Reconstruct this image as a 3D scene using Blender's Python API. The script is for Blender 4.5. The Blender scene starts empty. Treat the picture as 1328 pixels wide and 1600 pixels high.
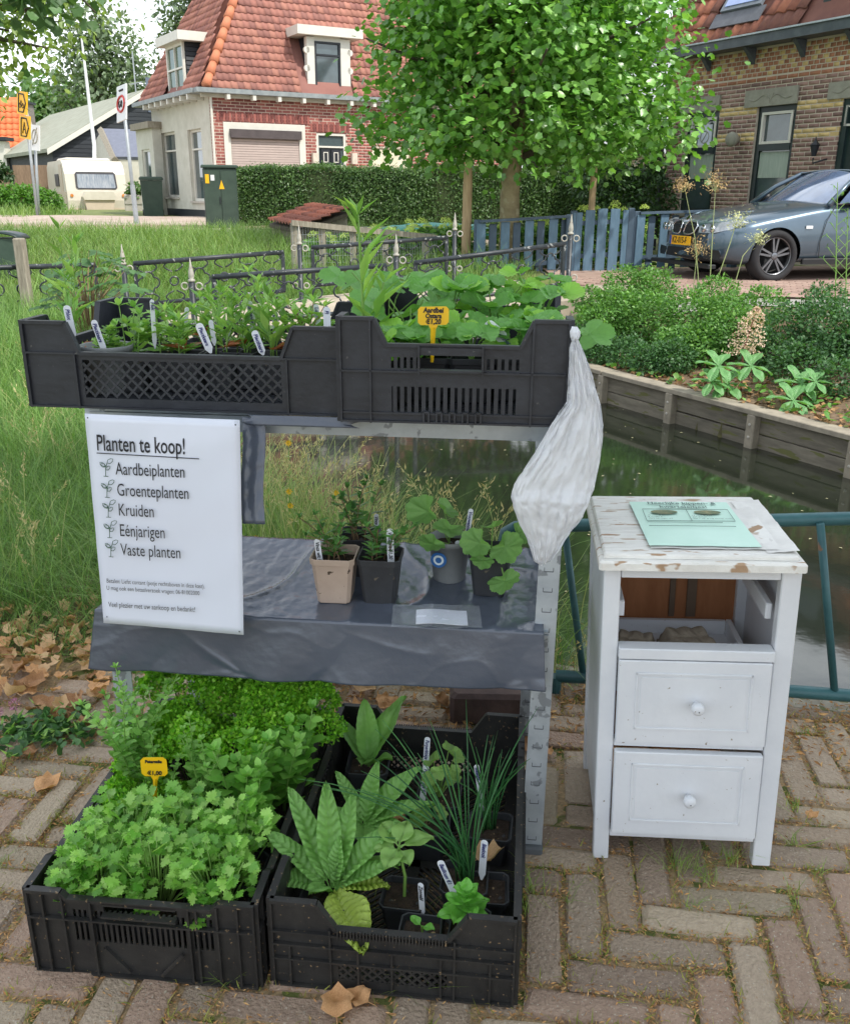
import bpy, math, random
import numpy as np
from mathutils import Vector, Matrix, Euler, noise
random.seed(7); RNG = np.random.default_rng(7)
R = math.radians; PI = math.pi
sc = bpy.context.scene
COL = sc.collection

# ------------------------------------------------------------------ camera, world, sun, exposure
FPX, CXP, CYP = 1425.0, 664.0, 800.0
PITCH, ROLL, CAMH = 0.3356, 0.006, 1.255
cam_d = bpy.data.cameras.new('camera'); cam = bpy.data.objects.new('camera', cam_d); COL.objects.link(cam)
cam_d.sensor_fit = 'VERTICAL'; cam_d.sensor_height = 24.0; cam_d.lens = 24.0 * FPX / 1600.0
cam_d.clip_start = 0.05; cam_d.clip_end = 3000
cam.location = (0, 0, CAMH)
cam.rotation_euler = (Matrix.Rotation(PI / 2 - PITCH, 4, 'X') @ Matrix.Rotation(ROLL, 4, 'Z')).to_euler()
sc.camera = cam

SUN_AZ, SUN_EL = R(128), R(52)       # azimuth clockwise from +Y (the view), elevation
world = bpy.data.worlds.new('World'); sc.world = world; world.use_nodes = True
wn = world.node_tree; wn.nodes.clear()
w_out = wn.nodes.new('ShaderNodeOutputWorld'); w_bg = wn.nodes.new('ShaderNodeBackground')
w_sky = wn.nodes.new('ShaderNodeTexSky'); w_sky.sky_type = 'NISHITA'; w_sky.sun_disc = False
w_sky.sun_elevation = SUN_EL; w_sky.sun_rotation = SUN_AZ; w_sky.air_density = 1.0; w_sky.dust_density = 1.2
w_tc = wn.nodes.new('ShaderNodeTexCoord'); w_mp = wn.nodes.new('ShaderNodeMapping')
w_mp.inputs['Scale'].default_value = (1.0, 1.0, 2.6)
w_no = wn.nodes.new('ShaderNodeTexNoise'); w_no.inputs['Scale'].default_value = 2.6
w_no.inputs['Detail'].default_value = 8; w_no.inputs['Roughness'].default_value = .58
w_cr = wn.nodes.new('ShaderNodeValToRGB')
w_cr.color_ramp.elements[0].position = .36; w_cr.color_ramp.elements[0].color = (.12, .12, .12, 1)
w_cr.color_ramp.elements[1].position = .56; w_cr.color_ramp.elements[1].color = (1, 1, 1, 1)
w_mx = wn.nodes.new('ShaderNodeMix'); w_mx.data_type = 'RGBA'
w_mx.inputs[7].default_value = (8.3, 8.7, 9.2, 1)
wn.links.new(w_tc.outputs['Generated'], w_mp.inputs['Vector']); wn.links.new(w_mp.outputs[0], w_no.inputs['Vector'])
wn.links.new(w_no.outputs['Fac'], w_cr.inputs[0]); wn.links.new(w_cr.outputs[0], w_mx.inputs[0])
wn.links.new(w_sky.outputs[0], w_mx.inputs[6]); wn.links.new(w_mx.outputs[2], w_bg.inputs['Color'])
w_bg.inputs['Strength'].default_value = 0.135
wn.links.new(w_bg.outputs[0], w_out.inputs['Surface'])

sun_d = bpy.data.lights.new('sun', 'SUN'); sun_d.energy = 2.7; sun_d.angle = R(1.5); sun_d.color = (1.0, .95, .87)
sun = bpy.data.objects.new('sun', sun_d); COL.objects.link(sun); sun.location = (20, -20, 30)
sdir = Vector((math.sin(SUN_AZ) * math.cos(SUN_EL), math.cos(SUN_AZ) * math.cos(SUN_EL), math.sin(SUN_EL)))
sun.rotation_euler = sdir.to_track_quat('Z', 'Y').to_euler()

sc.view_settings.view_transform = 'Standard'; sc.view_settings.look = 'None'
sc.view_settings.exposure = 0.62; sc.view_settings.gamma = 1.0; sc.view_settings.use_curve_mapping = False
sc.render.engine = 'CYCLES'
sc.cycles.max_bounces = 6; sc.cycles.diffuse_bounces = 3; sc.cycles.glossy_bounces = 3
sc.cycles.transmission_bounces = 4; sc.cycles.transparent_max_bounces = 6
try: sc.cycles.use_denoising = True
except Exception: pass

# ------------------------------------------------------------------ pixel -> place
def _ray(px, py):
    # direction of the ray through a pixel of the 1328x1600 photograph
    v = Vector(((px - CXP) / FPX, -(py - CYP) / FPX, -1.0))
    return (cam.rotation_euler.to_matrix() @ v)
def aty(px, py, y):
    d = _ray(px, py); t = y / d.y; return Vector((d.x * t, y, CAMH + d.z * t))
def atz(px, py, z):
    d = _ray(px, py); t = (z - CAMH) / d.z; return Vector((d.x * t, d.y * t, z))
def atx(px, y, z):
    # X so that the point (X, y, z) shows at column px
    dep = y * math.cos(PITCH) + (CAMH - z) * math.sin(PITCH)
    return (px - CXP) / FPX * dep
def onplane(px, py, P, n):
    d = _ray(px, py); o = Vector((0, 0, CAMH)); t = (P - o).dot(n) / d.dot(n); return o + d * t

# ------------------------------------------------------------------ colours and materials
def S(r, g, b):
    f = lambda c: (c / 255 / 12.92) if c / 255 <= .04045 else ((c / 255 + .055) / 1.055) ** 2.4
    return (f(r), f(g), f(b))
def M4(c, k=1.0): return (min(1, c[0] * k), min(1, c[1] * k), min(1, c[2] * k), 1)
MATS = {}
def mat(name, c, c2=None, rough=.6, var=.18, scale=6.0, bump=.15, bscale=40.0, metal=0.0, spec=.5, isl=0.0, obr=0.0,
        trans=0.0, emit=None, coat=0.0, spots=None, spot_scale=60, spot_t=.62, stretch=None, alpha=1.0, hues=None, bdist=.004, detail=5.0):
    if name in MATS: return MATS[name]
    m = bpy.data.materials.new(name); m.use_nodes = True; MATS[name] = m
    t = m.node_tree; N = t.nodes; L = t.links; bs = N['Principled BSDF']; out = N['Material Output']
    tc = N.new('ShaderNodeTexCoord'); vec = tc.outputs['Object']
    if stretch:
        mp = N.new('ShaderNodeMapping'); mp.inputs['Scale'].default_value = stretch; L.new(vec, mp.inputs[0]); vec = mp.outputs[0]
    no = N.new('ShaderNodeTexNoise'); no.inputs['Scale'].default_value = scale; no.inputs['Detail'].default_value = detail
    no.inputs['Roughness'].default_value = .65
    if obr:
        oi = N.new('ShaderNodeObjectInfo'); ad = N.new('ShaderNodeVectorMath'); ad.operation = 'ADD'
        mu = N.new('ShaderNodeMath'); mu.operation = 'MULTIPLY'; mu.inputs[1].default_value = 37.0
        L.new(oi.outputs['Random'], mu.inputs[0]); L.new(vec, ad.inputs[0]); L.new(mu.outputs[0], ad.inputs[1]); vec = ad.outputs[0]
    L.new(vec, no.inputs['Vector'])
    if c2 is None: a, b = M4(c, 1 - var), M4(c, 1 + var)
    else: a, b = M4(c), M4(c2)
    cr = N.new('ShaderNodeValToRGB'); cr.color_ramp.elements[0].position = .32; cr.color_ramp.elements[1].position = .68
    cr.color_ramp.elements[0].color = a; cr.color_ramp.elements[1].color = b
    L.new(no.outputs['Fac'], cr.inputs[0]); colr = cr.outputs[0]
    def rnd():
        if isl: g = N.new('ShaderNodeNewGeometry'); return g.outputs['Random Per Island']
        g = N.new('ShaderNodeObjectInfo'); return g.outputs['Random']
    if hues:
        h = N.new('ShaderNodeValToRGB'); h.color_ramp.interpolation = 'LINEAR'
        el = h.color_ramp.elements
        while len(el) < len(hues): el.new(.5)
        for i, hc in enumerate(hues): el[i].position = i / (len(hues) - 1); el[i].color = M4(hc)
        L.new(rnd(), h.inputs[0])
        mx = N.new('ShaderNodeMix'); mx.data_type = 'RGBA'; mx.inputs[0].default_value = .72
        L.new(colr, mx.inputs[6]); L.new(h.outputs[0], mx.inputs[7]); colr = mx.outputs[2]
    if isl or obr:
        mr = N.new('ShaderNodeMapRange'); k = isl or obr; mr.inputs[3].default_value = 1 - k; mr.inputs[4].default_value = 1 + k
        wn_ = N.new('ShaderNodeMath'); wn_.operation = 'FRACT'; ml = N.new('ShaderNodeMath'); ml.operation = 'MULTIPLY'; ml.inputs[1].default_value = 7.31
        L.new(rnd(), ml.inputs[0]); L.new(ml.outputs[0], wn_.inputs[0]); L.new(wn_.outputs[0], mr.inputs[0])
        vm = N.new('ShaderNodeVectorMath'); vm.operation = 'SCALE'; L.new(colr, vm.inputs[0]); L.new(mr.outputs[0], vm.inputs['Scale']); colr = vm.outputs[0]
    if spots:
        n2 = N.new('ShaderNodeTexNoise'); n2.inputs['Scale'].default_value = spot_scale; n2.inputs['Detail'].default_value = 3; L.new(vec, n2.inputs['Vector'])
        r2 = N.new('ShaderNodeValToRGB'); r2.color_ramp.elements[0].position = spot_t; r2.color_ramp.elements[1].position = spot_t + .03
        L.new(n2.outputs['Fac'], r2.inputs[0]); mx = N.new('ShaderNodeMix'); mx.data_type = 'RGBA'
        L.new(r2.outputs[0], mx.inputs[0]); L.new(colr, mx.inputs[6]); mx.inputs[7].default_value = M4(spots); colr = mx.outputs[2]
    L.new(colr, bs.inputs['Base Color'])
    bs.inputs['Roughness'].default_value = rough; bs.inputs['Metallic'].default_value = metal
    bs.inputs['Specular IOR Level'].default_value = spec
    if coat: bs.inputs['Coat Weight'].default_value = coat; bs.inputs['Coat Roughness'].default_value = .06
    if alpha < 1: bs.inputs['Alpha'].default_value = alpha
    if bump:
        n3 = N.new('ShaderNodeTexNoise'); n3.inputs['Scale'].default_value = bscale; n3.inputs['Detail'].default_value = 4; L.new(vec, n3.inputs['Vector'])
        bp = N.new('ShaderNodeBump'); bp.inputs['Strength'].default_value = bump; bp.inputs['Distance'].default_value = bdist
        L.new(n3.outputs['Fac'], bp.inputs['Height']); L.new(bp.outputs[0], bs.inputs['Normal'])
    if emit: bs.inputs['Emission Color'].default_value = M4(emit[:3]); bs.inputs['Emission Strength'].default_value = emit[3]
    if trans:
        tr = N.new('ShaderNodeBsdfTranslucent'); vm = N.new('ShaderNodeVectorMath'); vm.operation = 'MULTIPLY'
        L.new(colr, vm.inputs[0]); vm.inputs[1].default_value = (1.5, 1.6, .7) if trans < .5 else (1, 1, 1)
        L.new(vm.outputs[0], tr.inputs[0]); ms = N.new('ShaderNodeMixShader'); ms.inputs[0].default_value = min(trans, .45)
        L.new(bs.outputs[0], ms.inputs[1]); L.new(tr.outputs[0], ms.inputs[2]); L.new(ms.outputs[0], out.inputs['Surface'])
    return m
def leafmat(name, greens, rough=.45, trans=.3, isl=.22, bump=.1, scale=9, spec=.45):
    return mat(name, greens[0], greens[-1], rough=rough, trans=trans, isl=isl, hues=greens, bump=bump, bscale=60, scale=scale, spec=spec)

# ------------------------------------------------------------------ object helpers
def tag(o, label=None, cat=None, group=None, kind=None):
    if label: o['label'] = label
    if cat: o['category'] = cat
    if group: o['group'] = group
    if kind: o['kind'] = kind
    return o
def thing(name, label, cat, loc=(0, 0, 0), rotz=0.0, group=None):
    o = bpy.data.objects.new(name, None); COL.objects.link(o); o.empty_display_size = .1
    o.location = loc; o.rotation_euler = (0, 0, rotz); return tag(o, label, cat, group)
def woff(o):
    v = Vector((0, 0, 0))
    while o: v += o.location; o = o.parent
    return v
def link(name, me, m, parent=None, loc=None, rot=None, scale=None, label=None, kind=None):
    o = bpy.data.objects.new(name, me); COL.objects.link(o)
    if parent: o.parent = parent
    if loc is not None: o.location = loc
    if rot is not None: o.rotation_euler = rot
    if scale is not None: o.scale = scale
    if m is not None and len(me.materials) == 0: me.materials.append(m)
    if label: o['label'] = label
    if kind: o['kind'] = kind
    return o
def rotm(rz=0, rx=0, ry=0): return (Matrix.Rotation(rz, 3, 'Z') @ Matrix.Rotation(ry, 3, 'Y') @ Matrix.Rotation(rx, 3, 'X'))
class MB:
    def __init__(s): s.v = []; s.f = []
    def add(s, vs, fs):
        b = len(s.v); s.v.extend([tuple(v) for v in vs]); s.f.extend([tuple(i + b for i in f) for f in fs]); return s
    def box(s, c, d, rz=0, rx=0, ry=0, taper=1.0):
        m = rotm(rz, rx, ry); c = Vector(c); x, y, z = d[0] / 2, d[1] / 2, d[2] / 2; vs = []
        for k in (-1, 1):
            q = taper if k > 0 else 1
            for a, b in ((-1, -1), (1, -1), (1, 1), (-1, 1)): vs.append(c + m @ Vector((a * x * q, b * y * q, k * z)))
        return s.add(vs, [(3, 2, 1, 0), (4, 5, 6, 7), (0, 1, 5, 4), (1, 2, 6, 5), (2, 3, 7, 6), (3, 0, 4, 7)])
    def span(s, p0, p1): return s.box([(a + b) / 2 for a, b in zip(p0, p1)], [abs(b - a) for a, b in zip(p0, p1)])
    def bbox(s, c, d, b, rz=0, rx=0, ry=0):
        # box with chamfered vertical and top edges
        m = rotm(rz, rx, ry); c = Vector(c); x, y, z = d[0] / 2, d[1] / 2, d[2] / 2
        def ring(ix, iy, zz, cut):
            return [c + m @ Vector(p) for p in ((-ix + cut, -iy, zz), (ix - cut, -iy, zz), (ix, -iy + cut, zz), (ix, iy - cut, zz), (ix - cut, iy, zz), (-ix + cut, iy, zz), (-ix, iy - cut, zz), (-ix, -iy + cut, zz))]
        vs = ring(x, y, -z, b) + ring(x, y, z - b, b) + ring(x - b, y - b, z, b)
        fs = [(7, 6, 5, 4, 3, 2, 1, 0), (16, 17, 18, 19, 20, 21, 22, 23)]
        for k in (0, 8):
            for i in range(8): j = (i + 1) % 8; fs.append((k + i, k + j, k + 8 + j, k + 8 + i))
        return s.add(vs, fs)
    def tube(s, pts, r, n=8, cap=True):
        pts = [Vector(p) for p in pts]; rs = r if isinstance(r, (list, tuple)) else [r] * len(pts); rings = []
        up = Vector((0, 0, 1)); prev = None
        for i, p in enumerate(pts):
            d = (pts[min(i + 1, len(pts) - 1)] - pts[max(i - 1, 0)]); d = d.normalized() if d.length > 1e-9 else Vector((0, 0, 1))
            if prev is None:
                a = d.cross(up)
                if a.length < .05: a = d.cross(Vector((1, 0, 0)))
            else: a = prev - d * prev.dot(d)
            a.normalize(); prev = a; b = d.cross(a)
            rings.append([p + (a * math.cos(2 * PI * k / n) + b * math.sin(2 * PI * k / n)) * rs[i] for k in range(n)])
        vs = [v for rg in rings for v in rg]; fs = []
        for i in range(len(pts) - 1):
            for k in range(n): j = (k + 1) % n; fs.append((i * n + k, i * n + j, (i + 1) * n + j, (i + 1) * n + k))
        if cap: fs.append(tuple(range(n))[::-1]); fs.append(tuple((len(pts) - 1) * n + k for k in range(n)))
        return s.add(vs, fs)
    def lathe(s, prof, n=16, c=(0, 0, 0), axis='Z', rot=None, cap=True):
        c = Vector(c); m = rot or Matrix.Identity(3); vs = []; fs = []
        for r, z in prof:
            for k in range(n):
                a = 2 * PI * (k + .5) / n
                vs.append(c + m @ Vector((r * math.cos(a), r * math.sin(a), z)))
        for i in range(len(prof) - 1):
            for k in range(n): j = (k + 1) % n; fs.append((i * n + k, i * n + j, (i + 1) * n + j, (i + 1) * n + k))
        if cap: fs.append(tuple(range(n))[::-1]); fs.append(tuple((len(prof) - 1) * n + k for k in range(n)))
        return s.add(vs, fs)
    def prism(s, poly, d, O=(0, 0, 0), U=(1, 0, 0), V=(0, 0, 1)):
        # polygon in the U,V plane at O, extruded by vector d
        O, U, V, d = Vector(O), Vector(U), Vector(V), Vector(d); n = len(poly)
        a = [O + U * p[0] + V * p[1] for p in poly]; b = [p + d for p in a]
        fs = [tuple(range(n)), tuple(range(2 * n - 1, n - 1, -1))] + [(i, i + n, (i + 1) % n + n, (i + 1) % n) for i in range(n)]
        return s.add(a + b, fs)
    def grid(s, fn, nu, nv):
        vs = [fn(i / nu, j / nv) for j in range(nv + 1) for i in range(nu + 1)]; w = nu + 1
        return s.add(vs, [(j * w + i, j * w + i + 1, (j + 1) * w + i + 1, (j + 1) * w + i) for j in range(nv) for i in range(nu)])
    def mesh(s, name, smooth=False, m=None):
        me = bpy.data.meshes.new(name); me.from_pydata([tuple(v) for v in s.v], [], s.f); me.validate()
        if smooth: me.polygons.foreach_set('use_smooth', [True] * len(me.polygons))
        if m: me.materials.append(m)
        me.update(); return me
    def build(s, name, m, parent=None, world=False, smooth=False, label=None, kind=None, solid=0, sub=0):
        if world and parent:
            o0 = woff(parent); s.v = [(v[0] - o0.x, v[1] - o0.y, v[2] - o0.z) for v in s.v]
        o = link(name, s.mesh(name, smooth, m), None, parent, label=label, kind=kind)
        if solid: md = o.modifiers.new('thick', 'SOLIDIFY'); md.thickness = solid; md.offset = 0
        if sub: md = o.modifiers.new('sub', 'SUBSURF'); md.levels = md.render_levels = sub
        return o
def copytree(o, parent=None):
    c = o.copy(); COL.objects.link(c)
    if parent: c.parent = parent
    for ch in [x for x in COL.objects if x.parent == o]: copytree(ch, c)
    return c
def anchored(mb, name, m, label, cat, group=None, kind=None, smooth=False, solid=0):
    # a one-mesh thing whose origin sits at the base of its geometry
    xs = np.array(mb.v); c = Vector(((xs[:, 0].min() + xs[:, 0].max()) / 2, (xs[:, 1].min() + xs[:, 1].max()) / 2, xs[:, 2].min()))
    mb.v = [(v[0] - c.x, v[1] - c.y, v[2] - c.z) for v in mb.v]
    o = mb.build(name, m, smooth=smooth, solid=solid); o.location = c; return tag(o, label, cat, group, kind)

# ------------------------------------------------------------------ scatter (numpy)
def TR(pos, d, nrm, sc_):
    pos = np.asarray(pos, float); d = np.asarray(d, float); nrm = np.asarray(nrm, float); N_ = len(pos)
    d = d / (np.linalg.norm(d, axis=1, keepdims=True) + 1e-9)
    nrm = nrm - d * (nrm * d).sum(1, keepdims=True); nrm /= (np.linalg.norm(nrm, axis=1, keepdims=True) + 1e-9)
    x = np.cross(d, nrm); T = np.zeros((N_, 3, 4)); s_ = np.asarray(sc_, float)
    if s_.ndim == 0: s_ = np.full((N_, 3), float(s_))
    elif s_.ndim == 1: s_ = np.repeat(s_[:, None], 3, 1)
    T[:, :, 0] = x * s_[:, :1]; T[:, :, 1] = d * s_[:, 1:2]; T[:, :, 2] = nrm * s_[:, 2:3]; T[:, :, 3] = pos; return T
def bake(name, sets, m, parent=None, world=False, smooth=False, kind=None, label=None):
    VS, LO, ST, b, ls = [], [], [], 0, 0
    off = np.array(woff(parent)) if (world and parent) else np.zeros(3)
    for (V, F), T in sets:
        V = np.asarray(V, float); F = np.asarray(F, int); n = len(V); N_ = len(T)
        if N_ == 0: continue
        W = np.einsum('nij,vj->nvi', T[:, :, :3], V) + T[:, None, :, 3] - off
        VS.append(W.reshape(-1, 3)); idx = (F[None] + (np.arange(N_) * n)[:, None, None] + b)
        LO.append(idx.reshape(-1)); k = F.shape[1]; nf = N_ * len(F); ST.append(ls + np.arange(nf) * k); ls += nf * k; b += N_ * n
    me = bpy.data.meshes.new(name); VS = np.concatenate(VS); LO = np.concatenate(LO); ST = np.concatenate(ST)
    me.vertices.add(len(VS)); me.vertices.foreach_set('co', VS.astype(np.float32).ravel())
    me.loops.add(len(LO)); me.loops.foreach_set('vertex_index', LO.astype(np.int32))
    me.polygons.add(len(ST)); me.polygons.foreach_set('loop_start', ST.astype(np.int32))
    if smooth: me.polygons.foreach_set('use_smooth', np.ones(len(ST), bool))
    me.update(calc_edges=True)
    if m: me.materials.append(m)
    return link(name, me, None, parent, kind=kind, label=label)
def fan(outline, cz=-.05, c=(0, .45)):
    V = [(c[0], c[1], cz)] + [(x, y, .03 * math.sin(7 * x + 5 * y)) for x, y in outline]; n = len(outline)
    return np.array(V), np.array([(0, 1 + i, 1 + (i + 1) % n) for i in range(n)])
L_DIA = (np.array([(0, 0, 0), (.3, .42, .07), (0, 1, -.03), (-.3, .42, .07)]), np.array([(0, 1, 2), (0, 2, 3)]))
L_NAR = (np.array([(0, 0, 0), (.13, .42, .04), (0, 1, -.12), (-.13, .42, .04)]), np.array([(0, 1, 2), (0, 2, 3)]))
L_OVL = (np.array([(0, 0, 0), (0, .5, -.03), (0, 1, -.08), (.27, .28, .05), (.24, .68, .03), (-.27, .28, .05), (-.24, .68, .03)]),
         np.array([(0, 3, 1), (3, 4, 1), (4, 2, 1), (0, 1, 5), (5, 1, 6), (6, 1, 2)]))
L_MAP = fan([(0, 0), (.28, .02), (.52, .16), (.44, .36), (.58, .58), (.34, .70), (.2, .82), (0, 1.0), (-.2, .82), (-.34, .70), (-.58, .58), (-.44, .36), (-.52, .16), (-.28, .02)], cz=-.09)
L_PAR = fan([(0, 0), (.17, .24), (.34, .20), (.44, .30), (.42, .42), (.54, .50), (.46, .62), (.36, .60), (.24, .66), (.28, .78), (.20, .90), (.08, .90), (0, 1), (-.08, .90), (-.20, .90), (-.28, .78), (-.24, .66), (-.36, .60), (-.46, .62), (-.54, .50), (-.42, .42), (-.44, .30), (-.34, .20), (-.17, .24)], cz=-.03, c=(0, .48))
L_RND = fan([(0, .06), (.3, -.02), (.5, .2), (.47, .4), (.56, .55), (.42, .72), (.36, .9), (.14, .9), (0, .98), (-.14, .9), (-.36, .9), (-.42, .72), (-.56, .55), (-.47, .4), (-.5, .2), (-.3, -.02)], cz=-.1)
def blade(bend, n=4, w=.5):
    V = []; F = []
    for i in range(n + 1):
        t = i / n; ww = w * (1 - t) ** .6 + .02; x = bend * t * t; z = t * (1 - .28 * abs(bend) * t)
        V += [(x, -ww, z), (x, ww, z)]
    for i in range(n): F.append((2 * i, 2 * i + 1, 2 * i + 3, 2 * i + 2))
    return np.array(V), np.array(F)
BLADES = [blade(.15), blade(.45), blade(.8), blade(1.1, 5)]
def grass_T(P, h, w, lean=.25, rng=RNG):
    # upright blade frames: local z is height
    n = len(P); a = rng.uniform(0, 2 * PI, n); T = np.zeros((n, 3, 4)); ca, sa = np.cos(a), np.sin(a)
    lx = rng.normal(0, lean, n); ly = rng.normal(0, lean, n)
    T[:, 0, 0] = ca * h; T[:, 1, 0] = sa * h; T[:, 0, 1] = -sa * w; T[:, 1, 1] = ca * w
    T[:, 0, 2] = lx * h; T[:, 1, 2] = ly * h; T[:, 2, 2] = h; T[:, :, 3] = P; return T
def grass(name, P, h0, h1, w0, w1, m, parent=None, lean=.25, kind='stuff', rng=RNG, world=False, label=None):
    n = len(P); h = rng.uniform(h0, h1, n); w = rng.uniform(w0, w1, n); T = grass_T(P, h, w, lean, rng); k = rng.integers(0, 4, n)
    return bake(name, [(BLADES[i], T[k == i]) for i in range(4)], m, parent, kind=kind, world=world, label=label)
def rdir(n, zmin=-1., zmax=1., rng=RNG):
    z = rng.uniform(zmin, zmax, n); a = rng.uniform(0, 2 * PI, n); r = np.sqrt(np.clip(1 - z * z, 0, 1)); return np.stack([r * np.cos(a), r * np.sin(a), z], 1)
def pieces(parent, name, me_tpl, Ts, mts, nmax=300):
    """Ts: list of (Matrix4, material index, order). The first nmax by order are objects, the rest one stuff mesh."""
    Ts = sorted(Ts, key=lambda t: t[2]); meshes = []
    for m in mts: c = me_tpl.copy(); c.materials.clear(); c.materials.append(m); meshes.append(c)
    off = Matrix.Translation(-woff(parent))
    for Mx, k, _ in Ts[:nmax]:
        o = bpy.data.objects.new(name, meshes[k]); COL.objects.link(o); o.parent = parent; o.matrix_basis = off @ Mx
    rest = Ts[nmax:]
    V = np.array([tuple(v.co) for v in me_tpl.vertices])
    for k in range(len(mts)):
        A = np.array([np.array(Mx)[:3] for Mx, kk, _ in rest if kk == k])
        if len(A) == 0: continue
        fs = {}
        for p in me_tpl.polygons: fs.setdefault(len(p.vertices), []).append(tuple(p.vertices))
        T = [((V, np.array(F)), A) for F in fs.values()]
        # one call per polygon size would double the vertices, so only triangulated or quad templates are used
        bake(name + '_field', T, mts[k], parent, world=True, kind='stuff')
def textobj(body, size, m, parent, loc, rot, name='lettering', sx=1.0, align='LEFT', shear=0.0, bold=0.0):
    cu = bpy.data.curves.new(name, 'FONT'); cu.body = body; cu.size = size; cu.align_x = align; cu.align_y = 'CENTER'
    cu.shear = shear; cu.offset = bold; cu.resolution_u = 3; cu.materials.append(m)
    o = bpy.data.objects.new(name, cu); COL.objects.link(o); o.parent = parent; o.scale = (sx, 1, 1)
    o.rotation_euler = rot
    dg = bpy.context.evaluated_depsgraph_get(); me = bpy.data.meshes.new_from_object(o.evaluated_get(dg)); me.name = name
    bpy.data.objects.remove(o); o = link(name, me, None, parent, loc, rot, (sx, 1, 1))
    return o
def smooth_noise(x, y, s=1.0, k=0):
    return (math.sin(x * 1.7 * s + 1.3 * k) + math.sin(y * 2.1 * s + 2.1 * k + x * .7 * s) + math.sin((x + y) * 3.3 * s + .7 * k) * .5 + math.sin((x - y * 1.3) * 6.1 * s + k) * .25) / 2.75
# ------------------------------------------------------------------ palette
C_ = S
m_soil = mat('soil', S(92, 74, 56), S(128, 108, 84), rough=.95, scale=30, bump=.8, bscale=120)
m_mead = mat('meadow_ground', S(84, 98, 48), S(122, 128, 72), rough=.95, scale=3, bump=.6, bscale=50)
m_bank = mat('bank_ground', S(70, 66, 44), S(104, 100, 62), rough=.95, scale=8, bump=.8, bscale=70)
m_joint = mat('joint_sand', S(118, 104, 80), S(176, 150, 112), rough=.95, scale=90, bump=.9, bscale=220, spots=S(88, 96, 46), spot_scale=14, spot_t=.56)
m_road = mat('road_paving', S(160, 140, 126), S(184, 168, 154), rough=.85, scale=2, bump=.3, bscale=30)
m_kerb = mat('kerb_concrete', S(176, 170, 158), rough=.85, var=.15)
m_deck = mat('bridge_deck', S(150, 140, 124), S(186, 172, 152), rough=.9, scale=5, bump=.4, bscale=60)
m_iron = mat('painted_iron', S(26, 32, 38), S(52, 58, 62), rough=.45, scale=14, bump=.2, spots=S(140, 142, 140), spot_scale=22, spot_t=.63)
m_ironw = mat('white_paint_iron', S(168, 164, 152), rough=.5, var=.1, spots=S(120, 100, 84), spot_scale=50, spot_t=.64)
m_gwood = mat('grey_wood', S(120, 112, 98), S(164, 156, 140), rough=.85, scale=5, stretch=(8, 8, 1), bump=.4)
m_board = mat('revetment_board', S(98, 92, 80), S(132, 124, 108), rough=.8, scale=4, bump=.4, bscale=60, stretch=(1, 1, 6), obr=.15, spots=S(100, 100, 58), spot_scale=5, spot_t=.6)
m_cap = mat('revetment_cap', S(124, 116, 102), S(158, 148, 130), rough=.85, scale=9, bump=.4)
m_glass = mat('window_glass', S(70, 84, 86), rough=.05, var=.3, scale=2, bump=0, spec=1.0, coat=.5)
m_white = mat('white_paint', S(212, 209, 198), rough=.5, var=.05, bump=.1)
m_black = mat('black_paint', S(34, 38, 44), rough=.5, var=.15)
m_dkgreen = mat('dark_green_paint', S(30, 46, 46), rough=.4, var=.15)
m_bark = mat('bark', S(92, 84, 66), S(140, 130, 104), rough=.9, scale=12, bump=.8, bscale=30, stretch=(1, 1, .4))
m_barkd = mat('dark_bark', S(60, 54, 44), S(92, 84, 70), rough=.9, scale=12, bump=.8, bscale=30)

# ------------------------------------------------------------------ terrain
def sm(a, b, t): t = min(1, max(0, (t - a) / (b - a))); return t * t * (3 - 2 * t)
NEAR = [(14, 1.2), (3.0, 1.85), (1.25, 2.06), (.45, 2.22), (-.05, 2.45), (-.55, 3.3), (-1.3, 5.0), (-2.0, 7.0), (-3.0, 8.4), (-4.3, 9.7)]
FAR = [(14, -1.0 + 1.5), (3.9, 3.55), (2.77, 5.63), (1.57, 7.83), (1.1, 8.9), (1.2, 9.9), (.3, 10.9), (-1.6, 11.1), (-4.4, 10.5)]
CANAL = NEAR + FAR[::-1]
def inpoly(x, y, P):
    c = False; n = len(P)
    for i in range(n):
        x1, y1 = P[i]; x2, y2 = P[i - 1]
        if (y1 > y) != (y2 > y) and x < (x2 - x1) * (y - y1) / (y2 - y1) + x1: c = not c
    return c
def dedge(x, y, P):
    b = 1e9
    for i in range(len(P) - 1):
        x1, y1 = P[i]; x2, y2 = P[i + 1]; dx, dy = x2 - x1, y2 - y1
        t = max(0, min(1, ((x - x1) * dx + (y - y1) * dy) / (dx * dx + dy * dy))); b = min(b, math.hypot(x - x1 - t * dx, y - y1 - t * dy))
    return b
WZ = -.45
def farside(x, y):
    for i in range(len(FAR) - 1):
        x1, y1 = FAR[i]; x2, y2 = FAR[i + 1]
        if min(x1, x2) <= x <= max(x1, x2) and y > y1 + (y2 - y1) * (x - x1) / ((x2 - x1) or 1e-6): return True
    return x > 14 and y > 1
def hgt(x, y, canal=True):
    left = .58 * sm(9, 16, y) + .1 * sm(18, 26, y); right = .2 + .42 * sm(17, 24, y)
    w = sm(-1.5, 2.2, x); far = left * (1 - w) + right * w
    if canal and inpoly(x, y, CANAL):
        return -1.1
    if farside(x, y) and y < 16:
        d = dedge(x, y, FAR); return (-.19 if x > .9 else -.1) * (1 - sm(.1, 2.2, d)) + far * sm(.1, 2.2, d)
    return far * sm(8, 11, y) + .015 * smooth_noise(x, y, 1.2) * sm(2.3, 3.2, y)
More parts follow.
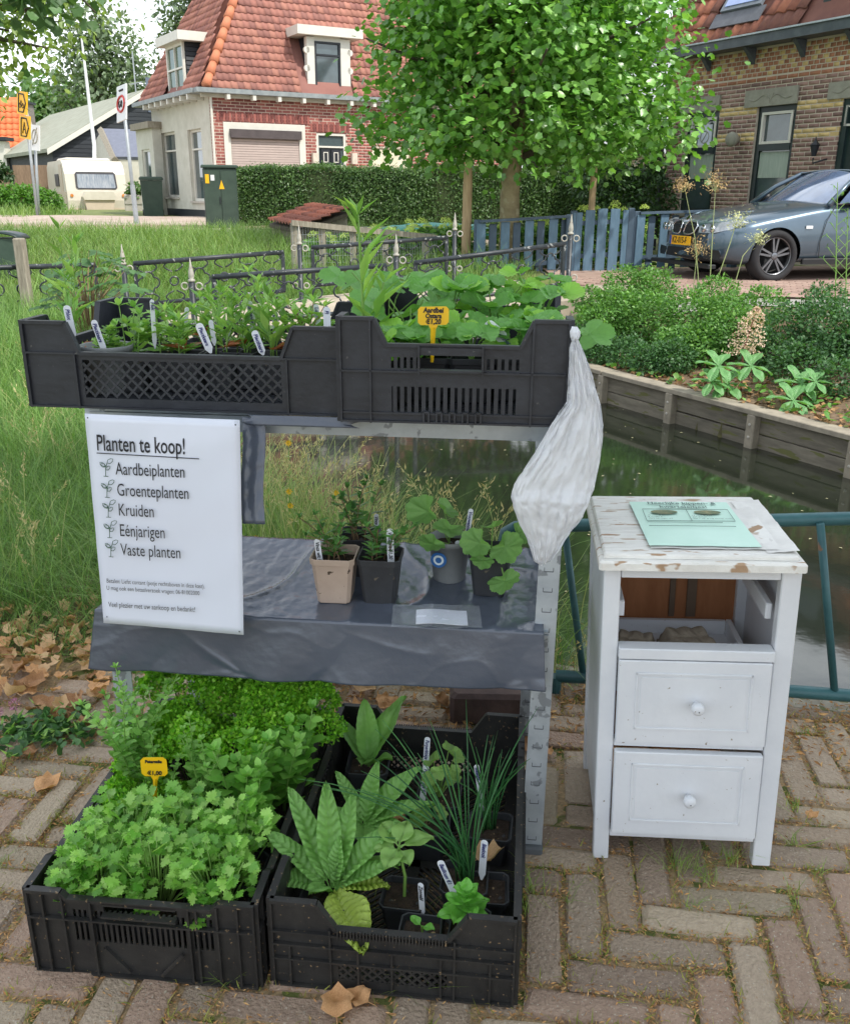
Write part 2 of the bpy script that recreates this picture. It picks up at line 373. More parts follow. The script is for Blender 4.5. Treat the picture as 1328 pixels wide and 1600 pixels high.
def axis_pts(a, b, fine_a, fine_b, fine, coarse_n):
    out = []; g = np.linspace(0, 1, coarse_n) ** 2
    out += list(fine_a - (fine_a - a) * g[::-1][:-1]); out += list(np.arange(fine_a, fine_b, fine)); out += list(fine_b + (b - fine_b) * g); return out
xs_ = axis_pts(-900, 900, -9, 7, .11, 26); ys_ = axis_pts(-12, 1600, -.5, 13, .11, 34)
V_ = [(x, y, hgt(x, y) if abs(x) < 60 and y < 60 else .65 if y > 1 else 0) for y in ys_ for x in xs_]; W_ = len(xs_)
V_ = [(x, y, z if not (y < 2.45 and x > -1.7 and z > -.5) else -.035) for x, y, z in V_]
gm = bpy.data.meshes.new('ground'); gm.from_pydata(V_, [], [(j * W_ + i, j * W_ + i + 1, (j + 1) * W_ + i + 1, (j + 1) * W_ + i) for j in range(len(ys_) - 1) for i in range(W_ - 1)])
gm.polygons.foreach_set('use_smooth', [True] * len(gm.polygons))
gm.materials.append(m_mead); gm.materials.append(m_soil); gm.materials.append(m_bank); gm.materials.append(m_joint)
mi = []
for p in gm.polygons:
    c = p.center
    if c.y < 2.6 and c.x > -1.75 - .25 * math.sin(c.y * 5): mi.append(3 if c.y < 2.35 else 2)
    elif c.y < 2.9 and c.x > -2.6: mi.append(1)
    elif farside(c.x, c.y) and c.y < 11 and c.x > 0: mi.append(1)
    elif c.z < -.3: mi.append(2)
    else: mi.append(0)
gm.polygons.foreach_set('material_index', mi)
link('ground', gm, None, kind='structure')

m_water = bpy.data.materials.new('canal_water'); m_water.use_nodes = True
t_ = m_water.node_tree; N_ = t_.nodes; b_ = N_['Principled BSDF']
b_.inputs['Base Color'].default_value = (.016, .02, .013, 1); b_.inputs['Roughness'].default_value = .06
b_.inputs['IOR'].default_value = 1.85
n_ = N_.new('ShaderNodeTexNoise'); n_.inputs['Scale'].default_value = 7; n_.inputs['Detail'].default_value = 3
bp_ = N_.new('ShaderNodeBump'); bp_.inputs['Strength'].default_value = .05; bp_.inputs['Distance'].default_value = .01
tc_ = N_.new('ShaderNodeTexCoord'); t_.links.new(tc_.outputs['Object'], n_.inputs['Vector'])
t_.links.new(n_.outputs['Fac'], bp_.inputs['Height']); t_.links.new(bp_.outputs[0], b_.inputs['Normal'])
link('water', MB().add([(-20, .2, WZ), (20, -1, WZ), (20, 20, WZ), (-20, 20, WZ)], [(0, 1, 2, 3)]).mesh('water', m=m_water), None, kind='structure')
# specks floating on the water
pts = []
while len(pts) < 420:
    x, y = random.uniform(-1, 4), random.uniform(2.3, 9)
    if inpoly(x, y, CANAL): pts.append((x, y, WZ + .003))
P = np.array(pts); bake('floating_debris', [(L_DIA, TR(P, rdir(len(P), -.05, .05), np.tile([0, 0, 1.], (len(P), 1)), RNG.uniform(.006, .028, len(P))))], mat('speck', S(150, 146, 110), var=.3), kind='stuff')

# near quay edge: concrete kerb along the paving
e0, e1, e2 = Vector((4.2, 1.77, 0)), Vector((1.25, 2.06, 0)), Vector((.45, 2.22, 0))
mb = MB()
for a, b in ((e0, e1), (e1, e2), (e2, Vector((-.05, 2.45, 0)))):
    d = (b - a); L = d.length; ang = math.atan2(d.y, d.x); c = (a + b) / 2
    mb.bbox((c.x, c.y, -.25), (L + .01, .1, .5), .01, rz=ang)
anchored(mb, 'quay_kerb', mat('kerb_old', S(128, 124, 110), S(160, 154, 138), rough=.9, scale=20, bump=.6, spots=S(96, 100, 60), spot_scale=18, spot_t=.55),
         'worn concrete kerb edging the brick paving beside the canal', 'kerb')

# ------------------------------------------------------------------ far bank revetment: boards, posts and cap
rv = thing('timber_revetment', 'grey timber bank wall with posts and capping plank along the far side of the canal', 'bank wall', (1.6, 7.8, -.9))
fp = [Vector((x, y, 0)) for x, y in FAR if x < 14][0:5]
fp = [Vector((6.0, -.3, 0))] + fp
k = 0
for i in range(len(fp) - 1):
    a, b = fp[i], fp[i + 1]; d = b - a; L = d.length; u = d.normalized(); n = Vector((-u.y, u.x, 0))
    if n.x > 0: n = -n
    nseg = max(1, round(L / .9)); sl = L / nseg; ang = math.atan2(u.y, u.x)
    for s in range(nseg):
        c = a + u * (s + .5) * sl
        for zc, zh in ((-.28, .135), (-.42, .135), (-.57, .15)):
            MB().bbox((c.x, c.y, zc + random.uniform(-.004, .004)), (sl - .006, .035, zh - .004), .004, rz=ang, ).build('board', m_board, rv, world=True)
        q = a + u * s * sl + n * .045
        pm = MB().bbox((q.x, q.y, -.52), (.075, .07, .62), .006, rz=ang).build('post', m_cap, rv, world=True)
        w = q + n * .037
        for zz in (-.28, -.37): MB().lathe([(.001, -.004), (.011, -.003), (.011, .002), (.006, .005)], 8, (w.x, w.y, zz), rot=n.to_track_quat('Z', 'Y').to_matrix()).build('bolt', m_kerb, pm, world=True)
    for s in range(max(1, round(L / 2.2))):
        m_ = max(1, round(L / 2.2)); c = a + u * (s + .5) * L / m_ - n * .0
        MB().bbox((c.x, c.y, -.19), (L / m_ - .004, .15, .035), .005, rz=ang).build('capping_plank', m_cap, rv, world=True)

# ------------------------------------------------------------------ road and verge
def draped(name, poly4, nu, nv, off, m, kind='structure'):
    (x0, y0), (x1, y1), (x2, y2), (x3, y3) = poly4
    def f(u, v):
        x = (x0 * (1 - u) + x1 * u) * (1 - v) + (x3 * (1 - u) + x2 * u) * v; y = (y0 * (1 - u) + y1 * u) * (1 - v) + (y3 * (1 - u) + y2 * u) * v
        return (x, y, hgt(x, y) + off)
    return link(name, MB().grid(f, nu, nv).mesh(name, True, m), None, kind=kind)
draped('road', [(-45, 14), (3, 17.2), (3, 24.5), (-45, 22.5)], 60, 12, .03, m_road)
draped('driveway', [(1.7, 10.6), (14, 8.0), (14, 16.5), (1.7, 13.9)], 30, 16, .02, mat('driveway_paving', S(150, 122, 110), S(184, 160, 146), rough=.85, scale=3, bump=.3))
draped('gravel_strip', [(2.6, 9.6), (14, 6.2), (14, 7.6), (2.2, 10.4)], 30, 4, .012, mat('gravel', S(120, 118, 112), S(176, 172, 164), rough=.95, scale=60, bump=.8, bscale=90))
mb = MB()
for i in range(40):
    x = -30 + i * .8; y = 14 + (x + 45) / 48 * 3.2 - .12; mb.bbox((x, y, hgt(x, y) + .02), (.79, .12, .12), .01, rz=.067)
anchored(mb, 'road_kerb', m_kerb, 'pale kerb along the near side of the brick road', 'kerb')
# paving bands on the road: rows of clinkers, joined geometry in the near strip
V0 = MB().bbox((0, 0, 0), (.2, .1, .02), .006).mesh('clinker')
Vt = np.array([tuple(v.co) for v in V0.vertices]); Ts = []
for i in range(-2, 150):
    for j in range(26):
        x = -11.5 + i * .212; y = 14.35 + j * .108 + (x + 45) / 48 * 3.2 * 1.0 - .35
        if x < -1.0: Ts.append(TR([[x, y, hgt(x, y) + .034]], [[math.cos(.067 + PI / 2), math.sin(.067 + PI / 2), 0]], [[0, 0, 1]], [[1, 1, 1]])[0])
Ts = np.array(Ts)
bake('road_clinkers', [((Vt, np.array([tuple(p.vertices) for p in V0.polygons if len(p.vertices) == 4])), Ts), ((Vt, np.array([tuple(p.vertices) for p in V0.polygons if len(p.vertices) == 8][1:])), Ts)],
     mat('clinker_red', S(140, 112, 100), S(172, 148, 134), rough=.85, isl=.2, scale=2), kind='stuff')
# driveway clinkers by the far bank
Ts = []
for i in range(60):
    for j in range(16):
        x = 1.9 + i * .212 + (j % 2) * .106; y = 10.85 + j * .108 - (x - 1.7) * .2
        if x < 7: Ts.append(TR([[x, y, hgt(x, y) + .026]], [[.196, .98, 0]], [[0, 0, 1]], [[1, 1, 1]])[0])
Ts = np.array(Ts)
bake('driveway_clinkers', [((Vt, np.array([tuple(p.vertices) for p in V0.polygons if len(p.vertices) == 4])), Ts), ((Vt, np.array([tuple(p.vertices) for p in V0.polygons if len(p.vertices) == 8][1:])), Ts)], MATS['clinker_red'], kind='stuff')

# ------------------------------------------------------------------ near paving: herringbone clinkers, each its own brick
paving = tag(MB().add([(-1.9, .3, -.007), (2.4, .3, -.007), (2.4, 1.9, -.007), (-.1, 2.38, -.007), (-1.9, 2.3, -.007)], [(0, 1, 2, 3, 4)]).build('pavement', m_joint), kind='structure')
BL, BW = .213, .071
hues = [S(146, 128, 110), S(166, 150, 130), S(130, 112, 98), S(160, 132, 114), S(152, 140, 118), S(174, 158, 136)]
m_clk = mat('clinker', S(126, 110, 92), S(190, 172, 148), rough=.9, scale=90, bump=1.0, bscale=150, obr=.10, hues=hues, spots=S(176, 166, 150), spot_scale=230, spot_t=.64, bdist=.006, detail=8)
bms = []
for q in range(6):
    mb = MB(); mb.bbox((0, 0, -.03), (BL - .009, BW - .009, .06), .005 + .0015 * (q % 3)); me = mb.mesh('clinker_shape', False, m_clk)
    rr = random.Random(q)
    for v in me.vertices: v.co.x += rr.uniform(-.0035, .0035); v.co.y += rr.uniform(-.0035, .0035); v.co.z += rr.uniform(-.002, .002)
    bms.append(me)
PR = -.13; cells = []
for i in range(-44, 50):
    for j in range(-44, 60):
        c = (i - j) % 6
        if c not in (0, 5): continue
        cx_, cy_ = ((i + 1.5) * BW, (j + .5) * BW) if c == 0 else ((i + .5) * BW, (j + 1.5) * BW)
        x = math.cos(PR) * cx_ - math.sin(PR) * cy_; y = math.sin(PR) * cx_ + math.cos(PR) * cy_ + 1.0
        lim = 2.24 - .28 * max(0, min(1.0, (.3 - x) * -.3)) - (0.0 if x < .45 else (x - .45) * .2)
        if y > min(2.36, lim) or y < .62: continue
        if abs(x) > .36 + y * .62 or x < -1.45 + .1 * math.sin(9 * y): continue
        cells.append((y * y + x * x, x, y, 0 if c == 0 else PI / 2))
cells.sort()
for d_, x, y, a in cells[:300]:
    o = link('brick', random.choice(bms), None, paving, (x + random.uniform(-.003, .003), y + random.uniform(-.003, .003), random.uniform(-.005, .004)),
             (random.uniform(-.018, .018), random.uniform(-.018, .018), PR + a + random.uniform(-.03, .03)))
print('paving bricks', len(cells))
if len(cells) > 300:
    mb = MB()
    for d_, x, y, a in cells[300:]: mb.bbox((x, y, -.03), (BL - .009, BW - .009, .06), .005, rz=PR + a)
    mb.build('brick_field', m_clk, paving, kind='stuff')
# debris in the joints: husks, grit and moss
def jointpts(n, spread=.011, seed=3):
    rg = random.Random(seed); out = []
    while len(out) < n:
        d_, x, y, a = rg.choice(cells); s = rg.random() < .66; t = rg.uniform(-.5, .5); sg = rg.choice((-1, 1))
        lx, ly = (t * BL, sg * (BW / 2)) if s else (sg * BL / 2, t * BW)
        if smooth_noise(x + lx, y + ly, 2.2, 4) < rg.uniform(-.5, .6): continue
        lx += rg.gauss(0, spread); ly += rg.gauss(0, spread); an = PR + a
        out.append((x + math.cos(an) * lx - math.sin(an) * ly, y + math.sin(an) * lx + math.cos(an) * ly, rg.uniform(-.006, .003)))
    return np.array(out)
P = jointpts(42000, .012); n = len(P)
bake('husk_litter', [(L_NAR, TR(P, rdir(n, -.3, .5), rdir(n, .2, 1), RNG.uniform(.004, .013, n)))], mat('husks', S(150, 112, 72), S(190, 156, 108), rough=.9, isl=.3, hues=[S(140, 92, 50), S(186, 136, 80), S(210, 174, 120), S(158, 104, 58)]), paving, kind='stuff')
P = jointpts(9000, .008, 5); n = len(P)
grass('joint_moss', P, .006, .018, .001, .003, leafmat('moss', [S(96, 112, 44), S(140, 150, 70), S(168, 160, 84)], rough=.8), paving, lean=.6)
P = jointpts(70, .004, 9); Q = np.repeat(P, 16, 0) + RNG.normal(0, .008, (70 * 16, 3)) * [1, 1, 0]
grass('joint_grass', Q, .015, .05, .0008, .0018, leafmat('joint_grass', [S(96, 132, 52), S(130, 166, 76), S(160, 176, 96)]), paving, lean=.6)
for (px, py) in ((640, 1535), (1055, 1355), (825, 1390), (1140, 1345), (1085, 1360)):
    p = atz(px, py, 0); n = 42; Q = np.tile([p.x, p.y, -.002], (n, 1)) + RNG.normal(0, .012, (n, 3)) * [1, 1, 0]
    grass('grass_tuft', Q - np.array([p.x, p.y, 0]), .02, .07, .0008, .0016, MATS['joint_grass'], None, lean=.4, kind=None)
    o = COL.objects[-1]; o.location = (p.x, p.y, 0)
    tag(o, {640: 'small grass tuft on the bricks in front of the lower crates', 1055: 'fine grass tuft growing under the white cabinet', 825: 'grass tuft beside the foot of the rack upright', 1140: 'sparse grass tuft near the right foot of the cabinet', 1085: 'thin grass tuft under the middle of the cabinet'}[px], 'grass')
# pebbles / grit on bricks
P = np.array([(random.uniform(-1.2, 1.3), random.uniform(.8, 2.2), .003) for _ in range(500)])
bake('grit', [(L_DIA, TR(P, rdir(500, -.2, .2), rdir(500, .5, 1), RNG.uniform(.003, .009, 500)))], mat('gritm', S(170, 160, 140), var=.4), paving, kind='stuff')
# thin debris sheet of needles and dirt at the canal edge
n = 9000; P = np.stack([RNG.uniform(-.4, 1.6, n), RNG.uniform(1.9, 2.25, n), RNG.uniform(-.02, .01, n)], 1); P[:, 1] -= np.clip(P[:, 0] - .4, 0, 2) * .16
bake('edge_litter', [(L_NAR, TR(P, rdir(n, -.2, .5), rdir(n, .2, 1), RNG.uniform(.006, .026, n)))], MATS['husks'], kind='stuff')
# ================================================================== FOREGROUND
m_steel = mat('galvanised_steel', S(150, 158, 166), S(178, 186, 192), rough=.42, metal=.55, scale=12, bump=.1, bscale=60, spots=S(128, 134, 140), spot_scale=30, spot_t=.6)
m_hole = mat('dark_slot', S(84, 88, 92), rough=.9, bump=0)
m_foil = mat('dark_foil', S(70, 76, 88), S(84, 91, 104), rough=.22, scale=3, bump=.3, bscale=40, spec=.7, bdist=.004)
m_crate = mat('black_crate_plastic', S(32, 34, 40), S(48, 51, 58), rough=.48, scale=10, bump=.25, bscale=60, spots=S(78, 78, 78), spot_scale=110, spot_t=.7)
m_crated = mat('dusty_crate_plastic', S(30, 30, 31), S(50, 49, 47), rough=.5, scale=14, bump=.3, bscale=70, spots=S(124, 104, 78), spot_scale=130, spot_t=.66)
m_paper = mat('laminated_paper', S(214, 219, 232), rough=.22, var=.02, scale=3, bump=.12, bscale=6, spec=.5, coat=.3)
m_ink = mat('black_ink', S(30, 30, 36), rough=.6, var=.05, bump=0)
m_blue = mat('blue_ink', S(34, 40, 110), rough=.6, var=.05, bump=0)
m_cab = mat('cabinet_paint', S(206, 210, 216), S(222, 225, 229), rough=.45, scale=4, bump=.12, bscale=90, spots=S(150, 142, 130), spot_scale=95, spot_t=.72)
m_crk = mat('peeling_white_paint', S(214, 212, 206), S(232, 231, 226), rough=.7, scale=18, bump=.8, bscale=50, stretch=(1, 5, 1), spots=S(168, 140, 112), spot_scale=17, spot_t=.60)
m_tag = mat('yellow_plastic', S(238, 190, 24), rough=.4, var=.06, bump=.05)
m_stick = mat('white_label_plastic', S(226, 230, 236), rough=.45, var=.04, bump=.05)

# ------------------------------------------------------------------ shelving rack (leans back slightly)
RY = -.10
rack = thing('shelving_rack', 'galvanised steel shelving rack with slotted uprights holding two shelves of plants', 'shelving rack', (-.19, 1.7, 0))
FB, FT = (.238, 1.515), (.263, 1.63)          # front right upright foot / at z=.85
LB, LT = (-.622, 1.60), (-.655, 1.72)
dv = Vector((.04, .39, 0))                    # shelf depth
def upright(x0, y0, x1, y1, zt, sgn):
    a = Vector((x0, y0, 0)); b = Vector((x1, y1, zt)); d = (b - a); L = d.length; u = d.normalized(); w = .04; t = .002
    X = Vector((1, -.1, 0)).normalized() * -sgn; Y = Vector((.1, 1, 0)).normalized()
    mb = MB(); mb.prism([(0, 0), (w, 0), (w, L), (0, L)], Y * t, a, X, u); mb.prism([(t, 0), (w * .8, 0), (w * .8, L), (t, L)], X * t, a + X * -.001, Y, u)
    o = mb.build('upright', m_steel, rack, world=True)
    k = MB(); z = .03
    while z < L - .02:
        c = a + u * z + X * w * .5 - Y * .0006
        for q in (-1, 1): k.prism([(-.0006, -.004), (.0006, -.004), (.0006, .004), (-.0006, .004)], Y * .0012, c + X * .0085 * q, X, u)
        k.prism([(-.0085, -.0008), (.0085, -.0008), (.0085, .0008), (-.0085, .0008)], Y * .0012, c - u * .004, X, u)
        z += .04
    k.build('slots', m_hole, o, world=True, kind='stuff')
    MB().bbox((x0 - sgn * .019, y0 + .012, .008), (.046, .04, .016), .004, rz=-.1).build('foot_cap', m_hole, rack, world=True)
upright(FB[0], FB[1], FT[0], FT[1], .865, 1)
upright(LB[0], LB[1], LT[0], LT[1], .865, -1)
upright(FB[0] + .03, FB[1] + .385, FT[0] + .03, FT[1] + .385, .865, 1)
upright(LB[0] + .04, LB[1] + .385, LT[0] + .04, LT[1] + .385, .865, -1)
def shelf(z, fl, fr):
    a = Vector((fl[0], fl[1], z)); b = Vector((fr[0], fr[1], z)); u = b - a
    mb = MB(); mb.prism([(0, 0), (1, 0), (1, -.004), (0, -.004)], dv, a, u, Vector((0, 0, 1)))
    mb.build('shelf_panel', m_steel, rack, world=True)
    MB().prism([(0, -.005), (1, -.005), (1, -.036), (0, -.036)], Vector((.0015, .012, 0)), a + Vector((0, -.004, 0)), u, Vector((0, 0, 1))).build('shelf_beam', m_steel, rack, world=True)
    MB().prism([(0, -.005), (1, -.005), (1, -.036), (0, -.036)], Vector((.0015, .012, 0)), a + dv * 1.0, u, Vector((0, 0, 1))).build('shelf_beam', m_steel, rack, world=True)
shelf(.862, (LT[0] + .01, LT[1] - .002), (FT[0] - .008, FT[1] - .002))
k = MB()
for px in (507,):
    p = aty(px, 674, 1.655); k.span((p.x - .003, p.y - .0, p.z - .008), (p.x + .003, p.y + .004, p.z + .008))
shelf(.466, (-.65, 1.655), (.236, 1.568))

# ------------------------------------------------------------------ dark foil over the middle shelf
def edge(u, y0=0): return Vector((-.650 + u * (.225 + .650), 1.652 - u * .09 + y0, 0))
def vfac(q):
    d = noise.voronoi(q)[0]; return min(.6, d[1] - d[0])
def foil(u, v):
    # v 0..0.62 top (back to front), then skirt hanging down
    q_ = Vector((u * 7, v * 3.2, 1.3)); n = (1 - abs(noise.noise(q_))) ** 14 * .005 + vfac(q_ * 1.3) * .002 + vfac(q_ * 3.1) * .0022 + vfac(q_ * 7.3) * .0012
    if v < .6:
        q = v / .6; p = edge(u) + Vector((.04, .385, 0)) * (1 - q) + Vector((0, -.014, 0)) * q; p.z = .474 + abs(n) * 1.0 + .012 * (1 - q) * (1 - q)
    else:
        q = (v - .6) / .4; drop = .118 + .006 * math.sin(u * 4) + .004 * noise.noise(Vector((u * 9, 0, 3)))
        p = edge(u) + Vector((-.012 * q * (1 - u), -.017 - .012 * q, 0)); p.z = .476 - q * drop
        fold = q * (.007 * math.sin(u * 9 + 1.5 * q) + .004 * math.sin(u * 23 + q)) + .006 * q * (1 - abs(noise.noise(Vector((u * 4 - q * .8, q * .7, 2))))) ** 8; p.y += -abs(fold) - n * .22; p.x += (.012 * (u - .5)) * q
    return p
fo = MB().grid(foil, 220, 90)
anchored(fo, 'plastic_sheet', m_foil, 'crinkled dark grey plastic sheet draped over the middle shelf', 'plastic sheet', smooth=True, solid=.0012)
o = COL.objects[-1]
def strip(name, a, b, w, m, label, ny=26, amp=.006):
    a, b = Vector(a), Vector(b); X = Vector((1, -.1, 0)) * w
    def f(u, v):
        p = a.lerp(b, v) + X * (u + .05 * math.sin(v * 7)); p.y += amp * .4 * smooth_noise(u * 3, v * 8, 2, 3) + amp * .5 * vfac(Vector((u * 1.5, v * 6, 2))); return p
    return anchored(MB().grid(f, 12, ny), name, m, label, 'plastic sheet', smooth=True, solid=.001)
strip('foil_strip', aty(378, 652, 1.655), aty(378, 818, 1.60), .043, m_foil, 'narrow strip of dark foil hanging beside the right edge of the white poster')
strip('foil_strip', aty(386, 648, 1.645), aty(384, 664, 1.64), .205, m_foil, 'dark foil scrap tucked between the upper crates and the shelf beam', 6, .002)

# ------------------------------------------------------------------ poster
A_ = aty(133, 646, 1.628); B_ = aty(375, 656, 1.598); D_ = aty(163, 973, 1.588); C2 = aty(381, 992, 1.556)
poster = thing('poster', 'white laminated sale poster with printed plant list fixed to the left of the rack', 'poster', tuple(D_.lerp(C2, .5)))
PO = A_; PU = (B_ - A_); PV = (D_ - A_); PN = PU.cross(-PV).normalized()
if PN.y > 0: PN = -PN
def post_f(u, v):
    p = A_.lerp(B_, u).lerp(D_.lerp(C2, u), v); return p + PN * (.004 * math.sin(u * 3.1) * math.sin(v * 5 + 1) + .0012 * smooth_noise(u * 5, v * 5, 2))
MB().grid(post_f, 20, 28).build('sheet', m_paper, poster, world=True, smooth=True, solid=.0012)
pu = PU.normalized(); pvv = (-(PV)).normalized(); pn = pu.cross(pvv).normalized(); pvv = pn.cross(pu)
PROT = Matrix((pu, pvv, pn)).transposed().to_euler()
def ppos(px, py):
    p = onplane(px, py, A_, pn); return p + pn * .006 - woff(poster)
def ptext(body, px, py, size, sx, b=0, m=m_ink): return textobj(body, size, m, poster, ppos(px, py), PROT, sx=sx, bold=b)
ptext('Planten te koop!', 153, 692, .042, .60, .0004)
a, b = ppos(154, 707), ppos(313, 716); MB().tube([a, b], .0009, 4).build('underline', m_ink, poster)
for i, (s, px, py) in enumerate((('Aardbeiplanten', 183, 732), ('Groenteplanten', 185, 765), ('Kruiden', 187, 796), ('Eénjarigen', 189, 828), ('Vaste planten', 191, 858))):
    ptext(s, px, py, .0335, .64)
    q = ppos(px - 15, py - 2); mb = MB(); pr = Matrix((pu, pvv, pn)).transposed()
    def loc2(x, y): return q + pr @ Vector((x, y, 0))
    mb.tube([loc2(-.001, -.016), loc2(0, 0), loc2(.004, .012)], .0007, 4); mb.tube([loc2(-.005, -.016), loc2(.004, -.016)], .0006, 4)
    for (x, y, ang, s_) in ((-.001, .001, 2.4, .013), (0, -.004, .7, .011), (.003, .009, .6, .014), (0, .003, 2.7, .010)):
        cs, sn = math.cos(ang), math.sin(ang); out = [(0, 0), (.35, .28), (.8, .2), (1, 0), (.8, -.2), (.35, -.28)]
        pts = [loc2(x + s_ * (cs * a - sn * b), y + s_ * (sn * a + cs * b)) for a, b in out]; mb.tube(pts + [pts[0]], .0006, 4)
    mb.build('leaf_symbol', mat('green_ink', S(44, 84, 60), rough=.6, bump=0), poster)
ptext('Betalen: Liefst contant (potje rechtsboven in deze kast).', 169, 906, .0118, .72)
ptext('U mag ook een betaalverzoek vragen: 06-81002000', 169, 917, .0118, .74)
ptext('Veel plezier met uw aankoop en bedankt!', 172, 943, .0145, .70)
for (px, py) in ((140, 652), (370, 663), (170, 962), (376, 985)):
    p = ppos(px, py); MB().lathe([(.0002, 0), (.0016, .0004), (.0004, .001)], 6, p, rot=Matrix((pu, pvv, pn)).transposed()).build('staple', m_hole, poster)

# ------------------------------------------------------------------ crates
def bar(mb, O, U, n, a, b, w, d):
    # thin bar in wall plane from (s,t) a to b
    a, b = Vector((a[0], a[1])), Vector((b[0], b[1])); e = (b - a); L = e.length
    if L < 1e-5: return
    e = e / L; q = Vector((-e.y, e.x)) * w / 2; P4 = [a + q, a - q, b - q, b + q]
    mb.prism([tuple(p) for p in P4], n * d, O, U, Vector((0, 0, 1)))
def cliplines(s0, s1, t0, t1, step):
    out = []; W, H = s1 - s0, t1 - t0; k = -H
    while k < W:
        a = max(0, k); b = min(W, k + H)
        if b > a: out.append(((s0 + a, t0 + a - k), (s0 + b, t0 + b - k))); out.append(((s0 + W - a, t0 + a - k), (s0 + W - b, t0 + b - k)))
        k += step
    return out
def crate_wall(parent, O, U, n, w, h, hm, notch, style, m, name='side_wall'):
    """O: lower corner; U: unit along; n: unit inwards. notch=(a,b): slope from corner height at s=a to hm at s=b"""
    T = .004; mb = MB(); U = Vector(U); O = Vector(O); n = Vector(n); up = Vector((0, 0, 1)); a, b = notch; c = b + .002
    oL = [(0, 0), (c, 0), (c, hm), (b, hm), (a, h), (0, h)]
    mb.prism(oL, n * T, O, U, up); mb.prism([(w - x, y) for x, y in oL][::-1], n * T, O, U, up)
    rim = [(0, h), (a, h), (b, hm), (w - b, hm), (w - a, h), (w, h)]
    for p, q in zip(rim[:-1], rim[1:]): bar(mb, O - n * .006, U, n, p, q, .006, .0125)
    rib = lambda p, q, d=.006: bar(mb, O - n * (d + .0003), U, n, p, q, .0035, d)
    rib((0, .003), (w, .003), .007); mb.prism([(c, 0), (w - c, 0), (w - c, .02), (c, .02)], n * T, O, U, up)
    for s in (.002, w - .002): rib((s, 0), (s, h))
    if style in ('lattice', 'lattice_low'):
        t0, t1 = (.022, hm - .012) if style == 'lattice' else (.018, .052)
        rib((c - .012, 0), (c - .012, hm)); rib((w - c + .012, 0), (w - c + .012, hm))
        mb.prism([(c, hm - .012), (w - c, hm - .012), (w - c, hm), (c, hm)], n * T, O, U, up)
        if style == 'lattice': rib((0, hm), (c, hm)); rib((w - c, hm), (w, hm))
        else:
            mb.prism([(c, t1), (w - c, t1), (w - c, hm - .012), (c, hm - .012)], n * T, O, U, up)
            for t in (.058, .088, hm - .01): rib((0, t), (w, t), .007)
            for s in (.03, w * .36, w * .5, w * .7, w - .04): rib((s, 0), (s, .09))
            for i in range(34): s = b + .004 + (w - 2 * b - .008) * i / 33; bar(mb, O - n * .0095, U, n, (s, hm - .012), (s, hm + .004), .003, .003)
        for j, (p, q) in enumerate(cliplines(c, w - c, t0, t1, .0215 if style == 'lattice' else .0165)): bar(mb, O + n * (.0 if j % 2 else .0006), U, n, p, q, .0042, .003)
    elif style == 'slots':
        rib((0, .093), (w, .093)); rib((.055, 0), (.055, h)); rib((w - .062, 0), (w - .062, h)); rib((0, .018), (w, .018), .004)
        A, B = c, w - c
        mb.prism([(A, .066), (B, .066), (B, .098), (A, .098)], n * T, O, U, up)
        for s0, s1 in ((A, .141), (.252, B)):
            mb.prism([(s0, .118), (s1, .118), (s1, hm), (s0, hm)], n * T, O, U, up)
            k = 5; st = (s1 - s0) / k
            for i in range(k): mb.prism([(s0 + i * st, .098), (s0 + (i + .55) * st, .098), (s0 + (i + .55) * st, .118), (s0 + i * st, .118)], n * T, O, U, up)
        mb.prism([(.141, hm - .016), (.252, hm - .016), (.252, hm), (.141, hm)], n * .012, O - n * .006, U, up)
        for s in (.141, .252): rib((s, .09), (s, hm), .01)
        rib((.141, .096), (.252, .096), .012)
        N = 18; st = (B - A) / N
        for i in range(N + 1):
            s = A + i * st - .0035 * (i > 0); mb.prism([(s, .02), (min(B, s + .0072), .02), (min(B, s + .0072), .066), (s, .066)], n * T, O, U, up)
        for i in range(5):
            s = .15 + i * .023; bar(mb, O - n * .009, U, n, (s, .004), (s, .022), .003, .009); bar(mb, O - n * .009, U, n, (s + .009, .004), (s + .009, .022), .003, .009); bar(mb, O - n * .009, U, n, (s, .022), (s + .009, .022), .003, .009)
    else:   # 'ribbed'
        for t in (h * .70,): rib((0, t), (w, t), .008)
        for s in (.028, .062, .11, .30 * w / .4, w - .11, w - .062, w - .028): rib((s, 0), (s, h * .98 if s < b or s > w - b else hm), .007)
        mb.prism([(c, .02), (w - c, .02), (w - c, .07), (c, .07)], n * T, O, U, up)
        mb.prism([(c, hm - .022), (.13, hm - .022), (.13, hm), (c, hm)], n * T, O, U, up)
        mb.prism([(w - .13, hm - .022), (w - c, hm - .022), (w - c, hm), (w - .13, hm)], n * T, O, U, up)
        mb.prism([(.13, hm - .006), (w - .13, hm - .006), (w - .13, hm), (.13, hm)], n * .012, O - n * .006, U, up)
        rib((.13, hm - .024), (w - .13, hm - .024), .012); N = 26; st = (w - 2 * c) / N
        for i in range(N): s = c + i * st; mb.prism([(s, .07), (s + st * .5, .07), (s + st * .5, hm - .022), (s, hm - .022)], n * T, O, U, up)
        bar(mb, O - n * .006, U, n, (.125, .06), (.165, .012), .006, .006); bar(mb, O - n * .006, U, n, (w - .125, .06), (w - .165, .012), .006, .006)
    return mb.build(name, m, parent)
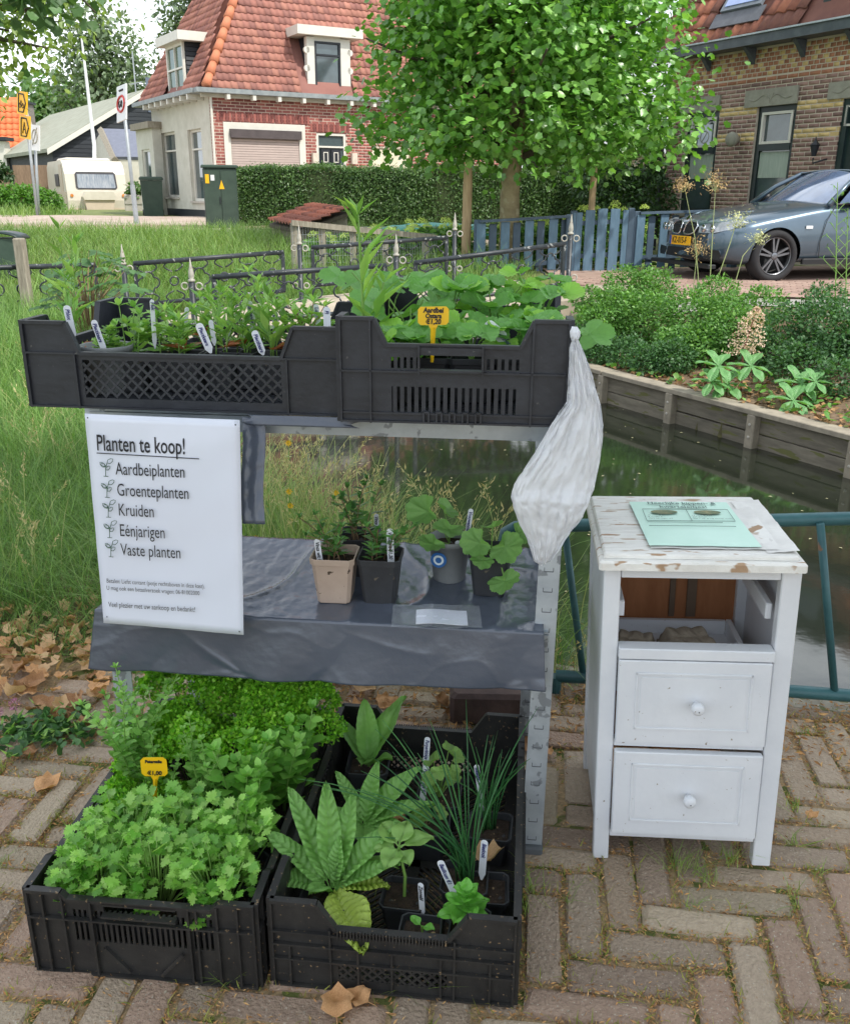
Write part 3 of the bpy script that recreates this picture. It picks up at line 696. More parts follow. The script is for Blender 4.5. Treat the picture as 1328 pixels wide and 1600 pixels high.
def crate(label, loc, rz, W, D, h, hmf, hms, nf, ns, sf, ss, m, floor='grid'):
    t = thing('plastic_crate', label, 'crate', loc, rz)
    crate_wall(t, (0, 0, 0), (1, 0, 0), (0, 1, 0), W, h, hmf, nf, sf, m)
    crate_wall(t, (W, D, 0), (-1, 0, 0), (0, -1, 0), W, h, hmf, nf, sf, m)
    crate_wall(t, (0, D, 0), (0, -1, 0), (1, 0, 0), D, h, hms, ns, ss, m)
    crate_wall(t, (W, 0, 0), (0, 1, 0), (-1, 0, 0), D, h, hms, ns, ss, m)
    mb = MB(); z = .012
    for a, b in (((.004, .004), (W - .004, .03)), ((.004, D - .03), (W - .004, D - .004)), ((.004, .03), (.03, D - .03)), ((W - .03, .03), (W - .004, D - .03)), ((W / 2 - .012, .03), (W / 2 + .012, D - .03)), ((.03, D / 2 - .012), (W - .03, D / 2 + .012))):
        mb.span((a[0], a[1], z - .002), (b[0], b[1], z + .002))
    for (x0, x1) in ((.03, W / 2 - .012), (W / 2 + .012, W - .03)):
        for (y0, y1) in ((.03, D / 2 - .012), (D / 2 + .012, D - .03)):
            w, d = x1 - x0, y1 - y0; k = -d; fl = (x0 < .05) == (y0 < .05)
            while k < w:
                a = max(0, k); b = min(w, k + d)
                if b - a > .004:
                    p, q = (a, a - k), (b, b - k)
                    if not fl: p, q = (w - p[0], p[1]), (w - q[0], q[1])
                    P_, Q_ = Vector((x0 + p[0], y0 + p[1], z)), Vector((x0 + q[0], y0 + q[1], z)); c = (P_ + Q_) / 2; e = Q_ - P_
                    mb.box(c, (e.length, .0052, .003), rz=math.atan2(e.y, e.x))
                k += .0155
    mb.build('floor_grid', m, t)
    return t
crate_tl = crate('long black crate with diamond mesh front on the top left of the rack', (-.751, 1.713, .867), -.115, .6, .4, .16, .104, .104, (.085, .108), (.085, .108), 'lattice', 'lattice', m_crate)
crate_tr = crate('black crate with vertical slots on the top right of the rack, holding strawberry plants', (-.152, 1.607, .867), -.094, .4, .6, .184, .139, .139, (.062, .083), (.062, .1), 'slots', 'slots2', m_crate)
crate_bl = crate('black ribbed crate of parsley and herbs on the bricks at lower left', (-.655, 1.215, .0), -.095, .385, .6, .168, .156, .156, (.06, .07), (.08, .1), 'ribbed', 'ribbed', m_crated)
crate_br = crate('black low-fronted crate with rosette plants and chives on the bricks at lower right', (-.248, 1.19, .0), -.11, .4, .6, .172, .124, .15, (.077, .108), (.1, .12), 'lattice_low', 'ribbed', m_crated)

# ------------------------------------------------------------------ green pipe guard rail by the water
m_pipe = mat('teal_pipe_paint', S(40, 82, 88), S(58, 104, 108), rough=.45, scale=10, bump=.25, bscale=50, spots=S(128, 92, 66), spot_scale=16, spot_t=.68)
gr = thing('guard_rail', 'teal painted tube guard rail standing at the water edge behind the cabinet', 'railing', (.9, 2.15, 0))
def rp(px, py, y): return aty(px, py, y)
a0 = rp(790, 832, 2.19); pts = [rp(790, 905, 2.19), rp(787, 850, 2.19), rp(790, 832, 2.19), rp(804, 824, 2.185), rp(930, 820, 2.16), rp(1328, 810, 2.08), rp(1600, 802, 2.03)]
MB().tube(pts, .0165, 12).build('top_rail', m_pipe, gr, world=True, smooth=True)
MB().tube([rp(868, 1056, 2.15), rp(1100, 1070, 2.10), rp(1328, 1087, 2.05), rp(1600, 1104, 2.0)], .0165, 12).build('bottom_rail', m_pipe, gr, world=True, smooth=True)
for (a, b, ya) in (((883, 870), (911, 1056), 2.155), ((1283, 818), (1303, 1080), 2.065)):
    MB().tube([rp(a[0] - 2, a[1] - 50 if a[0] < 1000 else a[1], ya), rp(b[0], b[1], ya - .01)], .0095, 10).build('baluster', m_pipe, gr, world=True, smooth=True)
p = rp(1500, 1090, 2.02); MB().tube([(p.x, p.y, -.03), (p.x, p.y, .52)], .0165, 10).build('post', m_pipe, gr, world=True)
p = rp(868, 1056, 2.15); MB().tube([(p.x, p.y, -.04), (p.x, p.y, p.z)], .0165, 10).build('post', m_pipe, gr, world=True)

# ------------------------------------------------------------------ white drawer cabinet
cb = thing('drawer_cabinet', 'weathered white bedside cabinet with two drawers and an open top bay', 'cabinet', (.342, 1.5, 0), -.1)
cb.rotation_euler = (R(-1.0), R(-1.8), -.1)
CW, CD, CZ = .338, .33, .63
for nm, x, y in (('leg', .0135, .0135), ('leg', CW - .0135, .0135), ('leg', .0135, CD - .0135), ('leg', CW - .0135, CD - .0135)):
    MB().bbox((x, y, CZ / 2), (.034 if x > .1 else .03, .027, CZ), .002).build(nm, m_cab, cb)
IX0, IX1 = .0295, CW - .0315
def fz(py): return None
for z0, z1, yy, nm in ((.605, .63, .012, 'top_rail'), (.2585, .2725, .012, 'middle_rail'), (.053, .069, .012, 'bottom_rail')):
    MB().bbox(((IX0 + IX1) / 2, yy, (z0 + z1) / 2), (IX1 - IX0, .02, z1 - z0), .0015).build(nm, m_cab, cb)
for x in (.006, CW - .006):
    MB().bbox((x, CD / 2, .34), (.008, CD - .056, .57), .001).build('side_panel', m_cab, cb)
MB().bbox((CW / 2, CD - .008, .34), (CW - .056, .006, .57), .001).build('back_panel', mat('brown_board', S(150, 96, 60), S(178, 120, 80), rough=.85, scale=7, bump=.4, stretch=(3, 1, .6), spots=S(86, 66, 52), spot_scale=5, spot_t=.6), cb)
for x in (CW * .52, CW * .64): MB().bbox((x, CD - .0145, .5), (.012 if x < .2 else .02, .006, .22), .001).build('back_batten', mat('grey_batten', S(110, 92, 76), rough=.9), cb)
for x in (IX0 + .006, IX1 - .006):
    MB().bbox((x, CD / 2, .53), (.012, CD - .07, .03), .002, rx=.0).build('drawer_runner', m_cab, cb)
# first drawer: box seen from above, front with raised frame
def drawer(z0, z1, rim):
    W = IX1 - IX0 - .004; cx_ = (IX0 + IX1) / 2 - .001
    f = MB().bbox((cx_, -.006, (z0 + z1) / 2), (W, .016, z1 - z0), .0018).build('drawer_front', m_cab, cb)
    mx, mz = .034, .032; x0, x1 = cx_ - W / 2 + mx, cx_ + W / 2 - mx + .0; za, zb = z0 + mz, z1 - mz * .8
    for (p0, p1) in (((x0, za), (x1, za)), ((x1, za), (x1, zb)), ((x1, zb), (x0, zb)), ((x0, zb), (x0, za))):
        m2 = MB()
        dx, dz = p1[0] - p0[0], p1[1] - p0[1]; L = math.hypot(dx, dz)
        m2.bbox(((p0[0] + p1[0]) / 2, -.0146, (p0[1] + p1[1]) / 2), (abs(dx) + .004, .0028, abs(dz) + .004), .0009); m2.build('moulding', m_cab, f)
    MB().bbox((cx_, -.0142, (za + zb) / 2), (x1 - x0 - .014, .0016, zb - za - .014), .0006).build('field_panel', m_cab, f)
    rot = Matrix.Rotation(PI / 2, 3, 'X')
    kx = cx_ + (.006 if rim else .004)
    MB().lathe([(.004, .0), (.0045, .010), (.010, .014), (.0118, .022), (.011, .028), (.0075, .0305), (.001, .031)], 18, (kx, -.0135, (z0 + z1) / 2 + .002), rot=rot).build('knob', m_cab, f, smooth=True)
    MB().lathe([(.0002, 0), (.0014, .0004), (.0002, .0009)], 6, (kx + .001, -.0445, (z0 + z1) / 2 + .0), rot=rot).build('knob_screw', m_hole, f)
drawer(.276, .4475, True); drawer(.072, .2545, False)
mb = MB(); mb.bbox(((IX0 + IX1) / 2, .004, .4605), (IX1 - IX0, .034, .020), .002); mb.build('shelf_front', m_cab, cb)
mb = MB(); mb.span((IX0 + .004, .02, .36), (IX1 - .004, CD - .03, .365))
mb.build('bay_floor', m_cab, cb)
mb = MB(); mb.span((IX0 + .002, .0215, .3655), (IX0 + .012, CD - .05, .40)); mb.span((IX1 - .022, .0215, .3655), (IX1 - .012, CD - .05, .40)); mb.span((IX0 + .0125, CD - .0495, .3655), (IX1 - .0225, CD - .0395, .395))
mb.build('bay_box', m_cab, cb)
tp = MB().bbox((CW / 2 - .005, CD / 2 - .008, CZ + .0085), (CW + .016, CD + .042, .017), .004).build('top_board', m_crk, cb)
MB().bbox((CW / 2 - .006, CD / 2 - .003, CZ + .0215), (CW - .004, CD + .022, .008), .003).build('top_panel', m_crk, cb)
# things inside and on the cabinet
MTX = cb.matrix_basis.copy()
def cw(x, y, z): return Matrix.Translation(cb.location) @ cb.rotation_euler.to_matrix().to_4x4() @ Vector((x, y, z))
m_carton = mat('grey_egg_carton', S(150, 140, 124), S(176, 164, 146), rough=.95, scale=30, bump=.8, bscale=90)
def egg_carton(loc, rz, label, L=.10, Wd=.10):
    def f(u, v):
        x, y = (u - .5) * L, (v - .5) * Wd; e = min(u, 1 - u, v, 1 - v) * 9; b = .034 * min(1, e) ** .6
        return (x, y, b + .007 * abs(math.sin(u * PI * 3)) * abs(math.sin(v * PI * 2)) * (b > .03))
    o = anchored(MB().grid(f, 24, 18).box((0, 0, .004), (L, Wd, .006)), 'egg_carton', m_carton, label, 'egg carton', smooth=True); o.location = loc; o.rotation_euler = (0, 0, rz); return o
egg_carton(cw(.19, .155, .452), .1, 'brown pulp egg carton lying in the middle of the open bay of the cabinet').location.z = cw(0.19, .155, .382).z
egg_carton(cw(.083, .16, .452), -.25, 'grey pulp egg carton at the left side of the open cabinet bay', .085, .08).location.z = cw(0.083, .16, .372).z
pf = anchored(MB().grid(lambda u, v: cw(.08 + u * .225 - .02 * v * 0, .012 + v * .235, CZ + .0275 + .0022 * abs(smooth_noise(u * 5, v * 4, 1.5, 2)) + (.004 * (u > .93) * v)), 24, 18), 'torn_paper', mat('old_white_paper', S(206, 204, 200), S(228, 227, 222), rough=.7, scale=14, bump=.6, bscale=34, spots=S(160, 132, 104), spot_scale=16, spot_t=.67), 'tattered white paper sheet stuck on top of the cabinet', 'paper', smooth=True)
pf2 = anchored(MB().grid(lambda u, v: cw(.278 + u * .055, .0 + v * .3, CZ + .0262 + .003 * abs(smooth_noise(u * 3, v * 6, 1.5, 4)) + .004 * u * u), 8, 20), 'torn_paper', MATS['old_white_paper'], 'loose white strip of torn paper along the right edge of the cabinet top', 'paper', smooth=True)
gp = thing('notice_sheet', 'pale green printed notice sheet lying on top of the white cabinet', 'notice', tuple(cw(.17, .14, CZ + .03)))
gq = lambda x, y, z=.0: cw(x, y, CZ + .031 + z)
MB().grid(lambda u, v: gq(.072 + u * .195 + .008 * (1 - v) - .002, .018 + v * .262, .0008 * smooth_noise(u * 4, v * 4, 2)), 18, 18).build('sheet', mat('green_paper', S(186, 222, 206), S(200, 232, 218), rough=.5, scale=6, bump=.2, bscale=20), gp, world=True, smooth=True)
grot = (cb.rotation_euler.to_matrix()).to_euler(); go = woff(gp); m_gink = mat('dark_green_ink', S(52, 84, 78), rough=.6, bump=0)
textobj('Heerlijke kippen- &', .021, m_gink, gp, gq(.172, .262, .003) - go, grot, sx=.82, align='CENTER', bold=.0003)
textobj('kwarteleitjes!', .021, m_gink, gp, gq(.172, .238, .003) - go, grot, sx=.82, align='CENTER', bold=.0003)
mb = MB()
for p, q in (((.09, .222), (.255, .222)), ((.255, .222), (.255, .150)), ((.255, .15), (.09, .15)), ((.09, .15), (.09, .222)), ((.175, .222), (.175, .15)), ((.09, .142), (.23, .142)), ((.09, .12), (.25, .12))):
    mb.tube([gq(p[0], p[1], .003), gq(q[0], q[1], .003)], .0005, 4)
mb.build('table_lines', m_gink, gp, world=True)
for cx_ in (.13, .213):
    d = MB(); d.add([gq(cx_ + .026 * math.cos(t * PI / 12), .205 + .013 * math.sin(t * PI / 12), .0028) for t in range(24)], [tuple(range(24))]); d.build('oval_picture', mat('green_photo_print', S(40, 90, 60), S(150, 140, 100), rough=.6, scale=70, bump=0), gp, world=True)
for i, (s, x, y) in enumerate((('10 voor € 2,-', .095, .184), ('€ 1,- per 6', .095, .174), ('Vers van eigen erf', .095, .164), ('12 voor € 1,50', .18, .184), ('per doosje', .18, .175), ('Op = op, graag doosje retour', .18, .166))):
    textobj(s, .0078, m_gink, gp, gq(x, y, .003) - go, grot, sx=.8)

# ------------------------------------------------------------------ white plastic bag tied to the right end of the crate
m_bag = mat('thin_white_plastic', S(244, 246, 250), S(250, 251, 253), rough=.32, trans=.5, scale=6, bump=.35, bscale=45, bdist=.004, spec=.5)
prof = [(510, 893, 902, .35), (518, 890, 906, 1), (526, 891, 905, 1), (532, 894, 902, .8), (545, 891, 908, .8), (570, 889, 918, .7), (600, 888, 928, .6), (630, 886, 937, .5), (660, 866, 941, .34), (690, 850, 940, .3), (715, 836, 936, .27), (740, 818, 931, .25), (762, 804, 926, .23), (778, 798, 921, .38), (792, 803, 915, .36), (810, 810, 908, .34), (830, 822, 896, .3), (850, 829, 882, .28), (868, 834, 870, .25), (878, 846, 860, .2)]
N = 120; mb = MB(); rings = []
p2 = []
for a, b in zip(prof[:-1], prof[1:]):
    for k in range(5): p2.append(tuple(x + (y - x) * k / 5 for x, y in zip(a, b)))
prof = p2 + [prof[-1]]
for i, (py, x0, x1, fl) in enumerate(prof):
    t = i / (len(prof) - 1); yb = 1.555 - .02 * t; a, b = aty(x0, py, yb), aty(x1, py + (x1 - x0) * .0, yb); c = (a + b) / 2; r = (b - a).length / 2; rg = []
    for k in range(N):
        an = 2 * PI * k / N; q_ = Vector((math.cos(an) * 2.2, math.sin(an) * 2.2, t * 4.5)); f = 1 + (.4 * noise.noise(q_) + .4 * (vfac(q_ * 1.1) - .25)) * min(1, t * 3)
        yy = math.sin(an) * r * fl * f - (.013 * vfac(q_ * 1.6) + .006 * vfac(q_ * 3.7) + .0025 * vfac(q_ * 8)) * (1 if math.sin(an) < 0 else -1) * min(1, t * 4)
        rg.append((c.x + math.cos(an) * r * (1 - .05 * t * (1 - abs(noise.noise(Vector((2, an * .5, t * 9))) * 2)) * abs(math.sin(an))), min(1.6, c.y + yy), c.z + .012 * math.cos(an) * math.sin(t * 9) * t))
    rings.append(rg)
for rg in rings: mb.v.extend(rg)
for i in range(len(rings) - 1):
    for k in range(N): j = (k + 1) % N; mb.f.append((i * N + k, (i + 1) * N + k, (i + 1) * N + j, i * N + j))
mb.f.append(tuple(range(N)))
bag = anchored(mb, 'plastic_bag', m_bag, 'crumpled translucent white plastic bag knotted to the right end of the top crate', 'plastic bag', smooth=True)
tx = bpy.data.textures.new('crumple', 'CLOUDS'); tx.noise_scale = .02; tx.noise_depth = 2
md = bag.modifiers.new('crumple', 'DISPLACE'); md.texture = tx; md.strength = .004; md.mid_level = .5
# ================================================================== POTS, PLANTS, LABELS
m_pot = mat('black_pot_plastic', S(40, 42, 46), S(56, 58, 62), rough=.55, scale=12, bump=.15, spots=S(96, 88, 76), spot_scale=70, spot_t=.68)
m_potb = mat('taupe_pot_plastic', S(168, 148, 132), S(186, 166, 150), rough=.6, scale=8, bump=.1, spots=S(70, 56, 44), spot_scale=60, spot_t=.66)
m_potg = mat('grey_pot_plastic', S(112, 116, 118), S(134, 138, 138), rough=.5)
m_earth = mat('potting_soil', S(34, 26, 20), S(62, 48, 36), rough=.98, scale=60, bump=1.0, bscale=160, spots=S(150, 128, 96), spot_scale=120, spot_t=.68)
m_stem = mat('green_stem', S(110, 150, 66), S(132, 170, 84), rough=.55, var=.1, bump=0)
m_stemr = mat('brown_stem', S(112, 92, 66), S(140, 116, 84), rough=.7, bump=0)
G_lime = leafmat('curly_parsley_leaf', [S(76, 148, 36), S(126, 190, 48), S(170, 218, 74)], isl=.25)
G_cel = leafmat('celery_leaf', [S(80, 142, 44), S(122, 180, 66), S(176, 218, 116)], isl=.2, rough=.35)
G_ore = leafmat('oregano_leaf', [S(104, 158, 70), S(138, 188, 94), S(168, 208, 122)], isl=.2)
G_mint = leafmat('mint_leaf', [S(88, 148, 58), S(122, 180, 74), S(154, 202, 102)], isl=.2, bump=.3)
G_ros = leafmat('rosette_leaf', [S(98, 154, 72), S(128, 182, 92), S(156, 202, 116)], isl=.12, bump=.35, scale=20)
G_ros2 = leafmat('yellowing_leaf', [S(160, 186, 70), S(186, 204, 92), S(140, 180, 80)], isl=.1, bump=.35)
G_str = leafmat('strawberry_leaf', [S(84, 140, 66), S(112, 168, 84), S(128, 184, 90)], isl=.1, rough=.45, bump=.25)
G_strl = leafmat('young_strawberry_leaf', [S(130, 186, 66), S(156, 204, 84), S(120, 180, 70)], isl=.1)
G_seed = leafmat('seedling_leaf', [S(104, 154, 74), S(138, 182, 96), S(172, 204, 116)], isl=.2)
G_vin = leafmat('vinca_leaf', [S(60, 108, 54), S(92, 144, 72), S(126, 170, 96)], isl=.2, rough=.3)
G_alch = leafmat('lady_mantle_leaf', [S(96, 148, 76), S(120, 168, 92), S(140, 180, 104)], isl=.1, bump=.3)
G_chive = leafmat('chive_leaf', [S(40, 92, 52), S(60, 116, 64), S(84, 138, 76)], isl=.2, rough=.35)
G_bas = leafmat('basil_leaf', [S(96, 170, 62), S(124, 192, 78), S(104, 178, 70)], isl=.12, rough=.3)
G_red = leafmat('reddish_leaf', [S(150, 74, 48), S(176, 96, 60), S(128, 110, 64)], isl=.2)

def rings_sq(mb, prof, cr=.1):
    vs = []; 
    for w, z in prof:
        a = w / 2; c = w * cr
        vs += [(-a + c, -a, z), (a - c, -a, z), (a, -a + c, z), (a, a - c, z), (a - c, a, z), (-a + c, a, z), (-a, a - c, z), (-a, -a + c, z)]
    fs = [(7, 6, 5, 4, 3, 2, 1, 0)]
    for i in range(len(prof) - 1):
        for k in range(8): j = (k + 1) % 8; fs.append((i * 8 + k, i * 8 + j, i * 8 + 8 + j, i * 8 + 8 + k))
    fs.append(tuple(len(vs) - 8 + k for k in range(8))); mb.add(vs, fs)
def pot(parent, w=.09, h=.09, m=None, rnd=False, soilz=.78):
    m = m or m_pot; pr = [(w * .72, 0), (w * .74, .002), (w * .94, h * .86), (w * 1.0, h * .87), (w * 1.02, h * .99), (w * 1.0, h), (w * .95, h * .99), (w * .9, h * soilz)]
    mb = MB()
    if rnd: mb.lathe([(a / 2, b) for a, b in pr], 22)
    else: rings_sq(mb, pr)
    p = mb.build('pot', m, parent, smooth=rnd)
    s = MB(); s.grid(lambda u, v: ((u - .5) * w * .84 * (1 if not rnd else math.sqrt(max(0, 1 - (2 * v - 1) ** 2 * .9))), (v - .5) * w * .84, h * soilz + .003 + .004 * math.sin(u * 9) * math.cos(v * 8)), 8, 8); s.build('soil', m_earth, parent)
    return h * soilz + .003
class Fol:
    def __init__(s): s.st = MB(); s.L = {}
    def leaf(s, key, p, d, n, sc_): s.L.setdefault(key, []).append((tuple(p), tuple(d), tuple(n), sc_ if isinstance(sc_, tuple) else (sc_, sc_, sc_)))
    def done(s, parent, stem_m, leaf_m, name='leaves', kind='stuff'):
        if s.st.v: s.st.build('stems', stem_m, parent, smooth=True, kind=None)
        sets = []
        for k, l in s.L.items():
            sets.append((k, TR([a[0] for a in l], [a[1] for a in l], [a[2] for a in l], np.array([a[3] for a in l]))))
        keys = {id(k): k for k, _ in sets}
        if sets: bake(name, sets, leaf_m, parent, kind=kind)
class K:   # hashable template
    def __init__(s, t): s.t = t
    def __iter__(s): return iter(s.t)
    def __getitem__(s, i): return s.t[i]
K_CEL = K(fan([(0, 0), (.1, .28), (.34, .2), (.32, .32), (.5, .36), (.42, .48), (.55, .6), (.38, .6), (.34, .74), (.2, .64), (.22, .84), (.08, .82), (0, 1.02), (-.08, .82), (-.22, .84), (-.2, .64), (-.34, .74), (-.38, .6), (-.55, .6), (-.42, .48), (-.5, .36), (-.32, .32), (-.34, .2), (-.1, .28)], cz=-.08, c=(0, .45)))
K_DIA, K_NAR, K_OVL, K_MAP, K_PAR, K_RND = map(K, (L_DIA, L_NAR, L_OVL, L_MAP, L_PAR, L_RND))
U = random.uniform
def stem_curve(p, h, lean, az, n=5, droop=.3):
    pts = []; p = Vector(p)
    for i in range(n + 1):
        t = i / n; pts.append(p + Vector((math.cos(az) * lean * t ** 1.6 * h, math.sin(az) * lean * t ** 1.6 * h, h * t * (1 - .12 * lean * t))))
    return pts
def herb(F, base, h, key, L, nodes, per=2, lean=.2, az=None, r=.0014, top=3, wid=1.0, el=(.2, .7), grow=True):
    az = U(0, 2 * PI) if az is None else az; pts = stem_curve(base, h, lean, az, 6); F.st.tube(pts, [r] * 3 + [r * .7] * 4, 5)
    for i in range(nodes):
        t = .18 + .82 * i / max(1, nodes - 1); k = t * (len(pts) - 1); a = int(min(k, len(pts) - 2)); p = pts[a].lerp(pts[a + 1], k - a)
        ph = (i % 2) * PI / 2 + U(-.3, .3) if per == 2 else U(0, 2 * PI); s = L * (1.0 if not grow else (.65 + .5 * math.sin(PI * min(.95, t * .9 + .1)))) * U(.8, 1.15)
        for q in range(per):
            a2 = ph + q * 2 * PI / per; e = U(*el); d = (math.cos(a2) * math.cos(e), math.sin(a2) * math.cos(e), math.sin(e))
            F.leaf(key, p, d, (U(-.3, .3) - math.cos(a2) * .4, U(-.3, .3) - math.sin(a2) * .4, 1), (s * wid, s, s))
    for q in range(top):
        a2 = q * 2 * PI / max(1, top) + U(0, 1); e = U(.7, 1.2); s = L * .6
        F.leaf(key, pts[-1], (math.cos(a2) * math.cos(e), math.sin(a2) * math.cos(e), math.sin(e)), (-math.cos(a2), -math.sin(a2), .6), (s * wid, s, s))
def bigleaf(parent, base, az, e0, L, W, bend, m, shape='lance', ruf=.05, fold=.25, twist=0.0, name='leaf', label=None):
    nu, nv = 10, (72 if L > .09 else 26); a = Vector((math.cos(az), math.sin(az), 0)); side0 = Vector((-math.sin(az), math.cos(az), 0)); P = [Vector(base)]; E = [e0]
    for i in range(nv): e = e0 - bend * ((i + .5) / nv) ** 1.3; E.append(e); P.append(P[-1] + (a * math.cos(e) + Vector((0, 0, 1)) * math.sin(e)) * L / nv)
    def f(u, v):
        i = v * nv; k = int(round(i)); p = P[min(k, nv)]; e = E[min(k, nv)]; s = (u - .5) * 2
        nrm = -a * math.sin(e) + Vector((0, 0, 1)) * math.cos(e); tw = twist * v; sd = side0 * math.cos(tw) + nrm * math.sin(tw)
        if shape == 'lance': w = (.10 + .9 * math.sin(PI * min(1, max(0, (v - .08) / .92)) ** .85) ** .8) if v > .08 else .10
        elif shape == 'ovate': w = .08 if v < .18 else max(.02, math.sin(PI * ((v - .18) / .82) ** .75)) ** .75
        else: w = .15 + .85 * math.sin(PI * v ** 1.4) ** .8
        if v > .985: w = .03
        ser = 1 + .018 * math.sin(v * 70) * (v > .15)
        pk = ruf * W * (abs(math.sin(v * 36 - abs(s) * 4.5)) - .5) * (.25 + min(1, abs(s) * 2.5)) * (abs(s) < .95) * (v > .1)
        return p + sd * (s * W * .5 * w * ser) + nrm * (fold * abs(s) * W * w * .5 + pk - .09 * W * max(0, 1 - abs(s) * 4) + .05 * W * math.sin(v * 11 + 2 * s))
    return MB().grid(f, nu, nv).build(name, m, parent, smooth=True, label=label)
def disc_mesh(name, m, lobes=7, vein=0, depth=.08, serr=.02, nser=40, cup=.18, notch=.5, seed=0, asp=1.0, wav=.05):
    """palmate leaf, petiole joins at origin, tip towards +y, unit width"""
    rr = random.Random(seed); NT, NR = 76, 9; V = [(0, 0, 0)]; F = []
    for r in range(1, NR + 1):
        t = r / NR
        for k in range(NT):
            th = 2 * PI * k / NT; back = max(0, math.cos(th)) ** 6 * notch       # th=0 is the petiole side (-y)
            R_ = .5 * (1 - depth * (1 - abs(math.cos(lobes * th / 2)))) * (1 - back) * (1 + serr * math.sin(nser * th))
            x, y = math.sin(th) * R_ * t * asp, -math.cos(th) * R_ * t + .12 * t
            z = cup * (t * t) * .3 + wav * t * math.sin(3 * th + seed) * .6 + .012 * abs(math.sin(lobes * th / 2)) * 1.5 * t - .02
            if vein: z += .035 * (abs(math.sin(9 * (y + .15 - abs(x) * .8))) - .5) * min(1, abs(x) * 8) + .22 * abs(x) * (1 - t * .3)
            V.append((x, y, z + rr.uniform(-.004, .004)))
    for k in range(NT): F.append((0, 1 + k, 1 + (k + 1) % NT))
    for r in range(NR - 1):
        for k in range(NT): j = (k + 1) % NT; F.append((1 + r * NT + k, 1 + (r + 1) * NT + k, 1 + (r + 1) * NT + j, 1 + r * NT + j))
    mb = MB(); mb.v = V; mb.f = F; return mb.mesh(name, True, m)
def place_leaf(parent, me, P, d, n, s, name='leaf'):
    d = Vector(d).normalized(); n = Vector(n); n = (n - d * n.dot(d)).normalized(); x = d.cross(n)
    o = link(name, me, None, parent); o.matrix_basis = Matrix.Translation(P) @ Matrix((x, d, n)).transposed().to_4x4() @ Matrix.Scale(s, 4); return o
MSTR = [disc_mesh('strawberry_leaflet', G_str if i < 4 else G_strl, lobes=2, depth=0.0, serr=.05, nser=19, cup=.35, vein=1, notch=.2, seed=i, asp=.86, wav=.08) for i in range(6)]
MALC = [disc_mesh('mantle_leaf', G_alch, lobes=9, depth=.13, serr=.03, nser=36, cup=.5, notch=.6, seed=i, wav=.1) for i in range(4)]
MCUC = [disc_mesh('lobed_leaf', G_str, lobes=5, depth=.34, serr=.04, nser=28, cup=.1, notch=.35, seed=i, wav=.12) for i in range(4)]
MHEU = [disc_mesh('crinkled_leaf', G_seed, lobes=7, depth=.16, serr=.04, nser=30, cup=.3, notch=.5, seed=i, wav=.14) for i in range(3)]

# ---------------------------------------------------------------- label sticks and price tags
def stick(top, bot, y, text, label, w=.0135, twist=0.0, ink=None, y2=None, size=.0105):
    A, B = aty(top[0], top[1], y), aty(bot[0], bot[1], y2 or y); d = (A - B); L = max(d.length, .05); up = d.normalized()
    x = Vector((1, -.1, 0)); x = (x - up * x.dot(up)).normalized(); x = (Matrix.Rotation(twist, 3, up) @ x); n = x.cross(up); 
    t = thing('plant_label', label, 'plant label', tuple(B), 0, 'white plastic plant labels'); rot = Matrix((x, up, n)).transposed()
    poly = [(-w * .12, 0), (w * .12, 0), (w / 2, L * .16), (w / 2, L - w * .45)] + [(w / 2 * math.cos(a), L - w * .45 + w * .45 * math.sin(a)) for a in (.5, 1.05, 1.57, 2.09, 2.64)] + [(-w / 2, L - w * .45), (-w / 2, L * .16)]
    mb = MB(); mb.prism(poly, (0, 0, -.001), (0, 0, 0), (1, 0, 0), (0, 1, 0)); mb.v = [tuple(rot @ Vector(v)) for v in mb.v]; mb.build('stake', m_stick, t)
    if text and abs(twist) < 1.1:
        o = textobj(text, size, ink or m_blue, t, rot @ Vector((0, L - w * .5, .0012)), (rot @ Matrix.Rotation(-PI / 2, 3, 'Z')).to_euler(), sx=.85, shear=.2, bold=.0003)
    return t
def price_tag(tl, br, bot, y, lines, label, dy=0.0):
    A, B = aty(tl[0], tl[1], y), aty(br[0], br[1], y); E = aty(bot[0], bot[1], y + dy); w = (B.x - A.x); h = A.z - B.z; c = (A + B) / 2
    t = thing('price_tag', label, 'price tag', tuple(E)); q = lambda x, z, yy=0: Vector((x, c.y - E.y + yy, z)) - Vector((E.x, 0, E.z))
    mb = MB(); k = h * .15
    poly = [(-w / 2 + k, -h / 2), (-w * .16, -h / 2), (-w * .09, -h * .72), (w * .09, -h * .72), (w * .16, -h / 2), (w / 2 - k, -h / 2), (w / 2, -h / 2 + k), (w / 2, h / 2 - k), (w / 2 - k, h / 2), (-w / 2 + k, h / 2), (-w / 2, h / 2 - k), (-w / 2, -h / 2 + k)]
    mb.prism(poly, (0, .0018, 0), q(c.x, c.z), (1, 0, .02)); mb.build('plate', m_tag, t)
    s = MB(); s.box(((q(c.x, c.z - h * .7) + Vector((0, dy, 0)) * 0) / 2 + Vector((0, .0009, 0)), (w * .14, .0016, (q(c.x, c.z - h * .7)).length)), (w * .14, .0016, 1)) if False else s.tube([q(c.x, c.z - h * .62, .001), Vector((0, 0, 0))], [w * .09, w * .05], 4); s.build('stem', m_tag, t)
    n = len(lines)
    for i, (s_, sz) in enumerate(lines): textobj(s_, sz, m_ink, t, q(c.x, c.z + h * (.30 - .62 * i / max(1, n - 1)), -.0012), (PI / 2, 0, 0), sx=.9, align='CENTER', shear=.1, bold=.0005)
    return t
price_tag((653, 479), (701, 508), (675, 566), 1.66, [('Aardbei', .0125), ('Ostara', .0115), ('€1,20', .0125)], 'yellow price tag reading Aardbei Ostara in the upper right crate')
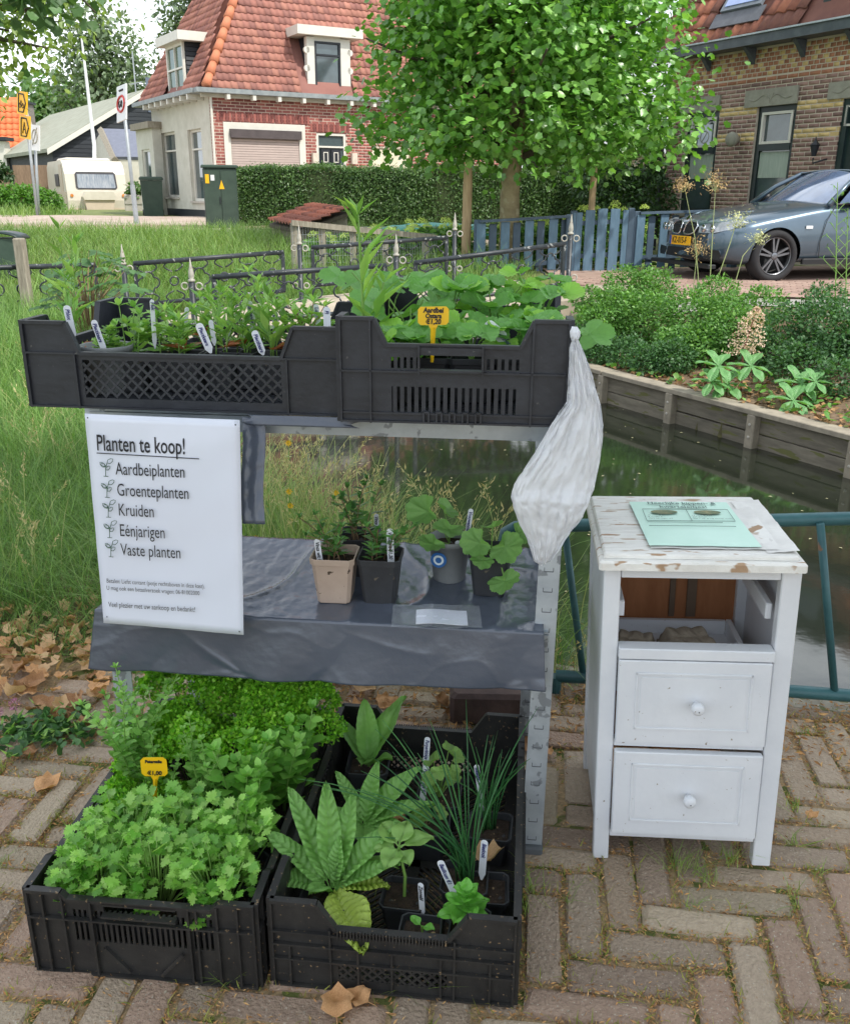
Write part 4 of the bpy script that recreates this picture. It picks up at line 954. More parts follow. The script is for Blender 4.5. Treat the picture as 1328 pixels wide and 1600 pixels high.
price_tag((219, 1184), (263, 1213), (242, 1274), 1.45, [('Peterselie', .0088), ('€1,00', .0125)], 'yellow price tag reading Peterselie standing in the lower left crate')
for a in [((104, 477), (116, 530), 1.79, 'Phlox', 'white plant label Phlox at the far left end of the top left crate', .2, .014),
          ((146, 500), (165, 552), 1.765, 'Plectkaars', 'leaning white label by the round grey pot in the top left crate', 0, .0125),
          ((238, 468), (243, 545), 1.80, 'Pluk', 'narrow tall white label turned sideways, left of the middle of the top left crate', .9, .009),
          ((310, 505), (330, 552), 1.765, 'Plectkaars', 'broad leaning label Plectkaars in the middle of the top left crate front', 0, .016),
          ((331, 508), (336, 540), 1.80, '', 'narrow blank label directly behind the broad leaning one', .9, .010),
          ((389, 470), (399, 525), 1.86, 'Steenanjer', 'pale label Steenanjer standing behind the front labels of the top left crate', 0, .013),
          ((397, 517), (412, 555), 1.765, 'Plectkaars', 'leaning label Plectkaars right of the middle in the top left crate front', 0, .014),
          ((430, 487), (432, 530), 1.90, 'Lavas', 'short upright label at the back right of the top left crate', .1, .013),
          ((293, 480), (288, 540), 1.84, '', 'thin edge-on label among seedlings left of the middle of the top left crate', 1.0, .010),
          ((360, 477), (357, 540), 1.88, '', 'thin pale label at the back centre of the top left crate', 1.0, .010),
          ((494, 478), (499, 515), 1.84, 'Lupine', 'white label among reddish shoots at the right end of the top left crate', .5, .011),
          ((511, 498), (512, 520), 1.79, 'Fl', 'short white label next to the join of the two upper crates', .0, .014),
          ((495, 842), (504, 905), 1.685, 'Vinca wit €1,20', 'label Vinca wit stuck in the taupe pot on the middle shelf', 0, .012),
          ((588, 803), (590, 880), 1.90, 'Vinca wit €1,20', 'grey white label behind, in the rear dark vinca pot on the middle shelf', 0, .010),
          ((609, 826), (612, 905), 1.68, 'Vinca wit €1,20', 'label Vinca wit in the front dark pot on the middle shelf', 0, .0135),
          ((736, 795), (725, 868), 1.80, 'Vrouwenmantel €1', 'tall label Vrouwenmantel at the back of the grey pot on the middle shelf', -.1, .0105),
          ((712, 846), (742, 872), 1.77, 'Vrouwenmantel', 'fallen slanting label between the two lady mantle pots', 0, .012),
          ((104, 1331), (126, 1400), 1.33, '', 'bare white label leaning at the left rim of the lower left crate', .9, .010),
          ((212, 1273), (206, 1310), 1.46, '', 'short white label tip above the celery in the lower left crate', .3, .010),
          ((303, 1286), (330, 1306), 1.47, '', 'white label lying flat between herb pots in the lower left crate', .2, .008),
          ((668, 1152), (663, 1225), 1.63, 'Purperklokje', 'upright label Purperklokje, the rear one of the pair in the lower right crate', 0, .012),
          ((666, 1197), (658, 1268), 1.58, 'Purperklokje €1', 'label Purperklokje in front of its twin in the lower right crate', 0, .0125),
          ((744, 1195), (756, 1275), 1.55, 'Bieslook', 'upright label among chives in the lower right crate', .3, .011),
          ((757, 1313), (752, 1375), 1.345, 'Bieslook', 'bent label Bieslook at the right side of the lower right crate, upper half', -.2, .013),
          ((687, 1345), (722, 1425), 1.285, 'Basilicum €1', 'big leaning label Basilicum beside the basil plant', 0, .0125),
          ((657, 1380), (660, 1432), 1.275, 'Zonnebl', 'small label at the seedling near the front rim of the lower right crate', -.3, .0105),
          ((475, 1260), (480, 1290), 1.46, '', 'small white label tip behind the big rosette plant', .2, .009)]:
    stick(a[0], a[1], a[2], a[3], a[4], w=a[6], twist=a[5], ink=m_ink if 'Vinca' in a[3] or 'Zonne' in a[3] else None)

# ---------------------------------------------------------------- middle shelf pots
SZ = .478
def potted(name, label, px, y, z, w, h, m=None, rnd=False, cat='potted plant', group=None, rz=None):
    t = thing(name, label, cat, (atx(px, y, z + h), y, z), U(-.15, .05) if rz is None else rz, group); return t, pot(t, w, h, m, rnd)
t, z = potted('potted_vinca', 'small dark-leaved vinca in a taupe square pot on the middle shelf', 524, 1.70, SZ, .088, .098, m_potb, rz=-.08)
F = Fol()
for i in range(7): herb(F, (U(-.02, .02), U(-.02, .02), z), U(.05, .11), K_OVL, .024, 6, lean=U(.3, 1.2), wid=.8)
F.done(t, m_stemr, G_vin)
t, z = potted('potted_vinca', 'dark-leaved vinca in a black square pot at the front of the middle shelf', 595, 1.695, SZ, .085, .098, rz=-.1)
F = Fol()
for i in range(8): herb(F, (U(-.02, .02), U(-.02, .02), z), U(.04, .10), K_OVL, .024, 6, lean=U(.3, 1.1), wid=.8)
F.done(t, m_stemr, G_vin)
t, z = potted('potted_vinca', 'taller vinca in a black pot standing behind the taupe pot', 562, 1.83, SZ, .085, .09)
F = Fol()
for i in range(7): herb(F, (U(-.02, .02), U(-.02, .02), z), U(.10, .17), K_OVL, .026, 6, lean=U(.1, .6), wid=.85)
F.done(t, m_stemr, G_vin)
t, z = potted('potted_lady_mantle', 'lady mantle in a round grey pot with a blue printed sticker', 703, 1.80, SZ, .092, .095, m_potg, True)
Pz = z
for (dx, dy, hh, az, s) in ((-.045, -.02, .08, 2.8, .075), (.0, -.03, .045, 4.5, .07), (-.015, .02, .07, 1.2, .055), (-.03, -.05, .02, 3.9, .06)):
    MB().tube([(0, 0, Pz), (dx * .5, dy * .5, Pz + hh * .7), (dx, dy, Pz + hh)], .0013, 5).build('petiole', m_stem, t)
    place_leaf(t, random.choice(MALC), Vector((dx, dy, Pz + hh)), (math.cos(az), math.sin(az) - .4, -.2), (U(-.2, .2), -.75, .8), s)
for q, (sx_, cc) in enumerate(((.017, S(36, 96, 160)), (.011, S(210, 222, 228)), (.0065, S(36, 96, 160)))):
    c = Vector((-.020, -.0405 - q * .0005, .058)); MB().add([c + Vector((sx_ * math.cos(k * PI / 8), -.0 + .008 * 0, sx_ * math.sin(k * PI / 8))) + Vector((0, -.0045 + .25 * abs(sx_ * math.cos(k * PI / 8)) * (math.cos(k * PI / 8) < 0), 0)) for k in range(16)], [tuple(range(16))]).build('sticker', mat('sticker%d' % q, cc, var=.03, bump=0), t)
t, z = potted('potted_lady_mantle', 'lady mantle spilling over the black square pot at the right of the shelf', 768, 1.735, SZ, .085, .095, rz=-.2)
for (dx, dy, hh, az, s) in ((-.02, -.03, .04, 3.6, .068), (.03, -.03, .035, 5.6, .075), (.035, -.05, -.03, 5.0, .068), (.05, .0, .055, .3, .05), (.0, .01, .06, 1.6, .05), (-.01, -.05, .01, 4.4, .05)):
    MB().tube([(0, 0, z), (dx * .5, dy * .5, z + max(hh, .02) * .8), (dx, dy, z + hh)], .0013, 5).build('petiole', m_stem, t)
    place_leaf(t, random.choice(MALC), Vector((dx, dy, z + hh)), (math.cos(az), math.sin(az), -.35), (U(-.2, .2), -.8, .7), s)
pp = atz(690, 967, .484); pq = thing('paper_card', 'small blank white card in a clear sleeve lying on the dark plastic', 'card', tuple(pp))
MB().grid(lambda u, v: ((u - .5) * .098, (v - .5) * .062, .004 + .002 * math.sin(u * 5)), 6, 4).build('card', m_paper, pq, solid=.001)
MB().grid(lambda u, v: ((u - .5) * .17 - .01, (v - .5) * .10, .0065 + .003 * smooth_noise(u * 5, v * 4, 2)), 14, 8).build('clear_sleeve', mat('clear_film', S(200, 205, 210), rough=.08, var=.02, bump=.8, bscale=30, alpha=.22, spec=1.0), pq, smooth=True)

# ---------------------------------------------------------------- upper left crate: seedlings in small pots
TLZ = .882
def seedling(px, y, kind, label, h=.09, red=False, w=.075):
    t, z = potted('potted_seedling', label, px, y, TLZ, w, .075, group='seedlings in the top left crate'); F = Fol(); g = G_seed
    if kind == 'tall':
        for i in range(4): herb(F, (U(-.015, .015), U(-.01, .01), z), h * U(.8, 1.35), K_NAR, .048, 9, per=1, lean=U(0, .35), wid=1.1, el=(.5, 1.1))
    elif kind == 'lance':
        for i in range(5): herb(F, (U(-.015, .015), U(-.01, .01), z), h * U(.8, 1.6), K_NAR, .042, 5, per=2, lean=U(.1, .5), wid=1.4, el=(.3, .9))
    elif kind == 'broad':
        for i in range(4): herb(F, (U(-.015, .015), U(-.01, .01), z), h * U(.6, 1.3), K_OVL, .036, 3, per=2, lean=U(.1, .4), wid=1.0, el=(.1, .8))
    elif kind == 'fine':
        for i in range(6): herb(F, (U(-.02, .02), U(-.015, .015), z), h * U(.5, 1.0), K_PAR, .022, 7, per=2, lean=U(.1, .6), el=(.1, .8))
    F.done(t, m_stemr if red else m_stem, g)
    if kind in ('tall', 'lance') or red:
        F = Fol()
        for i in range(3): a = U(0, 6.28); F.leaf(K_NAR, (0, 0, z + .02), (math.cos(a), math.sin(a) - .5, U(.1, .6)), (0, -.3, 1), (.07, .05, .05))
        F.done(t, m_stem, G_red, name='red_leaves')
    return t
for a in [(122, 1.83, 'tall', 'tall bright green narrow-leaved seedling at the left end of the top left crate', .19), (170, 1.80, 'fine', 'feathery seedling behind the leaning label near the left notch', .075),
          (205, 1.80, 'broad', 'broad pointed-leaf seedling in front of the folded back corner of the crate', .085), (258, 1.82, 'broad', 'oval-leaved seedling right of the narrow tall label', .075),
          (290, 1.80, 'lance', 'small lance-leaved seedling left of the broad leaning label', .07), (345, 1.82, 'tall', 'light green tufted seedling with orange lower leaves in the crate centre', .13),
          (378, 1.84, 'lance', 'lance-leaved seedling just left of the Steenanjer label', .08), (425, 1.80, 'tall', 'leafy green seedling right of the leaning front label', .10),
          (455, 1.86, 'lance', 'dense green seedling at the back right of the top left crate', .13), (486, 1.82, 'lance', 'upright seedling with reddish tips near the crate join', .10),
          (510, 1.86, 'broad', 'small broad-leaved seedling at the right end of the top left crate', .06), (232, 1.95, 'fine', 'low fine seedling at the back of the top left crate', .07),
          (320, 1.97, 'lance', 'low seedling at the back centre of the top left crate', .08), (405, 1.97, 'broad', 'low oval-leaved seedling at the back right centre of the crate', .08)]:
    seedling(a[0], a[1], a[2], a[3], a[4], red='red' in a[3])
t, z = potted('plant_pot', 'round grey pot showing its rim behind the leaning label in the top left crate', 165, 1.79, TLZ, .10, .092, m_potg, True, cat='plant pot'); 
t, z = potted('potted_purple_sprout', 'purple tinged pointed-leaf seedling standing above the crate join', 474, 1.90, TLZ, .075, .08)
for k in range(6): bigleaf(t, (U(-.01, .01), 0, z), U(0, 6.28), U(1.0, 1.4), U(.05, .10), .022, U(.1, .7), mat('purplish_leaf', S(96, 116, 74), S(126, 96, 96), rough=.5, trans=.25, scale=30), shape='ovate')

# ---------------------------------------------------------------- upper right crate: strawberries and cucumbers
TRZ = .882
def strawberry(px, y, label, n=6, hmax=.15, sp=.07, kind='str'):
    t, z = potted('potted_strawberry' if kind == 'str' else 'potted_cucumber', label, px, y, TRZ, .09, .085)
    for i in range(n):
        az = 2 * PI * i / n + U(-.5, .5); r = sp * U(.4, 1.1); hh = hmax * U(.45, 1.0); P_ = Vector((math.cos(az) * r, math.sin(az) * r * .8, z + hh))
        MB().tube([(0, 0, z), (P_.x * .35, P_.y * .35, z + hh * .6), tuple(P_)], .0016, 5).build('petiole', m_stem, t)
        if kind == 'str':
            tilt = U(-.35, .35); nz = Vector((math.cos(az) * .25, -.55 + U(-.3, .3), 1)); s = U(.042, .062)
            for q in (-1, 0, 1):
                d = Vector((math.cos(az + q * 1.25), math.sin(az + q * 1.25), -.15 + tilt)); place_leaf(t, random.choice(MSTR), P_ + d * s * .42, d, nz + Vector((U(-.25, .25), U(-.2, .2), 0)), s)
        else:
            d = Vector((math.cos(az), math.sin(az) - .3, -.2)); place_leaf(t, random.choice(MCUC), P_ + d * .03, d, (U(-.3, .3), -.6, .9), U(.07, .098))
    return t
strawberry(615, 1.72, 'low leafy strawberry plant at the left front of the upper right crate', 6, .06, .045)
strawberry(668, 1.74, 'strawberry plant directly behind the yellow Aardbei tag', 6, .08, .05)
strawberry(735, 1.73, 'strawberry plant right of the yellow Aardbei tag', 6, .09, .055)
strawberry(800, 1.75, 'strawberry plant at the right front of the upper right crate', 6, .09, .055)
strawberry(640, 1.87, 'strawberry plant in the second row at the left', 6, .13, .06, 'cuc')
strawberry(700, 1.90, 'strawberry plant with raised leaves in the middle of the second row', 7, .15, .06)
strawberry(770, 1.90, 'strawberry plant in the middle right of the second row', 6, .14, .06)
strawberry(838, 1.88, 'tallest leafed plant above the right notch of the upper right crate', 6, .17, .055)
strawberry(862, 1.78, 'plant with big lobed leaves hanging over the right side of the crate', 5, .10, .045, 'cuc')
strawberry(605, 2.03, 'young cucumber with large lobed leaves at the back left of the upper right crate', 6, .17, .08, 'cuc')
strawberry(690, 2.08, 'young cucumber with lobed leaves at the back of the upper right crate', 6, .14, .08, 'cuc')
p = aty(768, 518, 1.72); o = stick((762, 507), (790, 532), 1.70, 'Komkommer', 'small tilted white card label between the strawberry leaves', w=.022, twist=0.2)
t, z = potted('potted_lily_shoot', 'tall upright lily-like shoot with narrow leaves at the left of the upper right crate', 568, 1.80, TRZ, .08, .08)
F = Fol(); herb(F, (0, 0, z), .27, K_NAR, .085, 13, per=1, lean=.03, wid=.75, el=(.6, 1.2), r=.0035, top=4); herb(F, (.012, .01, z), .15, K_NAR, .07, 8, per=1, lean=.2, wid=1.0, el=(.5, 1.1), r=.003, top=3); F.done(t, m_stem, G_seed)

# ---------------------------------------------------------------- lower left crate
def cl(c, x, y, z=0):   # crate-local to world
    return Matrix.Translation(c.location) @ c.rotation_euler.to_matrix().to_4x4() @ Vector((x, y, z))
def in_crate(c, x, y, name, label, cat='potted plant', w=.095, h=.085, m=None, group=None):
    t = thing(name, label, cat, tuple(cl(c, x, y, .014)), c.rotation_euler.z + U(-.08, .08), group); return t, pot(t, w, h, m)
def celery(x, y, label, n=70):
    t, z = in_crate(crate_bl, x, y, 'potted_celery', label, group='flat-leaved parsley pots'); F = Fol()
    for i in range(int(n * .62)):
        az = U(0, 2 * PI); r = .068 * math.sqrt(U(0, 1)); hh = U(.05, .15) * (1 - (r / .1) ** 2 * .45); P_ = Vector((math.cos(az) * r, math.sin(az) * r, z + hh)); F.st.tube([(P_.x * .3, P_.y * .3, z), tuple(P_ * .75 + Vector((0, 0, z * .25))), tuple(P_)], .0013, 4)
        for q in (-1.5, -.75, 0, .75, 1.5):
            a2 = az + q + U(-.3, .3); F.leaf(K_CEL, P_ + Vector((U(-.008, .008), U(-.008, .008), U(-.02, .01))), (math.cos(a2), math.sin(a2), U(-.3, .9)), (U(-.4, .4), -.35 + U(-.4, .4), 1), U(.015, .028))
    F.done(t, m_stem, G_cel); return t
celery(.085, .075, 'flat parsley pot at the front left corner of the lower left crate', 90)
celery(.19, .075, 'flat parsley pot in the front middle of the lower left crate', 90)
celery(.30, .075, 'flat parsley pot at the front right corner of the lower left crate', 90)
celery(.10, .165, 'flat parsley pot in the second row at the left of the lower left crate', 80)
celery(.205, .17, 'flat parsley pot in the middle of the second row of the lower left crate', 80)
celery(.305, .165, 'flat parsley pot at the right of the second row of the lower left crate', 80)
def curly(x, y, label, h=.18, nc=9, sp=.085):
    t, z = in_crate(crate_bl, x, y, 'potted_curly_parsley', label, w=.11, h=.09, group='curly parsley pots'); F = Fol(); st = MB(); PP = []; DD = []; NN = []
    for i in range(nc):
        az = U(0, 2 * PI); r = sp * math.sqrt(U(.05, 1)); hh = h * U(.45, 1); P_ = np.array((math.cos(az) * r, math.sin(az) * r, z + hh)); F.st.tube([(P_[0] * .2, P_[1] * .2, z), tuple(P_ * [.7, .7, .8]), tuple(P_)], .0013, 4)
        k = 800; d = rdir(k, -.35, 1); rad = U(.024, .038); PP.append(P_ + d * [rad, rad, rad * .75] * (1 + .35 * RNG.normal(0, .4, (k, 1)))); DD.append(d + rdir(k) * 1.1); NN.append(rdir(k))
    F.done(t, m_stem, G_lime); PP, DD, NN = map(np.concatenate, (PP, DD, NN))
    bake('leaves', [(L_PAR, TR(PP, DD, NN, RNG.uniform(.0055, .0095, len(PP))))], G_lime, t, kind='stuff')
curly(.06, .30, 'curly parsley beside the left rim with one clump hanging outside', .07, 8, .095)
curly(.13, .42, 'curly parsley behind the yellow Peterselie tag', .15, 9)
curly(.25, .40, 'curly parsley in the right middle of the lower left crate', .17, 10)
curly(.12, .54, 'dark curly parsley at the back left under the shelf', .25, 12, .10)
curly(.235, .54, 'curly parsley at the back middle under the shelf', .20, 10, .09)
curly(.335, .53, 'bright curly parsley at the back right of the lower left crate', .19, 11, .09)
def bushy(x, y, name, label, key, L, n, h, m, wid=1.0, nodes=9, lean=.4):
    t, z = in_crate(crate_bl, x, y, name, label); F = Fol()
    for i in range(n): herb(F, (U(-.03, .03), U(-.03, .03), z), h * U(.6, 1.0), key, L, nodes, lean=U(0.05, lean), wid=wid)
    F.done(t, m_stem, m); return t
bushy(.045, .36, 'potted_oregano', 'tall oregano rising beside the left upright of the rack', K_OVL, .021, 18, .33, G_ore, 1.1, 15, .4)
bushy(.10, .33, 'potted_oregano', 'oregano with fine stems left of the yellow Peterselie tag', K_OVL, .018, 8, .2, G_ore, 1.1, 11, .3)
bushy(.22, .29, 'potted_oregano', 'oregano with small pointed leaves right of the yellow Peterselie tag', K_OVL, .020, 12, .24, G_ore, 1.1, 12, .3)
bushy(.30, .275, 'potted_mint', 'mint with broad veined leaves at the right rim of the lower left crate', K_OVL, .036, 12, .20, G_mint, 1.15, 8, .35)
bushy(.35, .36, 'potted_mint', 'mint with round leaves behind the big rosette plant', K_OVL, .036, 10, .22, G_mint, 1.2, 8, .35)
bushy(.08, .235, 'potted_mint', 'pale young mint shoot at the left rim of the lower left crate', K_OVL, .030, 4, .10, G_cel, 1.1, 4, .3)

# ---------------------------------------------------------------- lower right crate
t, z = in_crate(crate_br, .075, .12, 'potted_foxglove', 'big rosette plant with long veined leaves at the left front of the lower right crate', w=.10)
Z0 = z + .01
for (az, e, L, W, b, mm) in ((2.5, 1.05, .19, .046, .25, G_ros), (1.9, 1.3, .19, .044, .15, G_ros), (1.25, 1.2, .17, .048, .25, G_ros), (.55, .9, .16, .046, .4, G_ros), (.15, .65, .13, .042, .4, G_ros), (3.0, .8, .15, .044, .3, G_ros), (3.4, .55, .10, .055, .5, G_ros), (5.3, .35, .155, .072, .85, G_ros2), (.15, .45, .10, .05, .9, G_ros2), (4.3, .9, .07, .04, .6, G_ros), (1.1, 1.4, .10, .034, .1, G_ros)):
    bigleaf(t, (.006 * math.cos(az), .006 * math.sin(az), Z0), az, e, L, W, b, mm, 'lance', ruf=.16, twist=U(-.3, .3), label='yellowing drooping leaf' if (mm is G_ros2 and az > 5) else None)
t, z = in_crate(crate_br, .10, .30, 'potted_foxglove', 'second rosette plant with upright leaves in the middle left of the lower right crate', w=.09)
for (az, e, L, W, b) in ((.55, .85, .16, .046, .4), (.1, .6, .15, .044, .5), (1.2, 1.2, .13, .038, .3), (2.5, 1.0, .12, .038, .3), (5.8, .5, .12, .044, .8), (4.9, .5, .08, .04, .7), (3.3, .7, .09, .04, .6)):
    bigleaf(t, (0, 0, z + .005), az, e, L, W, b, G_ros, 'lance', ruf=.15, twist=U(-.3, .3))
t, z = in_crate(crate_br, .075, .50, 'potted_foxglove', 'rosette plant with smooth paddle leaves at the back left of the lower right crate', w=.09)
for (az, e, L, W, b) in ((1.9, 1.4, .15, .05, .15), (.7, 1.05, .17, .055, .2), (2.6, .9, .13, .045, .4), (1.2, 1.2, .10, .04, .2), (4.6, .9, .08, .04, .6), (5.6, .8, .09, .04, .4)):
    bigleaf(t, (0, 0, z + .005), az, e, L, W, b, G_ros, 'lance', ruf=.04, fold=.35)
t, z = in_crate(crate_br, .245, .055, 'potted_seedling', 'tiny two-leaf seedling in a black pot at the front rim of the lower right crate', w=.085, h=.065)
MB().tube([(0, 0, z), (-.003, 0, z + .025)], .0018, 6).build('stem', m_stem, t)
for az in (2.6, -.4): bigleaf(t, (-.003, 0, z + .025), az, .35, .026, .018, .3, G_bas, 'ovate', ruf=.02)
t, z = in_crate(crate_br, .20, .15, 'potted_sunflower', 'young sunflower seedling with six pale leaves in the lower right crate', w=.08, h=.06)
MB().tube([(0, 0, z), (.002, -.004, z + .05), (-.008, -.01, z + .115)], [.003, .0028, .0022], 7).build('stem', m_stem, t)
for (az, e, L, W, hh) in ((2.3, .5, .06, .045, .115), (.4, .4, .065, .04, .115), (1.4, .7, .05, .04, .117), (4.4, .1, .05, .042, .115), (3.2, .2, .045, .034, .11), (2.9, .15, .07, .032, .07), (5.4, .1, .04, .034, .112)):
    bigleaf(t, (-.008, -.01, z + hh), az, e, L, W, .6, G_seed, 'ovate', ruf=.03)
t, z = in_crate(crate_br, .315, .075, 'potted_basil', 'bushy basil with glossy leaves at the front right corner of the lower right crate', w=.085, h=.07)
for i in range(20): az = i * 2.4; bigleaf(t, (0, 0, z + .02 + .003 * i), az, .15 + .05 * i, .056 - .0015 * i, .036 - .0008 * i, .6, G_bas, 'ovate', ruf=.03)
t, z = in_crate(crate_br, .345, .17, 'plant_pot', 'black pot of dark soil at the right rim, just behind the basil', cat='plant pot', w=.08, h=.07)
def chives(x, y, label, n, h, az0=None, spread=.6):
    t, z = in_crate(crate_br, x, y, 'potted_chives', label, w=.085, h=.07); mb = MB()
    for i in range(n):
        az = U(0, 2 * PI) if az0 is None else random.gauss(az0, .9); L = h * U(.5, 1.1); ln = U(.05, spread); p0 = Vector((U(-.015, .015), U(-.012, .012), z)); pts = []
        for k in range(9): s = k / 8; pts.append(p0 + Vector((math.cos(az) * L * ln * s ** 1.7, math.sin(az) * L * ln * s ** 1.7, L * (s - .28 * ln * ln * s ** 3))))
        mb.tube(pts, [.0016] * 6 + [.0013, .001, .0004], 5)
    mb.build('leaves', G_chive, t, smooth=True, kind='stuff'); return t
chives(.305, .19, 'chives with long arching blades in the middle right of the lower right crate', 26, .30, 2.3, 1.25)
chives(.345, .34, 'upright chives in a black pot at the right rim of the lower right crate', 18, .2)
t, z = in_crate(crate_br, .235, .43, 'potted_coral_bells', 'small crinkle-leaved plant before the back wall of the lower right crate', w=.09, h=.07)
for i in range(10):
    az = U(0, 6.28); r = U(.01, .05); hh = U(.03, .10); P_ = Vector((math.cos(az) * r, math.sin(az) * r, z + hh)); MB().tube([(0, 0, z), tuple(P_)], .001, 4).build('petiole', m_stem, t)
    place_leaf(t, random.choice(MHEU), P_, (math.cos(az), math.sin(az), -.2), (U(-.3, .3), -.6, .9), U(.028, .042))
t, z = in_crate(crate_br, .22, .34, 'potted_coral_bells', 'black pot with few crinkled leaves and dry stalks left of the chives', w=.09, h=.07)
for i in range(5):
    az = U(0, 6.28); r = U(.01, .04); hh = U(.015, .05); P_ = Vector((math.cos(az) * r, math.sin(az) * r, z + hh)); MB().tube([(0, 0, z), tuple(P_)], .001, 4).build('petiole', m_stemr, t)
    place_leaf(t, random.choice(MHEU), P_, (math.cos(az), math.sin(az), -.2), (U(-.3, .3), -.6, .9), U(.03, .04))

# ---------------------------------------------------------------- fallen leaves
G_dry = [mat('dry_leaf_%s' % k, a, b, rough=.8, trans=.15, scale=24, bump=.5, bscale=60) for k, a, b in (('tan', S(188, 150, 110), S(216, 182, 140)), ('brown', S(146, 106, 74), S(184, 140, 98)), ('orange', S(200, 146, 96), S(224, 178, 130)))]
def drymesh(k, m):
    rr = random.Random(k); V, F = L_MAP; mb = MB(); n = len(V) - 1; NR = 4; vs = [(0, .45, 0)]
    for r in range(1, NR + 1):
        t = r / NR
        for i in range(n):
            x, y = V[1 + i][0] * t, .45 + (V[1 + i][1] - .45) * t; z = .4 * x * x * (1.4 + math.sin(k * 2 + 4 * y)) + .45 * (y - .45) ** 2 * (1 + math.cos(k)) + .09 * math.sin(9 * x + k) + .08 * math.cos(8 * y + 2 * k) + rr.uniform(-.02, .02); x *= 1 - .35 * abs(x)
            vs.append((x, y, z))
    fs = [(0, 1 + i, 1 + (i + 1) % n) for i in range(n)]
    for r in range(NR - 1):
        for i in range(n): j = (i + 1) % n; fs.append((1 + r * n + i, 1 + (r + 1) * n + i, 1 + (r + 1) * n + j, 1 + r * n + j))
    zm = min(v[2] for v in vs); vs = [(x, y - .45, z - zm) for x, y, z in vs]; mb.add(vs, fs); mb.tube([(0, -.45, .0 - zm), (.06, -.85, .03)], [.018, .01], 4); return mb.mesh('dry_leaf', True, m)
DRY = [drymesh(i, G_dry[i % 3]) for i in range(9)]
def dryleaf(px, py, s, label, z=0.0, group=None, k=None):
    p = atz(px, py, z + .004); o = link('dry_leaf', DRY[k if k is not None else random.randrange(9)], None); o.location = p; o.rotation_euler = (U(-.25, .25), U(-.25, .25), U(0, 6.28)); o.scale = (s, s, s)
    return tag(o, label, 'dead leaf', group)
for px, py, s, lb in ((528, 1572, .06, 'large curled tan leaf on the bricks in front of the two lower crates'), (562, 1562, .045, 'smaller dry leaf touching the large curled one at the bottom edge'),
                      (1268, 1274, .028, 'single pinkish dry leaf on the bricks right of the cabinet'), (75, 1225, .06, 'curled brown leaf on the bricks left of the oregano'), (42, 1178, .06, 'pale crumpled leaf on the left brick edge'),
                      (228, 1395, .0, ''), (738, 1342, .04, ''), (700, 1390, .04, '')):
    if s > .01 and lb: dryleaf(px, py, s, lb)
for (c, x, y, s, lb) in ((crate_br, .352, .235, .06, 'orange dry leaf lying on the pot at the right rim of the lower right crate'), (crate_br, .275, .115, .045, 'pale dry leaf on the floor grid of the lower right crate'), (crate_br, .295, .03, .035, 'dry leaf scrap between the basil and the front rim'), (crate_br, .15, .40, .05, 'dry brown leaf behind the second rosette plant')):
    o = link('dry_leaf', DRY[0 if s > .05 else 2], None); p = cl(c, x, y, .085 if s > .05 or y < .05 else .03); o.location = p; o.rotation_euler = (U(.2, .5), U(-.3, .3), U(0, 6)); o.scale = (s, s, s); tag(o, lb, 'dead leaf')
rr = random.Random(5); cnt = 0
while cnt < 60:
    px, py = rr.uniform(-20, 165), rr.uniform(960, 1170)
    if py > 1060 + .25 * px + 60: continue
    p = atz(px, py, 0); o = link('dry_leaf', DRY[rr.randrange(9)], None); s = rr.uniform(.03, .065); o.location = (p.x, p.y, rr.uniform(.0, .03)); o.rotation_euler = (rr.uniform(-.6, .6), rr.uniform(-.6, .6), rr.uniform(0, 6.28)); o.scale = (s, s, s)
    tag(o, 'dry plane tree leaf in the brown heap at the edge of the left grass', 'dead leaf', 'fallen leaves heaped at the left edge of the bricks'); cnt += 1
for i in range(26):
    x, y = rr.uniform(-.55, .33), rr.uniform(1.85, 2.3); o = link('dry_leaf', DRY[rr.randrange(9)], None); s = rr.uniform(.03, .07); o.location = (x, y, .006); o.rotation_euler = (rr.uniform(-.4, .4), rr.uniform(-.4, .4), rr.uniform(0, 6.28)); o.scale = (s, s, s)
    tag(o, 'dry leaf on the bricks behind and below the rack', 'dead leaf', 'fallen leaves behind the rack')
# loose dark paver behind the lower right crate
p = atz(765, 1128, .0); o = MB().bbox((0, 0, .04), (.20, .10, .08), .01).build('loose_brick', mat('dark_brick', S(70, 56, 54), S(96, 78, 72), rough=.85, scale=12, bump=.6)); o.location = (p.x, p.y + .04, 0); o.rotation_euler = (0, 0, -.02); tag(o, 'loose dark paver lying behind the lower right crate', 'brick')
p = aty(227, 1391, 1.36)
o = MB().lathe([(.001, -.006), (.0085, -.005), (.0085, .005), (.001, .006)], 12, rot=Matrix.Rotation(PI / 2, 3, 'Y')).build('wood_bung', mat('cork', S(190, 160, 124), rough=.9)); o.location = (-.60, 1.51, .01); tag(o, 'small round cork lying against the left wall of the lower left crate', 'cork')
